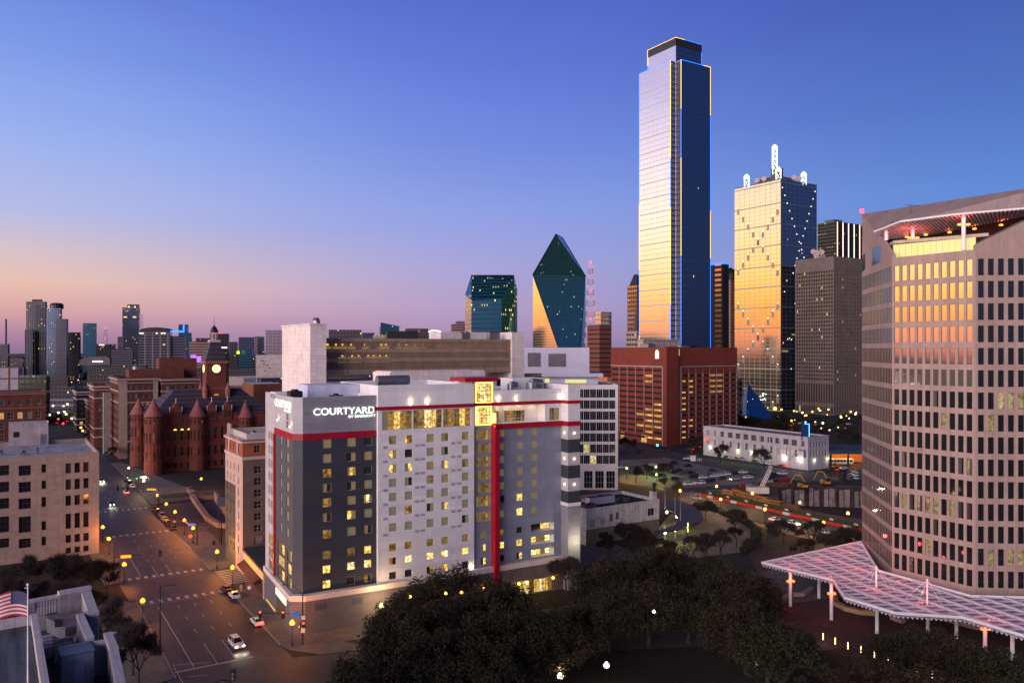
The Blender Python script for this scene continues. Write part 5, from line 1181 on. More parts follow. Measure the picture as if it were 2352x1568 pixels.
# ground-level shop between them
sp = Vector(D0(560, 197)[:2]); shp = empty('shop', (Sc.x, Sc.y-3, 0), 'low shop with a lit fascia and dark awning between the two hotels', 'shop')
ss = Sc+u*.2; e_ = L0+FL.n*.2; fsh = Face(ss-v*.2, e_); mb = MB(); pl_ = [ss-v*.2, Vector((e_.x, e_.y))-u*0, Vector((e_.x, e_.y))+u*18+v*1, ss+u*18-v*.2]
mb.prism(pl_, 0, 6.2); mb.build('wall', mat('shop_brick', (.20, .07, .05), .85, joint=(1, .4, .03, .5)), shp)
mb = MB(); mb.prism(inset(pl_, -.25), 6.2, 6.7); mb.build('roof_edge', m_roofd, shp)
mb = MB(); mb.obox(fsh.at(1, 0, .3), fsh.d, fsh.W-2, -fsh.n, .28, 4.4, 5.9); mb.build('fascia', emis('fascia', (1, .45, .16), .55), shp)
mb = MB(); mb.hull([fsh.at(1.2, 4.2, .02), fsh.at(fsh.W-3.5, 4.2, .02), fsh.at(1.2, 3.1, 1.9), fsh.at(fsh.W-3.5, 3.1, 1.9), fsh.at(1.2, 2.9, 1.9), fsh.at(fsh.W-3.5, 2.9, 1.9), fsh.at(1.2, 2.9, .02), fsh.at(fsh.W-3.5, 2.9, .02)]); mb.build('awning', mat('awning_dark', (.05, .012, .012), .8), shp)
mb = MB(); mb.obox(fsh.at(1.5, 0, .06), fsh.d, fsh.W-4.2, -fsh.n, .05, .4, 2.9); mb.build('shop_window', glass('shopglass', (.08, .05, .05), .1, .6), shp)
for a_ in (.1, fsh.W-.45): mb = MB(); mb.obox(fsh.at(a_, 0, .25), fsh.d, .35, -fsh.n, .25, 0, 6.1); mb.build('pilaster', m_cream, shp)
# --- ornate tan and red block (left of the courthouse)
def ornate(label, xl, xc, xr, Y, ytop, wl, wallm, trim, nl, nf, name='brick_building', group='old brick blocks along the street', bandz=(.16, .30, .78), wr=None, lit=.02):
    P = gridpoly(xl, xc, xr, Y, wl=wl, wr=wr); z1 = zat(Y, ytop); o = empty(name, (P[0].x, P[0].y, 0), label, 'building', group)
    fl_, fr_ = Face(P[3], P[0]), Face(P[0], P[1]); ws = []; zz0, zz1 = 4.5, z1-3.5
    for F_ in (fl_, fr_):
        nc = max(2, int(F_.W/ (F_.W and nl))); 
        for r in range(nf):
            for q in range(nc):
                if (q % 4) == 3 and F_ is fr_ and nc > 6: continue
                ph_ = (zz1-zz0)/nf; pw = (F_.W-1.5)/nc; x = .75+pw*(q+.5); w = pw*.5; ws.append((F_, x-w/2, x+w/2, zz0+ph_*r+ph_*.24, zz0+ph_*r+ph_*.80, .3, bs(rnd.random(), .1, 1, 1, lit)))
    shell(o, [tuple(p) for p in P], 0, z1, wallm, m_roofd, ws, parapet=1.0); put_windows(o, ws, BM)
    for k_ in bandz: ringbelt(o, P, z1*k_, .7, .22, trim)
    ringbelt(o, P, z1-1.6, 1.0, .9, trim); ringbelt(o, P, z1-3.2, .5, .3, trim); return o, P, z1
o, P, z1 = ornate('tall tan stone and red brick block with pale window frames, corner facing the crossroads', 255, 272.5, 363, 423, 867, 40, mat('wine_brick', (.13, .04, .035), .88, var=.15, joint=(1, .4, .03, .5)), m_bone, 3.2, 8, bandz=(.2, .68, .82))
fl_ = Face(P[3], P[0]); mb = MB(); mb.obox(fl_.at(0, 0, .08), fl_.d, .01, -fl_.n, .01, 0, .01)
pl = MB(); fr_ = Face(P[0], P[1])
for a0, a1, z0_, z1_ in ((0, 4.2, 0, z1-1.7), (fr_.W-2.5, fr_.W, 0, z1-1.7), (4.2, fr_.W-2.5, z1*.83, z1-3.3)): q = MB(); q.obox(fr_.at(a0, 0, .1), fr_.d, a1-a0, -fr_.n, .09, z0_, z1_) if z0_ == 0 else None; (q.build('corner_pier', m_bone, o) if q.v else None)
mb = MB(); mb.obox(P[0]+u*6+v*8, u, 28, v, 14, z1-.9, z1+4); mb.build('roof_block', m_brick, o); mb = MB(); mb.obox(P[0]+u*22+v*14, u, 20, v, 12, z1-.9, z1+10); mb.build('roof_block', m_brick, o)
mb = MB(); c_ = P[0]+u*10+v*12; mb.lathe((c_.x, c_.y, z1+4), [(1.8, 0), (1.8, 1.5), (.1, 3.4)], 12); mb.build('roof_vent', m_metal, o)
o, P, z1 = ornate('rear half of the tan and brick block, behind the courthouse roof', 371, 372, 456, 432, 868, 26, MC['wine_brick'], m_bone, 3.2, 8, bandz=(.2, .68, .82))
ornate('slim red brick tower block with a pale cornice left of the tan block', 211, 216, 256, 470, 884, 30, m_brick, m_ltrim, 3.6, 9, lit=.0)
o, P, z1 = ornate('small brick block stepping down to the left of the slim brick tower', 199, 203, 216, 500, 917, 22, m_brick, m_ltrim, 4, 5, lit=.05)
o, P, z1 = ornate('dark five-storey block with white trim right of the far crossroads', 157, 176, 213, 560, 897, 30, m_dmetal, m_ltrim, 5, 6, lit=.15)
o = empty('stair_shaft', D0(246, 432), 'tall pale ribbed concrete shaft on the corner of the tan block', 'shaft'); a_ = Vector(D0(238.5, 440)[:2]); f = Face(a_, a_+u*10); mb = MB(); zz = zat(435, 903); wf = f.t(253.5)
mb.obox(a_, u, wf, v, 6, 0, zz); mb.build('shaft', mat('shaft_concrete', (.30, .25, .24), .85, joint=(.8, 60, .12), jcol=(.5, .5, .5)), o)
# red block at the left edge with arched windows
Pv = Vector(D0(103.5, 470)[:2]); lv = 70.0; pv = [Pv-u*lv, Pv, Pv+v*35, Pv-u*lv+v*35]; Fv_ = Face(pv[0], pv[1]); zv = zat(470, 899)
o = empty('brick_building', (Pv.x, Pv.y, 0), 'long dark red brick warehouse with arched windows at the left edge', 'building', 'old brick blocks along the street'); wins = []
for q in range(15):
    x = lv-3.4-q*4.6
    if x < 2: break
    wins.append((Fv_, x-1.2, x+1.2, zv-7.5, zv-4.2, .3, bs(.5, .15, 2, 0)))
    wins.append((Fv_, x-1.4, x+1.4, zv-15.5, zv-11.5, .3, bs(rnd.random(), .2, 1, 1, .2))); wins.append((Fv_, x-1.4, x+1.4, zv-21, zv-17.5, .3, bs(rnd.random(), .2, 1, 1, .15))); wins.append((Fv_, x-1.4, x+1.4, zv-28, zv-24, .3, bs(rnd.random(), .2, 1, 1, .1)))
shell(o, [tuple(p) for p in pv], 0, zv, m_brick, m_roofg, wins); put_windows(o, wins, BM); ringbelt(o, pv, zv-1.5, .9, .5, mat('terracotta_trim', (.28, .12, .09), .8)); ringbelt(o, pv, zv-9.5, .6, .25, MC['terracotta_trim'])
o, P_, z_ = ftower('tall pale wall at the left edge behind the red warehouse', -20, 0, 42, 845, 640, mat('pale_wall', (.33, .28, .33), .85), 'building', 'low_block', 'mid-distance city blocks', **wd); f = Face(P_[0], P_[1]); mb = MB(); mb.obox(f.at(f.t(19), 0, .2), f.d, 1.2, -f.n, .2, 0, z_); mb.obox(f.at(0, 0, .22), f.d, f.W, -f.n, .2, z_-9, z_-8); mb.build('steel_frame', m_brick, o)
o, P_, z_ = ftower('dark building with green-lit floors behind the red warehouse', 40, 43, 106, 862, 600, facade('greenlit', (.05, .04, .03), (.02, .03, .02), 4, 4, .1, .2, lit=.12, lc=(.5, .6, .2), ls=.35, metal=.3), 'building', 'low_block', 'mid-distance city blocks', **wd)
# --- the old courthouse
ch = empty('courthouse', D0(353, 372), 'red sandstone courthouse with conical turrets and a clock tower', 'courthouse')
K0 = Vector(D0(350, 374)[:2]); ze = 26.5
Kp = [K0, K0+u*56, K0+u*56+v*40, K0+v*40]; Fk, Fkl = Face(Kp[0], Kp[1]), Face(Kp[3], Kp[0]); wins = []
AM = [m_sand2, glass('court_pane', (.05, .035, .03), .12, .5), emis('court_lit', (1, .66, .08), 1.6), emis('court_dim', (.5, .25, .05), .3)]
for q in range(16):
    x = 3.8+q*3.1
    if x > 53: break
    for (z0, z1_, k_) in ((1.2, 4.0, 1), (7, 11.5, 1), (14.5, 19.5, 1)):
        kk = 1
        wins.append((Fk, x-.75, x+.75, z0, z1_, .4, (((1, kk),), .12, 0, 1)))
for q in range(11):
    x = 3.8+q*3.1
    for (z0, z1_) in ((1.2, 4.0), (7, 11.5), (14.5, 19.5)): wins.append((Fkl, x-.75, x+.75, z0, z1_, .4, (((1, 1),), .12, 0, 1)))
shell(ch, [tuple(p) for p in Kp], 0, ze, m_sand, m_slate, wins, parapet=.1); put_windows(ch, wins, AM)
def arch(F, t_, z, r, out, m, name='arch_window', par=ch, d=.25, lite=False):
    mb = MB(); pts = [F.at(t_+math.cos(a_)*r, z+math.sin(a_)*r, out) for a_ in [math.pi*i/8 for i in range(9)]]; b_ = [p_-Vector((F.n.x, F.n.y, 0))*d for p_ in pts]
    mb.poly(pts)
    for i in range(8): mb.poly([b_[i], pts[i], pts[i+1], b_[i+1]])
    return mb.build(name, m, par)
for q in range(16):
    x = 3.8+q*3.1
    if x < 53: arch(Fk, x, 19.5, .75, .05, AM[2] if q in (2, 3, 4, 5, 10, 12) else AM[1])
# roof: hipped slate with ridge
rz = ze; R0 = inset(Kp, -.6); rt = [Kp[0]+u*12+v*15, Kp[1]-u*12+v*15, Kp[2]-u*12-v*15, Kp[3]+u*12-v*15]
mb = MB(); mb.prism(R0, rz, rz+11.5, top=rt); mb.build('roof', m_slate, ch)
def turret(c, r, zt, coneh, m=m_sand, nwin=8):
    mb = MB(); mb.lathe((c[0], c[1], 0), [(r*1.08, 0), (r*1.08, 6.5), (r, 6.8), (r, 14), (r*1.05, 14.2), (r, 14.5), (r, zt-.8), (r*1.14, zt-.4), (r*1.14, zt)], 16)
    t_ = mb.build('turret', m, ch); mb = MB(); mb.lathe((c[0], c[1], zt), [(r*1.08, 0), (r*.72, coneh*.33), (r*.36, coneh*.66), (.05, coneh)], 16); mb.build('cone_roof', m_cone, t_)
    for i in range(nwin):
        a_ = math.pi+(i+.5)*math.pi/nwin*1.15; p_ = Vector((c[0]+math.cos(a_)*r*1.0, c[1]+math.sin(a_)*r*1.0)); d_ = Vector((-math.sin(a_), math.cos(a_)))
        for z0, z1_, w_ in ((zt-3.6, zt-1.4, .55), (14.8, 19.5, .6), (7.5, 11, .55)):
            if i % 2 == 0 or z0 > 12: mb = MB(); mb.obox(p_-d_*w_*.5-Vector((math.cos(a_), math.sin(a_)))*.1, d_, w_, Vector((math.cos(a_), math.sin(a_))), .16, z0, z1_); mb.build('window', AM[1], t_)
for x, Y, r, yt in ((353, 371, 3.9, 955), (454, 385, 3.8, 955), (564, 398, 3.7, 957)):
    c_ = D0(x, Y); turret(c_, r, zat(Y, yt), 8.3)
c_ = Kp[0]+v*22-u*.5; c_ = D0(318, 399); turret(c_, 3.6, zat(399, 950), 8); c_ = Kp[3]; turret(D0(308.5, 430), 3.2, 25, 8)
# gabled dormers with finials
for x in (6.6, 13.5) if False else (): pass
for x0, w_ in ((404, 5.5), (486, 4.2), (522, 4.2)):
    t_ = Fk.t(x0); mb = MB(); hw_ = w_/2; mb.hull([Fk.at(t_-hw_, ze-3, .5), Fk.at(t_+hw_, ze-3, .5), Fk.at(t_-hw_, ze+2.2, .5), Fk.at(t_+hw_, ze+2.2, .5), Fk.at(t_, ze+6.2, .5), Fk.at(t_-hw_, ze-3, -3), Fk.at(t_+hw_, ze-3, -3), Fk.at(t_-hw_, ze+2.2, -3), Fk.at(t_+hw_, ze+2.2, -3), Fk.at(t_, ze+6.2, -3)])
    d_ = mb.build('dormer', m_sand, ch)
    for dx in (-hw_*.5, hw_*.02, hw_*.55): mb = MB(); mb.obox(Fk.at(t_+dx-.4, 0, .56), Fk.d, .7, -Fk.n, .05, ze-1.6, ze+1.6); mb.build('window', AM[1], d_)
    for dx, h_ in ((-hw_, ze+2.2), (0, ze+6.2), (hw_, ze+2.2)): p_ = Fk.at(t_+dx, h_, .3); mb = MB(); mb.lathe(p_, [(.35, 0), (.2, 1), (.4, 1.5), (.05, 2.3)], 6); mb.build('finial', m_ltrim, d_)
# clock tower
Ct = Vector(D0(489, 396)[:2]); hw_ = 7.4
def sq(c, w): return [c-u*w-v*w, c+u*w-v*w, c+u*w+v*w, c-u*w+v*w]
Ct = Vector(D0(492, 404)[:2]); zA, zB = zat(396, 940), zat(396, 829)
tp = sq(Ct, 5.9); wins = []; fa, fb = Face(tp[0], tp[1]), Face(tp[3], tp[0])
for F_ in (fa, fb):
    for x in (2.4, 5.9, 9.4): wins.append((F_, x-1, x+1, zat(396, 972), zat(396, 952), .5, (((1, 1),), .2, 0, 0)))
    for x in (3.2, 6.1, 9.0): wins.append((F_, x-.7, x+.7, zat(396, 905), zat(396, 893), .5, (((1, 1),), .2, 0, 0))) if False else None
shell(ch, [tuple(p) for p in tp], 18, zA+3.2, m_sand, m_slate, wins, name='tower_shaft', parapet=.2); put_windows(ch, wins, AM)
ringbelt(ch, tp, zA+2.6, 1.0, .45, m_sand2); ringbelt(ch, tp, zat(396, 990), .8, .3, m_sand2)
tq = sq(Ct, 4.8); mb = MB(); mb.prism(tq, zA+3.2, zB); mb.build('belfry', m_sand, ch); ringbelt(ch, tq, zB-1.2, 1.2, .6, m_sand2); ringbelt(ch, tq, zA+10, .5, .25, m_sand2)
F1, F2 = Face(tq[0], tq[1]), Face(tq[3], tq[0])
for F_ in (F1, F2):
    p_ = F_.at(F_.W*.5, zat(396, 846.8), 0); n3 = Vector((F_.n.x, F_.n.y, 0)); mb = MB(); mb.tube(p_-n3*.1, p_+n3*.3, 2.3, n=24); mb.build('clock_rim', m_sand2, ch)
    mb = MB(); mb.tube(p_+n3*.3, p_+n3*.36, 2.0, n=24); ck = mb.build('clock_face', emis('clock', (1, .92, .42), 1.5), ch); d3 = Vector((F_.d.x, F_.d.y, 0)); mb = MB()
    for an, ln in ((100, 1.3), (190, .9)): q_ = p_+n3*.4; mb.tube(q_, q_+(d3*math.cos(R(an))+Vector((0, 0, math.sin(R(an)))))*ln, .09, n=4)
    for k_ in range(12): a_ = R(k_*30); q_ = p_+n3*.4+(d3*math.cos(a_)+Vector((0, 0, math.sin(a_)))); mb.tube(p_+n3*.4+(q_-p_-n3*.4)*1.4, p_+n3*.4+(q_-p_-n3*.4)*1.65, .07, n=4)
    mb.build('clock_hands', m_dmetal, ck)
    arch(F_, F_.W*.5, zA+6.2, 1.5, .08, emis('belfry_glow', (.6, .3, .06), .5)); mb = MB(); mb.obox(F_.at(F_.W*.5-1.5, 0, .1), F_.d, 3, -F_.n, .1, zA+3.4, zA+6.2); mb.build('louvre_opening', MC['belfry_glow'] if F_ is F1 else AM[1], ch)
for i in range(4):
    c_ = tp[i]+(Ct-tp[i])*.08; mb = MB(); mb.lathe((c_.x, c_.y, zA+3.2), [(1.3, 0), (1.3, 5.5), (1.55, 5.8), (.1, 10)], 10); mb.build('corner_pinnacle', m_sand2, ch)
mb = MB(); mb.prism(inset(tq, -.4), zB, zB+9.4, top=sq(Ct, 2.1)); mb.build('mansard', m_slate, ch)
mb = MB(); mb.prism(sq(Ct, 2.6), zB+9.4, zB+10.6); mb.lathe((Ct.x, Ct.y, zB+10.6), [(1.9, 0), (1.9, .3)], 8)
for i in range(8): a_ = i*math.pi/4; mb.tube((Ct.x+math.cos(a_)*1.5, Ct.y+math.sin(a_)*1.5, zB+10.6), (Ct.x+math.cos(a_)*1.5, Ct.y+math.sin(a_)*1.5, zB+14.4), .22, n=5)
mb.build('lantern', m_ltrim, ch); mb = MB(); mb.lathe((Ct.x, Ct.y, zB+14.4), [(2.0, 0), (1.9, .8), (1.3, 2.2), (.5, 3.2), (.12, 3.6), (.08, 8.2)], 12); mb.build('dome', m_dmetal, ch)
# pale patched hip and skylight
p0 = D(372, 935, 385)
# --- white three-storey warehouse on the right
lp_ = gridpoly(1615.6, 1855.7, 1903.8, 382.5); zl = 16.0
wh = empty('warehouse', (lp_[0].x, lp_[0].y, 0), 'long white-painted brick warehouse with bright wall lamps beside the car park', 'warehouse')
m_pbr = mat('painted_brick', (.52, .47, .50), .85, var=.12, scale=.3, joint=(1, .4, .02, .5), jcol=(.85, .8, .85), streak=.25); Fa, Fb = Face(lp_[3], lp_[0]), Face(lp_[0], lp_[1]); wins = []
LM = [mat('sash_grey', (.28, .26, .28), .7), glass('pane_lav', (.10, .09, .11), .15, .5), emis('pane_orange', (1, .5, .1), 1.2), mat('blind_white', (.5, .46, .46), .9)]
def V5(x, y): return 1352.4+.275*x, 735+.275*y
for i, x in enumerate((1118, 1180, 1245, 1310, 1376, 1442, 1512, 1577, 1645, 1715, 1787)):
    px = 1352.4+.275*x; t_ = Fa.t(px); w_ = 1.6 if i < 10 else .9; wins.append((Fa, t_-w_, t_+w_, 11.1, 14.0, .3, (((1, 1 if i != 6 else 1),), .12, 2, 1)))
    x2 = x+2+i*1.5; t_ = Fa.t(1352.4+.275*(x2)); wins.append((Fa, t_-.75, t_+.75, 5.9, 9.3, .3, (((1, 3 if i in (7, 8) else 1),), .12, 1, 1)))
for x in (993, 1057):
    for z0, z1_ in ((11, 14), (6, 9)): t_ = Fa.t(1352.4+.275*x); wins.append((Fa, t_-.8, t_+.8, z0, z1_, .3, (((1, 1),), .12, 0, 1)))
for k_ in range(6):
    x = 1.6+k_*(Fb.W-2.2)/6
    for z0, z1_ in ((11.0, 13.6), (6.0, 9.2)): wins.append((Fb, x, x+1.1, z0, z1_, .3, (((1, 1),), .1, 1, 1)))
shell(wh, [tuple(p) for p in lp_], 0, zl, m_pbr, m_roofg, wins, parapet=.7); put_windows(wh, wins, LM)
for k_ in range(11): t_ = 3+k_*(Fa.W-5)/10.5; mb = MB(); mb.obox(Fa.at(t_, 0, .15), Fa.d, .6, -Fa.n, .15, 0, zl-.6); mb.build('pilaster', m_pbr, wh)
ringbelt(wh, lp_, zl-.5, .35, .2, m_pbr)
for i, (x, y) in enumerate(((1015, 1055), (1133, 1072), (1247, 1090), (1360, 1105), (1500, 1127), (1635, 1140), (1765, 1150))):
    px, py = V5(x, y); t_ = Fa.t(px); g_ = i < 5; mb = MB(); mb.obox(Fa.at(t_-.3, 0, .5), Fa.d, .6, -Fa.n, .45, 5.0, 5.35); o = mb.build('wall_lamp', emis('cool_lamp' if g_ else 'white_lamp', (.75, 1, .6) if g_ else (1, .95, .85), 9), wh)
    lamp_light(o, Fa.at(t_, 4.6, 1.0), 150 if g_ else 420, (.75, 1, .5) if g_ else (1, .9, .75), .15)
for t_ in (Fb.W*.3, Fb.W*.92): mb = MB(); mb.obox(Fb.at(t_-.25, 0, .5), Fb.d, .5, -Fb.n, .45, 4.6, 4.95); o = mb.build('wall_lamp', emis('cool_lamp', (.75, 1, .6), 9), wh); lamp_light(o, Fb.at(t_, 4.3, 1.0), 110, (.9, 1, .6), .15)
t_ = Fa.t(1652); arch(Fa, t_, 2.4, 1.3, .1, m_dmetal, 'doorway', wh); mb = MB(); mb.obox(Fa.at(t_-1.3, 0, .1), Fa.d, 2.6, -Fa.n, .1, 0, 2.4); mb.build('door', m_dmetal, wh)
mb = MB(); t_ = Fa.t(1625); mb.obox(Fa.at(t_-1, 0, 1.2), Fa.d, 2.6, -Fa.n, .4, 8.4, 9.6); mb.build('red_sign', emis('red_neon', (1, .09, .03), 1.6), wh)
mb = MB(); p_ = D(1862, 1005, 384); mb.box(p_+Vector((-4, 1, -1)), p_+Vector((-.4, 1.6, 7))); mb.build('blue_sign_frame', mat('sign_navy', (.01, .04, .12), .5), wh)
neon(wh, p_+Vector((-2.6, .8, 6.6)), p_+Vector((-.4, .8, 6.6)), n_blue if False else emis('cyan_neon', (.05, .5, 1), 3), .16); neon(wh, p_+Vector((-.4, .8, 6.6)), p_+Vector((-.4, .8, 0)), MC['cyan_neon'], .16)
# fire stair on the corner of the warehouse
mb = MB(); a0 = Fa.t(1812)
mb.tube(Fa.at(a0, 3, .8), Fa.at(a0+7, 9.6, .8), .12, n=4); mb.tube(Fa.at(a0, 4, .8), Fa.at(a0+7, 10.6, .8), .05, n=4); mb.obox(Fa.at(a0+6.5, 0, 1.3), Fa.d, 3.2, -Fa.n, 1.2, 9.6, 9.8); mb.build('fire_stair', m_metal, wh)
mb = MB(); mb.tube(Fa.at(Fa.W*.55, 3.4, .7), Fa.at(Fa.W*.55+.01, 3.41, .7), .1, n=4)
# --- bus shelter hall with orange light
bh = empty('bus_station', D0(1930, 400), 'low bus station hall glowing orange under a dark roof', 'bus station')
b0 = Vector(D0(1906, 392)[:2]); mb = MB(); mb.obox(b0, Vector((1, 0)), 26, Vector((0, 1)), 26, 6.6, 8.4); mb.build('roof', mat('roof_teal', (.02, .05, .07), .6), bh)
mb = MB(); mb.obox(b0+Vector((0, 20)), Vector((1, 0)), 26, Vector((0, 1)), .4, 0, 6.6); mb.build('wall', mat('orange_wall', (.5, .2, .1), .8), bh)
for x in (.5, 9, 18): mb = MB(); mb.obox(b0+Vector((x, .6)), Vector((1, 0)), .7, Vector((0, 1)), .7, 0, 6.6); mb.build('column', m_dmetal, bh)
for x in (4, 13, 22): mb = MB(); mb.box((b0.x+x-.6, b0.y+8, 6.2), (b0.x+x+.6, b0.y+9, 6.58)); o = mb.build('ceiling_lamp', emis('hall_lamp', (1, .6, .25), 5), bh); lamp_light(o, (b0.x+x, b0.y+8.5, 5.8), 3200, (1, .42, .08), .4)
# ============================================================ stone office tower on the right
TA, TB, TC_ = Vector(D0(1980, 207)[:2]), Vector(D0(2049, 180)[:2]), Vector(D0(2240, 165)[:2])
TD = TC_+(Vector(D0(2352, 164.2)[:2])-TC_)*2.3
tw = empty('office_tower', (TC_.x, TC_.y, 0), 'big pink stone office tower at the right with a carved-out roof terrace', 'office tower')
m_st = mat('pink_granite', (.36, .25, .222), .85, var=.10, scale=.25, joint=(1.55, 30, .035), jcol=(.72, .68, .68), streak=.08)
TM = [mat('tower_frame', (.10, .075, .07), .6), glass('tower_glass', (.56, .50, .42), .03, .92, wave=.02), glass('tower_glass_shaded', (.035, .04, .045), .05, .7, wave=.02), room('tower_lit', (.85, .70, .34), .5), glass('tower_glass_teal', (.10, .22, .24), .06, .8)]  # darker copy of the same glass puts dark reflections into lower and side panes
F1_, F2_, F3_ = Face(TA, TB), Face(TB, TC_), Face(TC_, TD)
zr1 = zat(165, 594); zr18 = zat(165, 1348.7); npi = (zr1-zat(165, 645.4)); wh_ = zr1-zat(165, 632.5)
nrow = int((zr1-zr18)/npi+.6)+0
rows = [zr1-i*(zr1-wh_-zr18)/(nrow-1) for i in range(nrow)]
wins = []
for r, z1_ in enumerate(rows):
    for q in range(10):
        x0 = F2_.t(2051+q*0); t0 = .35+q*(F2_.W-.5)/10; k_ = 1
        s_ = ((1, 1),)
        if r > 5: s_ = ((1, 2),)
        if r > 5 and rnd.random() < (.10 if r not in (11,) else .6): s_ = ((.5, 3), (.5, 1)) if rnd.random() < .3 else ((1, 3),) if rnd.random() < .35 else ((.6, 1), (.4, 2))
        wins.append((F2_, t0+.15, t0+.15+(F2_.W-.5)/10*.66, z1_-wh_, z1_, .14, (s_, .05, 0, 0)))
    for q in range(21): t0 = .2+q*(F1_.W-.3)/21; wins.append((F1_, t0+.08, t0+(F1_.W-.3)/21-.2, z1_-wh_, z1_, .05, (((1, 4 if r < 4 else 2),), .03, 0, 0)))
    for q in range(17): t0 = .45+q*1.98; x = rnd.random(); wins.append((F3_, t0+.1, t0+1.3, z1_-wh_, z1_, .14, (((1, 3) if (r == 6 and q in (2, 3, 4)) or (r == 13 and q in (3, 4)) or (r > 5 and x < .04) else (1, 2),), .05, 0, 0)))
zT = rows[0]+1.9      # top of the regular storeys
zTop = zat(207, 492)
Ti = [TA, TB, TC_, TD, TD+Vector((0, 30)), TA+Vector((12, 25))]
mb = MB()
for i in range(6):
    f = Face(Ti[i], Ti[(i+1) % 6]); hs_ = [(w[1], w[2], w[3], w[4]) for w in wins if (w[0].P-f.P).length < .01]
    holed(mb, f, 0, f.W, 0, zT, hs_, .07 if i == 0 else .16)
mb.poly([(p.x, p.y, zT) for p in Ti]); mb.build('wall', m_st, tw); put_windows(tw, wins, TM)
# attic: solid wedge walls with the terrace bite
f1 = F1_; tcut = f1.t(2036)
def P3(F, x, y): t_, z_ = F.tz(x, y); return F.at(t_, z_)
def slab(pts, th, m, name, n):
    mb = MB(); b_ = [p_-Vector((n.x, n.y, 0))*th for p_ in pts]; mb.poly(pts); mb.poly(b_[::-1])
    for i in range(len(pts)): j = (i+1) % len(pts); mb.poly([pts[j], pts[i], b_[i], b_[j]])
    return mb.build(name, m, tw)
a_ = [f1.at(0, zT), f1.at(f1.W, zT), P3(f1, 2048.9, 586), P3(f1, 2012, 528), P3(f1, 1980.5, 492)]
slab(a_, .8, m_st, 'attic_wall', f1.n)
for x0, x1, y0, y1 in ((1979.5, 1987.5, 586, 625), (2003, 2022.5, 568, 610)):
    q = [P3(f1, x0+.8, y1), P3(f1, x1, y1-7), P3(f1, x1, y0-5), P3(f1, x0+.8, y0+2)]; slab([p_+Vector((f1.n.x, f1.n.y, 0))*.03 for p_ in q], .03, TM[4], 'window', f1.n)
# right side wedge rising to the right
f3 = F3_; e3 = f3.W
b_ = [f3.at(0, zT), f3.at(e3, zT), f3.at(e3, zTop), P3(f3, 2352, 509), P3(f3, 2241, 562)]
b_ = [f3.at(0, zT), f3.at(e3, zT), f3.at(e3, zat(TD.y, 470)), f3.at(f3.t(2352), zat(164.2, 508)), f3.at(.02, zat(165, 562))]
slab(b_, .8, m_st, 'attic_wall', f3.n)
mb = MB(); mb.tube(f3.at(.2, zat(165, 559), -.3), f3.at(f3.t(2352), zat(164, 505), -.3), .1, n=5); mb.build('terrace_rail', m_metal, tw)
# high back slab across the terrace, seen from inside: sloping stone roof plane
zl_ = zTop; A3 = Vector((*TA, zl_)); far_r = D(2420, 424, 165); 
TK = Vector(D0(1980.5, 207)[:2])
q0, q1 = D(1980.2, 491.5, 207), D(2440, 420, 168)
q2, q3 = D(2440, 470, 166), D(2352, 477.5, 167.5); q4 = D(2192, 491, 172); q5 = D(2062, 507, 181); q6 = D(2011, 527, 190)
mb = MB(); top_ = [q0, q6, q5, q4, q3, q2, q1]
def back(p_, dy, dz=0): return Vector((p_.x*(1+dy/p_.y)+.3, p_.y+dy, p_.z+dz))
mb.poly(top_)
for a, b in ((q0, q1),): mb.poly([a, b, back(b, 10, -.5), back(a, 10, -.5)]); mb.poly([back(a, 10, -.5), back(b, 10, -.5), back(b, 10, -14), back(a, 10, -14)])
for a, b in zip([q6, q5, q4, q3], [q5, q4, q3, q2]): mb.poly([a, b, back(b, .8, -.1), back(a, .8, -.1)])
mb.poly([q0, back(q0, 10, -.5), back(q0, 10, -14), Vector((q0.x, q0.y, q0.z-14))])
mb.build('roof_slope', mat('roof_granite', (.25, .185, .185), .85, var=.08, scale=.3, joint=(3.2, 2.2, .04, .3), jcol=(.7, .66, .66)), tw)
# terrace room walls (dark red), floor
dr = mat('terrace_brown', (.06, .022, .018), .85, var=.15)
w0, w1_, w2_ = Vector((TB.x+1.0, TB.y+10.5)), Vector((TC_.x+2, TC_.y+13)), Vector((TD.x, TD.y+9)); mb = MB()
zf = zT+.1
wA = Vector((f1.at(f1.t(2013), 0, -.9).x, f1.at(f1.t(2013), 0, -.9).y))
def wallq(a, b, z0, z1, z0b=None, z1b=None): mb.poly([(a.x, a.y, z0), (b.x, b.y, z0), (b.x, b.y, z1 if z1b is None else z1b), (a.x, a.y, z1)])
w0 = Vector(D0(2030, 197)[:2]); w2_ = Vector(D0(2400, 182)[:2])
mb.poly([(w0.x, w0.y, zT), (w2_.x, w2_.y, zT), (w2_.x, w2_.y, zat(182, 487)), (w0.x, w0.y, zat(197, 548))])
mb.build('terrace_wall', dr, tw)
mb = MB(); g0, g1 = Vector(D0(2052, 183)[:2]), Vector(D0(2241, 170.5)[:2]); fg_ = Face(g0, g1)
for q in range(13):
    t0 = q*fg_.W/13; mb.obox(fg_.at(t0+.05, 0, 0), fg_.d, fg_.W/13-.1, -fg_.n, .06, zT, zT+3.3)
mb.build('lounge_glazing', emis('lounge', (.72, .66, .22), .62), tw)
mb = MB()
for q in range(14): t0 = q*fg_.W/13; mb.obox(fg_.at(t0-.05, 0, .05), fg_.d, .1, -fg_.n, .12, zT, zT+3.4)
mb.build('mullions', m_metal, tw)
mb = MB(); mb.prism([g0-Vector((.3, .6)), g1+Vector((2.5, -.4)), Vector((g1.x+9, g1.y+9)), g0+Vector((2, 9))], zT+3.5, zT+4.2); mb.build('lounge_roof', mat('lounge_roof', (.42, .33, .26), .8), tw)
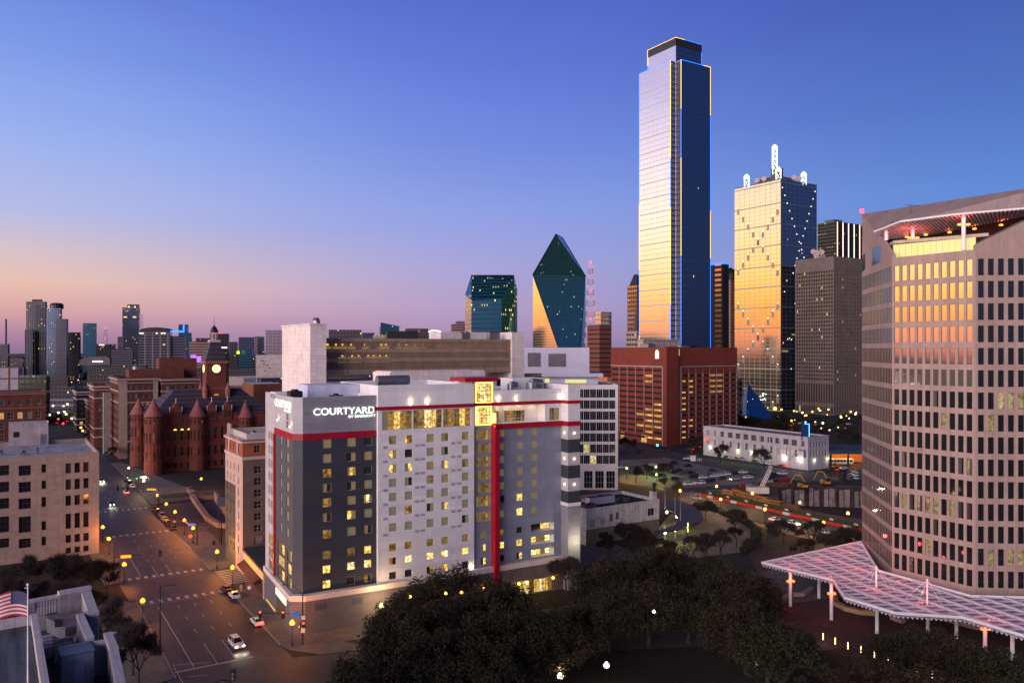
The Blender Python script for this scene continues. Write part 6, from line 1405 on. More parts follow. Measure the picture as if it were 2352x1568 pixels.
# overhanging louvre canopy
cn = [q6+Vector((-.6, -.9, -.6)), q5+Vector((0, -1.2, -.35)), q4+Vector((0, -1.4, -.3)), q3+Vector((0, -1.4, -.3)), q2+Vector((4, -1.3, -.3))]
bkc = [Vector(D(2038, 548, 193)), Vector(D(2095, 545, 192)), Vector(D(2195, 527, 187)), Vector(D(2330, 500, 182)), Vector(D(2440, 480, 181))]
rim = MB()
for a, b in zip(cn, cn[1:]): rim.tube(a, b, .22, n=6)
rim.build('canopy_edge', m_wmetal, tw)
lou = MB()
def along(L_, s): 
    d_ = [(L_[i+1]-L_[i]).length for i in range(len(L_)-1)]; T_ = sum(d_)*s
    for i, dd_ in enumerate(d_):
        if T_ <= dd_ or i == len(d_)-1: return L_[i]+(L_[i+1]-L_[i])*(T_/dd_)
        T_ -= dd_
m_lv = mat('louvre_white', (.72, .66, .76), .6, var=.05)
for i in range(58): s_ = i/57; a, b = along(cn, s_), along(bkc, min(1, s_*1.0)); lou.tube(a, b, .30, n=5)
lou.build('canopy_louvres', m_lv, tw)
for x, yt, yb, Y in ((2036-.0, 520, 552, 187), (2097, 510, 603, 184), (2213.5, 494, 574, 171.5)):
    p_ = D(x, yt, Y); b__ = D(x, yb, Y); c_ = MB(); c_.tube(b__, p_, .42, n=10); cc = c_.build('column', m_wmetal, tw)
    if x > 2040:
        for dx in (-.9, .9): l_ = MB(); zz = zat(Y, 549 if x < 2150 else 518.5); l_.lathe((p_.x+dx, p_.y-.1, zz), [(.2, 0), (.5, .15), (.5, .4), (.2, .5)], 8); l_.build('lamp', emis('orange_lamp', (1, .28, .05), 2.5), cc)
        lamp_light(cc, (p_.x-.9, p_.y-1.2, zz+1.0), 150, (1, .10, .08), .25); lamp_light(cc, (p_.x+.9, p_.y+.9, zz+1.0), 150, (1, .10, .08), .25)
for x, y in ((2077, 548), (2120.5, 543), (2174.5, 537.5), (2231.5, 529.5), (2292, 521)):
    Y_ = 186; p_ = D(x, y, 190-(x-2077)*.03); l_ = MB(); l_.lathe(p_-Vector((0, 1.2, 0)), [(.1, 0), (.45, .1), (.45, .35), (.1, .5)], 8); o = l_.build('wall_lamp', emis('orange_lamp', (1, .28, .05), 2.5), tw); lamp_light(o, p_+Vector((0, -1.6, 1.0)), 60, (1, .10, .03), .2)
p_ = D(1979.5, 489.5, 207); l_ = MB(); l_.lathe(p_, [(.15, 0), (.5, .3), (.5, .9), (.1, 1.1)], 8); l_.build('beacon', n_red, tw)
mb = MB(); p_ = D(2092, 470, 190); mb.tube(p_, p_-Vector((0, 0, 2)), .05, n=4); mb.tube(p_-Vector((1.2, 0, 0)), p_+Vector((2, 0, -.3)), .05, n=4); mb.tube(p_-Vector((1.2, 0, .6)), p_+Vector((2.4, 0, -.3)), .04, n=4); mb.build('antenna', m_dmetal, tw)
# ============================================================ lattice canopy at the tower foot
cz = 8.0
def GZ(x, y, z=cz): return G(x, y, z)
def cr(x, y): return 1705+.275*x, 1146.6+.275*y
outer = [GZ(*cr(*p)) for p in ((165, 540), (765, 690), (860, 835), (1285, 965), (1840, 1000), (2352, 1155))]
outer.append(outer[-1]+(outer[-1]-outer[-2]).normalized()*30)
inner = [GZ(*cr(*p)) for p in ((165, 530), (1005, 358), (1190, 645), (1360, 688), (1560, 745), (1975, 852), (2240, 930))]
inner = [outer[0]+Vector((.02, .3, 0)), Vector((TA.x-.7, TA.y-1, cz)), Vector((TB.x-3.6, TB.y-1, cz)), Vector((TC_.x-3.5, TC_.y-4.5, cz)), Vector((TD.x, TD.y-5, cz))]
cap_ = empty('entrance_canopy', outer[1]-Vector((0, 0, cz)), 'large white lattice canopy glowing pink on columns at the foot of the stone tower', 'canopy')
m_can = mat('canopy_panel', (.22, .19, .25), .45, var=.12, scale=.5, joint=(.9, .9, .08), jcol=(.8, .78, .85))
mb = MB(); pf = [p_.copy() for p_ in outer]+[p_.copy() for p_ in inner[::-1]][:-1]
mb.prism([(p_.x, p_.y) for p_ in pf], cz-.18, cz); mb.build('panels', m_can, cap_)
from mathutils.geometry import intersect_line_line_2d
def clip(poly, P, d):     # pieces of the line inside the outline
    hits = []
    A_ = P-d*400; B__ = P+d*400
    for i in range(len(poly)):
        h = intersect_line_line_2d(A_, B__, poly[i], poly[(i+1) % len(poly)])
        if h is not None: hits.append((h-A_).dot(d))
    hits.sort(); return [(A_+d*hits[i], A_+d*hits[i+1]) for i in range(0, len(hits)-1, 2)]
pf2 = [Vector((p_.x, p_.y)) for p_ in pf]
o1 = outer[0]; rib = MB()
d1 = (Vector(outer[3][:2])-Vector(inner[2][:2])).normalized(); d1 = Vector((.30, -.954)); d2 = Vector((.985, .17))
m_rib = mat('canopy_rib', (.50, .44, .50), .5, var=.05)
base_ = Vector(outer[0][:2]); n1 = Vector((-d1.y, d1.x)); n2 = Vector((-d2.y, d2.x))
for k_ in range(-2, 26):
    for a, b in clip(pf2, base_+n1*(k_*4.1+2), d1): rib.obox(a-n1*.25, (b-a).normalized(), (b-a).length, n1, .5, cz+.01, cz+.55)
rib.build('rib', m_rib, cap_, kind=None)
rib = MB()
for k_ in range(-30, 12):
    for a, b in clip(pf2, base_+n2*(k_*2.35+1), d2): rib.obox(a-n2*.17, (b-a).normalized(), (b-a).length, n2, .34, cz+.02, cz+.35)
rib.build('cross_rib', m_rib, cap_)
edge = MB()
for i in range(len(pf)):
    a, b = pf[i], pf[(i+1) % len(pf)]
    if (b-a).length > .5: edge.tube(a+Vector((0, 0, .35)), b+Vector((0, 0, .35)), .3, n=6)
edge.build('edge_beam', m_wmetal, cap_)
fr_ = MB()
for a, b in zip(outer, outer[1:]):
    n_ = int((b-a).length/.8); 
    for i in range(n_): p0_ = a+(b-a)*(i/n_); p1_ = a+(b-a)*((i+1)/n_); m_ = (p0_+p1_)/2; fr_.poly([p0_-Vector((0, 0, .1)), m_-Vector((0, 0, .62)), p1_-Vector((0, 0, .1))]); nb_ = Vector((.35, 1.1, 0)); fr_.poly([m_-Vector((0, 0, .62)), p0_-Vector((0, 0, .1)), p0_+nb_-Vector((0, 0, .1)), m_+nb_-Vector((0, 0, .62))]); fr_.poly([p1_-Vector((0, 0, .1)), m_-Vector((0, 0, .62)), m_+nb_-Vector((0, 0, .62)), p1_+nb_-Vector((0, 0, .1))])
fr_.build('folded_fringe', mat('fringe_grey', (.42, .39, .45), .6, var=.1), cap_)
for x, y, l_ in ((402, 890, 1), (640, 826, 0), (744, 1003, 1), (1125, 1120, 0), (1550, 1130, 0), (1788, 1155, 0), (2027, 1330, 1), (2256, 1400, 0)):
    g_ = G(*cr(x, y)); c_ = MB(); c_.tube(g_, g_+Vector((0, 0, cz-.2)), .36, n=12); cc = c_.build('column', m_wmetal, cap_)
    if l_:
        for dx, dy in ((-.55, -.2), (.55, -.1)): q = MB(); q.lathe(g_+Vector((dx, dy, cz-2.6)), [(.15, 0), (.42, .15), (.42, .45), (.2, .55)], 8); q.build('lamp', emis('red_lamp', (1, .14, .03), 3), cc)
        lamp_light(cc, g_+Vector((-.2, -1.1, cz-2.0)), 260, (1, .08, .03), .3)
for x, y in ((420, 470), (620, 520), (830, 470), (960, 600), (760, 670), (1120, 690), (1300, 715), (560, 385+90), (1450, 890), (1570, 900), (1080, 770), (2060, 1030), (1700, 830), (1860, 960), (380, 540)):   # red floodlights under the translucent panels
    pass
for x, y in ((1120, 760), (1545, 880)):
    g_ = GZ(*cr(x, y)); q = MB(); q.tube(g_, g_+Vector((0, 0, 5.2)), .16, n=6); q.build('mast', m_wmetal, cap_)
    for a_ in range(5): t__ = g_+Vector((math.cos(a_*1.26)*4, math.sin(a_*1.26)*4, .4)); w__ = MB(); w__.tube(g_+Vector((0, 0, 5)), t__, .035, n=4); w__.build('stay', m_wmetal, cap_)
for x, y in ((400, 575), (640, 520), (830, 465), (960, 600), (740, 668), (1300, 710), (1100, 772), (1500, 895), (2060, 1035), (900, 390)):
    g_ = GZ(*cr(x, y)); q = MB(); q.tube(g_+Vector((0, 0, .62)), g_+Vector((0, 0, .85)), .12, n=6); fx = q.build('floodlight', emis('red_flood', (1, .2, .12), 1.5), cap_); lamp_light(fx, g_+Vector((0, 0, 3.0)), 300, (1, .12, .12), .5)
# plaza under the canopy
m_pl = mat('plaza_paving', (.075, .04, .042), .85, var=.25, scale=.3, joint=(.6, .6, .04), jcol=(.6, .6, .6))
mb = MB(); mb.poly([(*p_[:2], .012) for p_ in (G(1715, 1262), G(1990, 1240), (190, 190, 0), (190, 95, 0), G(2100, 1568), G(1985, 1500), G(1780, 1392))]); mb.build('plaza', m_pl, kind='structure')
def curvwall(label, pts, h, w, m, name='planter_wall', cat='planter', group='curved planter walls on the plaza'):
    mb = MB(); P = [Vector(p_[:2]) for p_ in pts]
    for a, b in zip(P, P[1:]): d_ = (b-a).normalized(); mb.obox(a, d_, (b-a).length+.02, Vector((-d_.y, d_.x)), w, .02, h)
    mb.build(name, m, label=label, cat=cat, group=group)
curvwall('pale curved planter wall left under the canopy', [G(*cr(*p)) for p in ((300, 915), (345, 860), (430, 815), (520, 812), (600, 760))], .9, 1.1, m_bone)
curvwall('long bowed planter wall between the canopy columns', [G(*cr(*p)) for p in ((745, 820), (760, 885), (850, 930), (980, 962), (1110, 972))], 1.0, 1.2, mat('warm_stone', (.40, .27, .15), .8))
curvwall('short slanted planter wall right of the long bowed one', [G(*cr(*p)) for p in ((1230, 1000), (1330, 1035))], .8, 1.4, m_bone)
for i in range(7): a, b = G(*cr(330+i*4, 925+i*14)), G(*cr(1000+i*4, 1130+i*14)); mb = MB(); d_ = (b-a).normalized(); mb.obox(a, d_, (b-a).length, Vector((-d_.y, d_.x)), .5, .014, .15-.018*i); mb.build('steps', m_pl, kind='structure')
bol = emis('bollard_glow', (1, .55, .2), 5)
def bollard():
    r_ = empty('light_bollard', (0, 0, 0), 'slim lit bollard', 'bollard', 'lit bollards in a row along the plaza drive'); mb = MB(); mb.tube((0, 0, 0), (0, 0, .5), .11, n=8); mb.build('post', m_dmetal, r_); mb = MB(); mb.tube((0, 0, .5), (0, 0, 1.75), .1, n=8); q = mb.build('light_tube', bol, r_); lamp_light(q, (0, -.4, 1.2), 14, (1, .55, .2), .1); return r_
bp_ = bollard(); usedset = set()
for i, (x, y) in enumerate(((675, 1190), (776, 1228), (882, 1268), (991, 1300), (1103, 1340), (1218, 1388), (1337, 1425), (1459, 1465), (1587, 1510))):
    place(bp_, usedset, G(*cr(x, y)), 0, label='%s lit bollard from the left along the dark plaza drive' % ORD[i])
# ============================================================ ground, roads, pavements
pit = [Vector(p_[:2]) for p_ in (G(1786, 1121), G(1835, 1117), G(2010, 1122), G(2010, 1196), G(1890, 1178), G(1792, 1156))]
def holed_sheet(outer, z, m, name):     # flat ground with the pit cut out
    b = bmesh.new(); es = []
    for L_ in (outer, pit):
        vs = [b.verts.new((p_[0], p_[1], z)) for p_ in L_]; es += [b.edges.new((vs[k_], vs[(k_+1) % len(vs)])) for k_ in range(len(vs))]
    bmesh.ops.triangle_fill(b, edges=es, use_beauty=True); mb = MB()
    for f in b.faces:
        P_ = [q.co.copy() for q in f.verts]; c_ = sum(P_, Vector())/3
        if (P_[1]-P_[0]).cross(P_[2]-P_[0]).z < 0: P_.reverse()
        mb.poly(P_)
    b.free(); return mb.build(name, m, kind='structure')
holed_sheet([(-7000, -300), (7000, -300), (7000, 12000), (-7000, 12000)], 0, m_ground, 'ground')
O_ = Vector((-43.4, 153.4))          # right kerb of the main street
def SW(s, w): return O_+v*s+u*w
def sheet(pts, z, m, name): mb = MB(); mb.poly([(p_[0], p_[1], z) for p_ in pts]); return mb.build(name, m, kind='structure')
WL = -20.4
sheet([SW(-60, WL), SW(-60, 0), SW(420, 0), SW(420, WL)], .004, m_asph, 'road')
ud = Vector((math.cos(R(17)), math.sin(R(17)))); J0 = SW(-3, 0)
cd_ = Vector((-ud.y, ud.x))
x0 = SW(-4, 0); sheet([x0-ud*75, x0+ud*160, x0+ud*160-cd_*26, x0-ud*75-cd_*26], .008, m_asph2, 'road')
# second cross street (beyond the hotels) and the wide one before the courthouse
s2 = 61; 
sheet([SW(s2-3, WL-60), SW(s2-3, WL+.1), SW(s2-3, 0), SW(s2-3, 130), SW(s2+9, 130), SW(s2+9, -60)], .010, m_asph, 'road') if False else None
e2 = G(488, 1290); 
def LN(x0_, y0_, x1_, y1_): return G(x0_, y0_), G(x1_, y1_)
a_, b_ = G(455, 1238), G(545, 1222)
sheet([SW(50, -.1), SW(50, 90), SW(66, 90), SW(66, -.1)], .008, m_asph, 'road')
sheet([SW(50, WL-60), SW(50, WL+.1), SW(66, WL+.1), SW(66, WL-60)], .008, m_asph, 'road')
sheet([SW(126, -.1), SW(132, 18), SW(140, 60), SW(140, 140), SW(176, 140), SW(176, 60), SW(170, 20), SW(168, -.1)], .008, m_asph2, 'road')
sheet([SW(120, WL-80), SW(120, WL+.1), SW(150, WL+.1), SW(150, WL-80)], .008, m_asph2, 'road')
def kerbed(pts, name='pavement', m=m_walk, h=.13):
    mb = MB(); mb.prism([Vector((p_[0], p_[1])) for p_ in pts], 0.002, h, 0); return mb.build(name, m, kind='structure')
def rc(p, q, r_, n=5): return p
kerbed([SW(-2, 2.5), SW(0.5, .4), SW(4, 0), SW(49, 0), SW(49.8, 1), SW(49.8, 24), SW(-4, 24)+ud*0])
kerbed([SW(-2, 2.5), SW(-4, 24), x0+ud*130+cd_*26, x0+ud*130+cd_*.3, x0+ud*5+cd_*.3])
kerbed([SW(66.3, 0), SW(125, 0), SW(131, 18), SW(139, 60), SW(139, 90), SW(66.3, 90)])
kerbed([SW(-2, WL), SW(48, WL), SW(49.8, WL-2), SW(49.8, WL-12), SW(-6, WL-12)])
kerbed([SW(66.2, WL-5), SW(66.2, WL), SW(119, WL), SW(119, WL-5)])
kerbed([SW(171, .5), SW(177, 22), SW(177, 60), SW(177, 120), SW(181, 120), SW(181, 22), SW(300, 5), SW(300, 0)])
sheet([SW(180.5, 6), SW(180.5, 110), SW(186+10, 110), SW(190, 6)], .16, m_grass, 'lawn')
# sunken plaza ramp with walls beyond the brick building
sheet([SW(84, 9), SW(118, 9), SW(122, 26), SW(88, 34)], .14, mat('bare_earth', (.10, .055, .035), .95, var=.3), 'earth')
cw = [G(445, 1149), G(478, 1196), G(523, 1213)]
curvwall('tan retaining wall of the sunken ramp beyond the brick-topped building', [G(436, 1144), G(472, 1196), G(498, 1212), G(520, 1214)], 1.6, 1.6, mat('tan_wall', (.36, .23, .16), .8), 'retaining_wall', 'wall', None)
curvwall('second retaining wall across the far end of the sunken ramp', [G(438, 1150), G(490, 1147)], 1.4, .7, MC['tan_wall'], 'retaining_wall', 'wall', None)
curvwall('right-hand retaining wall of the sunken ramp beside the brick-topped building', [G(491, 1148), G(520, 1190)], 3.4, .9, MC['tan_wall'], 'retaining_wall', 'wall', None)
sheet([G(447, 1156), G(489, 1154), G(519, 1196), G(505, 1203), G(474, 1192)], .15, mat('ramp_blue', (.05, .05, .065), .8), 'ramp')
mb = MB()
for k_ in range(4): a_, b_ = G(430, 1128, .4+.3*k_), G(443, 1143, .4+.3*k_); mb.tube(a_, b_, .05, n=4)
for s_ in (0, .33, .66, 1): p_ = G(430, 1128)+(G(443, 1143)-G(430, 1128))*s_; mb.tube(p_, p_+Vector((0, 0, 1.4)), .06, n=4)
mb.build('railing', m_wmetal, label='white railing at the top of the sunken ramp', cat='railing')
# markings
mk = MB(); 
def stripe(a, b, w, z=.016):
    d_ = (b-a).normalized(); n_ = Vector((-d_.y, d_.x))*w/2; mk.poly([(*(a-n_), z), (*(b-n_), z), (*(b+n_), z), (*(a+n_), z)])
for w_ in (-16.6, ): stripe(SW(14, w_), SW(42, w_), .16); stripe(SW(1, w_), SW(14, w_), .16); stripe(SW(70, w_+.2), SW(92, w_+.2), .14)
for w_ in (-12.6, -9.2): stripe(SW(1, w_), SW(13, w_), .14); stripe(SW(67, w_), SW(79, w_), .14)
for w_ in (-12.6, -9.2, -5.6):
    for k_ in range(3): stripe(SW(20+k_*9, w_), SW(22.6+k_*9, w_), .12)
    for k_ in range(6): stripe(SW(84+k_*9, w_), SW(86.5+k_*9, w_), .12)
    for k_ in range(9): stripe(SW(175+k_*10, w_), SW(178+k_*10, w_), .12)
stripe(SW(.6, WL+.4), SW(.6, -6.2), .45); stripe(SW(171, WL+.3), SW(171, -8), .4)
for s_, c0 in ((46.2, 0), (68.8, 0), (122, 0), (166, 0)):
    k_ = WL+1.2
    while k_ < -1: stripe(SW(s_-1.1, k_), SW(s_+1.1, k_), .75); k_ += 1.9
for s_ in (44.4,): stripe(SW(s_, WL+1), SW(s_, -7), .12)
for k_ in range(9): stripe(SW(51.5+k_*1.6, 1.0), SW(51.5+k_*1.6, 6.2), .55)
stripe(SW(50.6, .8), SW(65.6, .8), .12); stripe(SW(50.6, 6.5), SW(65.6, 6.5), .12)
for (x0_, y0_, x1_, y1_) in ((397, 1527, 482, 1520), (398, 1528, 420, 1568), (432, 1553, 478, 1549)): stripe(Vector(G(x0_, y0_)[:2]), Vector(G(x1_, y1_)[:2]), .14, .02)
stripe(Vector(G(422, 1121)[:2]), Vector(G(440, 1116)[:2]), .5, .02)
for (x0_, y0_, x1_, y1_) in ((1170, 1577, 1250, 1616),): pass
mk.build('road_markings', m_paint, kind='structure')
mkk = MB()
def kerbline(a, b): mkk.obox(a, (b-a).normalized(), (b-a).length, Vector((-(b-a).normalized().y, (b-a).normalized().x)), .2, .002, .15)
kerbline(SW(49, .0)-u*.21, SW(4, 0)-u*.21); kerbline(SW(125, 0)-u*.21, SW(66.3, 0)-u*.21); kerbline(SW(-2, WL)+u*.22, SW(48, WL)+u*.22) ; mkk.build('kerb', m_kerb, kind='structure')
sheet([x0+ud*12+cd_*3.2, x0+ud*60+cd_*3.2, x0+ud*60+cd_*6.5, x0+ud*20+cd_*6.8, x0+ud*10+cd_*5.6], .145, m_grass, 'verge')
# worn patches and manhole lids in the carriageway
rnd.seed(5); pm = MB(); mh = MB()
for k_ in range(26):
    q = SW(rnd.uniform(-14, 120), rnd.uniform(WL+1.5, -2)); l_, w_ = rnd.uniform(2, 9), rnd.uniform(.8, 2.4); pm.poly([(*p_, .0125+k_*.0001) for p_ in (q, q+u*w_, q+u*w_+v*l_, q+v*l_)])
for k_ in range(10): q = SW(rnd.uniform(-10, 110), rnd.uniform(WL+1.5, -2)); mh.lathe((q.x, q.y, .016), [(.42, 0), (.42, .004)], 10)
pm.build('road_patches', mat('patched_asphalt', (.022, .020, .022), .6, var=.4, scale=.6), kind='structure'); mh.build('manhole_lids', m_dmetal, kind='structure')
# ---- right-hand ground: car park, streets, drive, lawns
m_lot = mat('car_park_asphalt', (.21, .165, .14), .8, var=.35, scale=.08, bump=.1)
sheet([G(1424, 1056), G(1530, 1051), G(1700, 1085), G(1780, 1104), G(1660, 1128), G(1560, 1126), G(1424, 1108)], .012, m_lot, 'car_park')
sheet([G(1400, 1010), G(1620, 1052), G(1905, 1090), G(1905, 1104), G(1860, 1108), G(1600, 1066), G(1400, 1052)], .008, m_asph2, 'road')
sheet([G(1424, 1122), G(1570, 1130), G(1690, 1122), G(1800, 1100), G(1990, 1108), G(1990, 1098), G(1800, 1092), G(1700, 1112), G(1560, 1120), G(1424, 1110)], .016, m_asph, 'road')
sheet([G(1590, 1140), G(1660, 1148), G(1995, 1222), G(1995, 1252), G(1905, 1236), G(1700, 1188), G(1600, 1162)], .012, m_asph2, 'road')
sheet([G(1705, 1191), G(1905, 1240), G(1905, 1246), G(1830, 1232), G(1700, 1197)], .02, mat('sandy_walk', (.24, .16, .10), .9, var=.2), 'pavement')
sheet([G(1710, 1200), G(1830, 1234), G(1880, 1246), G(1770, 1262), G(1715, 1262), G(1745, 1230)], .018, mat('brown_lawn', (.055, .038, .016), .95, var=.4, scale=.4), 'lawn')
sheet([G(1540, 1180), G(1640, 1170), G(1715, 1200), G(1740, 1235), G(1700, 1268), G(1600, 1280), G(1510, 1262), G(1495, 1232)], .014, m_lot, 'drive')
sheet([G(1335, 1225), G(1400, 1240), G(1470, 1280), G(1350, 1300), G(1260, 1330), G(1275, 1260)], .014, mat('grey_yard', (.12, .11, .12), .9, var=.2), 'yard')
sheet([G(1330, 1060), G(1424, 1052), G(1424, 1110), G(1560, 1130), G(1560, 1165), G(1330, 1160)], .02, mat('brown_scrub', (.085, .055, .035), .95, var=.4, scale=.2), 'verge')
sheet([G(1560, 1129), G(1660, 1131), G(1720, 1137), G(1650, 1150), G(1560, 1160)], .024, m_lot, 'pavement')
sheet([(60, 120), (150, 120), (150, 60), (30, 60)], .012, m_asph2, 'road')
gp = [(*p_[:2], 0.024) for p_ in (G(1240, 1500), G(1700, 1480), G(1985, 1500), G(2100, 1700), G(1150, 1700))]
mb = MB(); mb.poly(gp); mb.build('park', mat('park_ground', (.014, .010, .008), .95, var=.5, scale=.2), kind='structure')
gg = MB(); gg.poly([(*p_[:2], .026) for p_ in (G(0, 1290), G(262, 1325), G(372, 1500), G(385, 1568), G(200, 1700), G(-300, 1700), G(-300, 1290))]); gg.build('park', mat('park_ground2', (.012, .010, .007), .95, var=.5, scale=.2), kind='structure')
# construction pit: rim earth, dark floor, wall
pw_pts = [G(1690, 1122), G(1790, 1112), G(1990, 1122), G(1990, 1212), G(1860, 1180), G(1700, 1148), G(1652, 1136)]
holed_sheet([G(1690, 1122), G(1780, 1111), G(2040, 1116), G(2040, 1221), G(1860, 1184), G(1700, 1148), G(1652, 1136)], .03, mat('pit_earth', (.10, .05, .04), .95, var=.5, scale=.12), 'excavation_ground')
def ridge(pts, h, w, m, name, label=None, kind='structure'):
    mb = MB(); P = [Vector(p_[:2]) for p_ in pts]
    for a, b in zip(P, P[1:]):
        d_ = (b-a).normalized(); n_ = Vector((-d_.y, d_.x)); mb.hull([(*(a-n_*w), 0), (*(b-n_*w), 0), (*(a+n_*w), 0), (*(b+n_*w), 0), (*(a+n_*w*.3), h), (*(b+n_*w*.3), h), (*(a-n_*w*.2), h*.9), (*(b-n_*w*.2), h*.85)])
    return mb.build(name, m, kind=kind)
pe = MC['pit_earth']; ridge([G(1690, 1124), G(1765, 1114), G(1820, 1113)], 1.2, 2, pe, 'earth_bank')
pwl = mat('pit_wall', (.09, .055, .05), .9, var=.5, scale=.4, streak=.5, joint=(1.7, 60, .25), jcol=(.35, .35, .35)); pw2 = mat('pile_concrete', (.30, .24, .25), .9, var=.4, scale=.5, streak=.5)
mb = MB(); n_ = len(pit)
for k_ in range(n_): a, b = pit[k_], pit[(k_+1) % n_]; mb.poly([(*a, .03), (*b, .03), (*b, -8), (*a, -8)])
mb.poly([(*p_, -8) for p_ in pit]); mb.build('pit_walls', pwl, kind='structure')
for k_ in range(20):
    a, b = (pit[0], pit[1]) if k_ < 5 else (pit[1], pit[2]); s_ = k_/5 if k_ < 5 else (k_-5)/15; q = a+(b-a)*s_; d_ = (b-a).normalized(); n2_ = Vector((d_.y, -d_.x)); mb = MB(); mb.obox(q+n2_*.02, d_, 1.1+(k_*7 % 3)*.5, n2_, .5, -8, -1.4+(k_*5 % 4)*.35)
    mb.build('retaining_pile', pw2 if k_ % 3 else pwl, label='%s retaining pile from the left along the far wall of the building pit' % (ORD[k_] if k_ < 16 else ['seventeenth', 'eighteenth', 'nineteenth', 'twentieth'][k_-16]), cat='retaining pile', group='piles lining the building pit')
# ============================================================ street lamps
used = set()
sod = emis('sodium', (1, .42, .035), 2.0); mhw = emis('mh_white', (1, .70, .30), 2.6); cw_ = emis('cool_white', (1, .82, .50), 2.2); yl = emis('yellow_lamp', (1, .60, .12), 2.2)
def lamp_proto(m, colr, en, nm='street_lamp', h=4.4, grp='globe street lamps'):
    o = empty(nm, (0, 0, 0), 'street lamp', 'street lamp', grp); mb = MB(); mb.lathe((0, 0, 0), [(.28, 0), (.26, .35), (.13, .6), (.08, 1.0), (.065, h-.5), (.16, h-.42), (.12, h-.35)], 8); mb.build('pole', m_dmetal, o)
    mb = MB(); mb.lathe((0, 0, h-.35), [(.12, 0), (.42, .10), (.56, .40), (.42, .72), (.14, .92), (.02, 1.0)], 10); g_ = mb.build('globe', m, o, smooth=True); lamp_light(g_, (0, 0, h+1.1), en, colr, .22); return o
LP = lamp_proto(sod, (1, .30, .032), 1900); LW = lamp_proto(mhw, (1, .62, .28), 1700); LY = lamp_proto(yl, (1, .58, .18), 2200); LC = lamp_proto(cw_, (1, .75, .5), 420)
def lamp(pr_, x, y, label, h=4.4, z=0, s=1):
    p_ = G(x, y, h); place(pr_, used, (p_.x, p_.y, z), 0, s, label)
for x, y, l_ in ((236, 1211, 'upper of the two close orange lamps beside the beige office corner'), (250, 1238, 'lower of the two close orange lamps beside the beige office corner'), (285.6, 1296.6, 'orange lamp on the left kerb just past the signal mast arm'),
                 (327.6, 1380, 'orange lamp standing among the kerbside trees above the signs'), (362, 1138, 'orange lamp at the far end of the right kerb row, by the signal pole'), (382, 1157.6, 'second orange lamp from the far end of the right kerb row'),
                 (402, 1176, 'third orange lamp from the far end, behind the parked cars'), (423.5, 1195, 'fourth orange lamp from the far end, beside the red signal'), (443.6, 1213, 'orange lamp nearest the corner with the red diamond sign'),
                 (498.6, 1267.6, 'orange lamp on the corner before the narrow brick-topped building'), (533.9, 1304, 'orange lamp above the parked black car'), (671, 1431, 'orange lamp on the pavement corner below the white hotel'), (462, 1100, 'orange lamp on the island before the courthouse lawn')):
    lamp(LP, x, y, l_)
for x, y, l_ in ((295.6, 1075, 'whitish lamp nearest the courthouse corner'), (330, 1105, 'whitish lamp between the green signals and the courthouse lawn'), (876, 1391, 'amber lamp at the left edge of the dark oak grove')): lamp(LW, x, y, l_)
for i, (x, y) in enumerate(((1439.6, 1076), (1507.8, 1090.4), (1562, 1127.8), (1646, 1117.3), (1655, 1147), (1728, 1133.8), (1756.7, 1170.4), (1837, 1154.5), (1891.4, 1200.7), (1947.8, 1179))): lamp(LY, x, y, '%s yellow lamp counted from the left along the construction street' % ORD[i])
for i, (x, y) in enumerate(((1287, 1553), (1393, 1528), (1740, 1532))): lamp(LC, x, y, '%s white teardrop lamp from the left at the foot of the oak grove' % ORD[i])
LG = lamp_proto(emis('grove_amber', (1, .5, .10), 2.2), (1, .5, .15), 90); LG2 = lamp_proto(cw_, (.9, 1, .7), 90)
for i, (x, y, pr_) in enumerate(((1024, 1363, LG), (1060, 1361, LG), (942, 1371, LG), (1502, 1405, LG2), (1111, 1353, LG))): lamp(pr_, x, y, '%s lamp from the left glimmering inside the oak grove' % ORD[i], h=10.2, z=7.6, s=.6)
p_ = D(1780, 939, 560); place(LY, used, (p_.x, p_.y, p_.z-4.4*2.6), 0, 2.6, 'big bright yellow lamp over the trees before the golden tower')
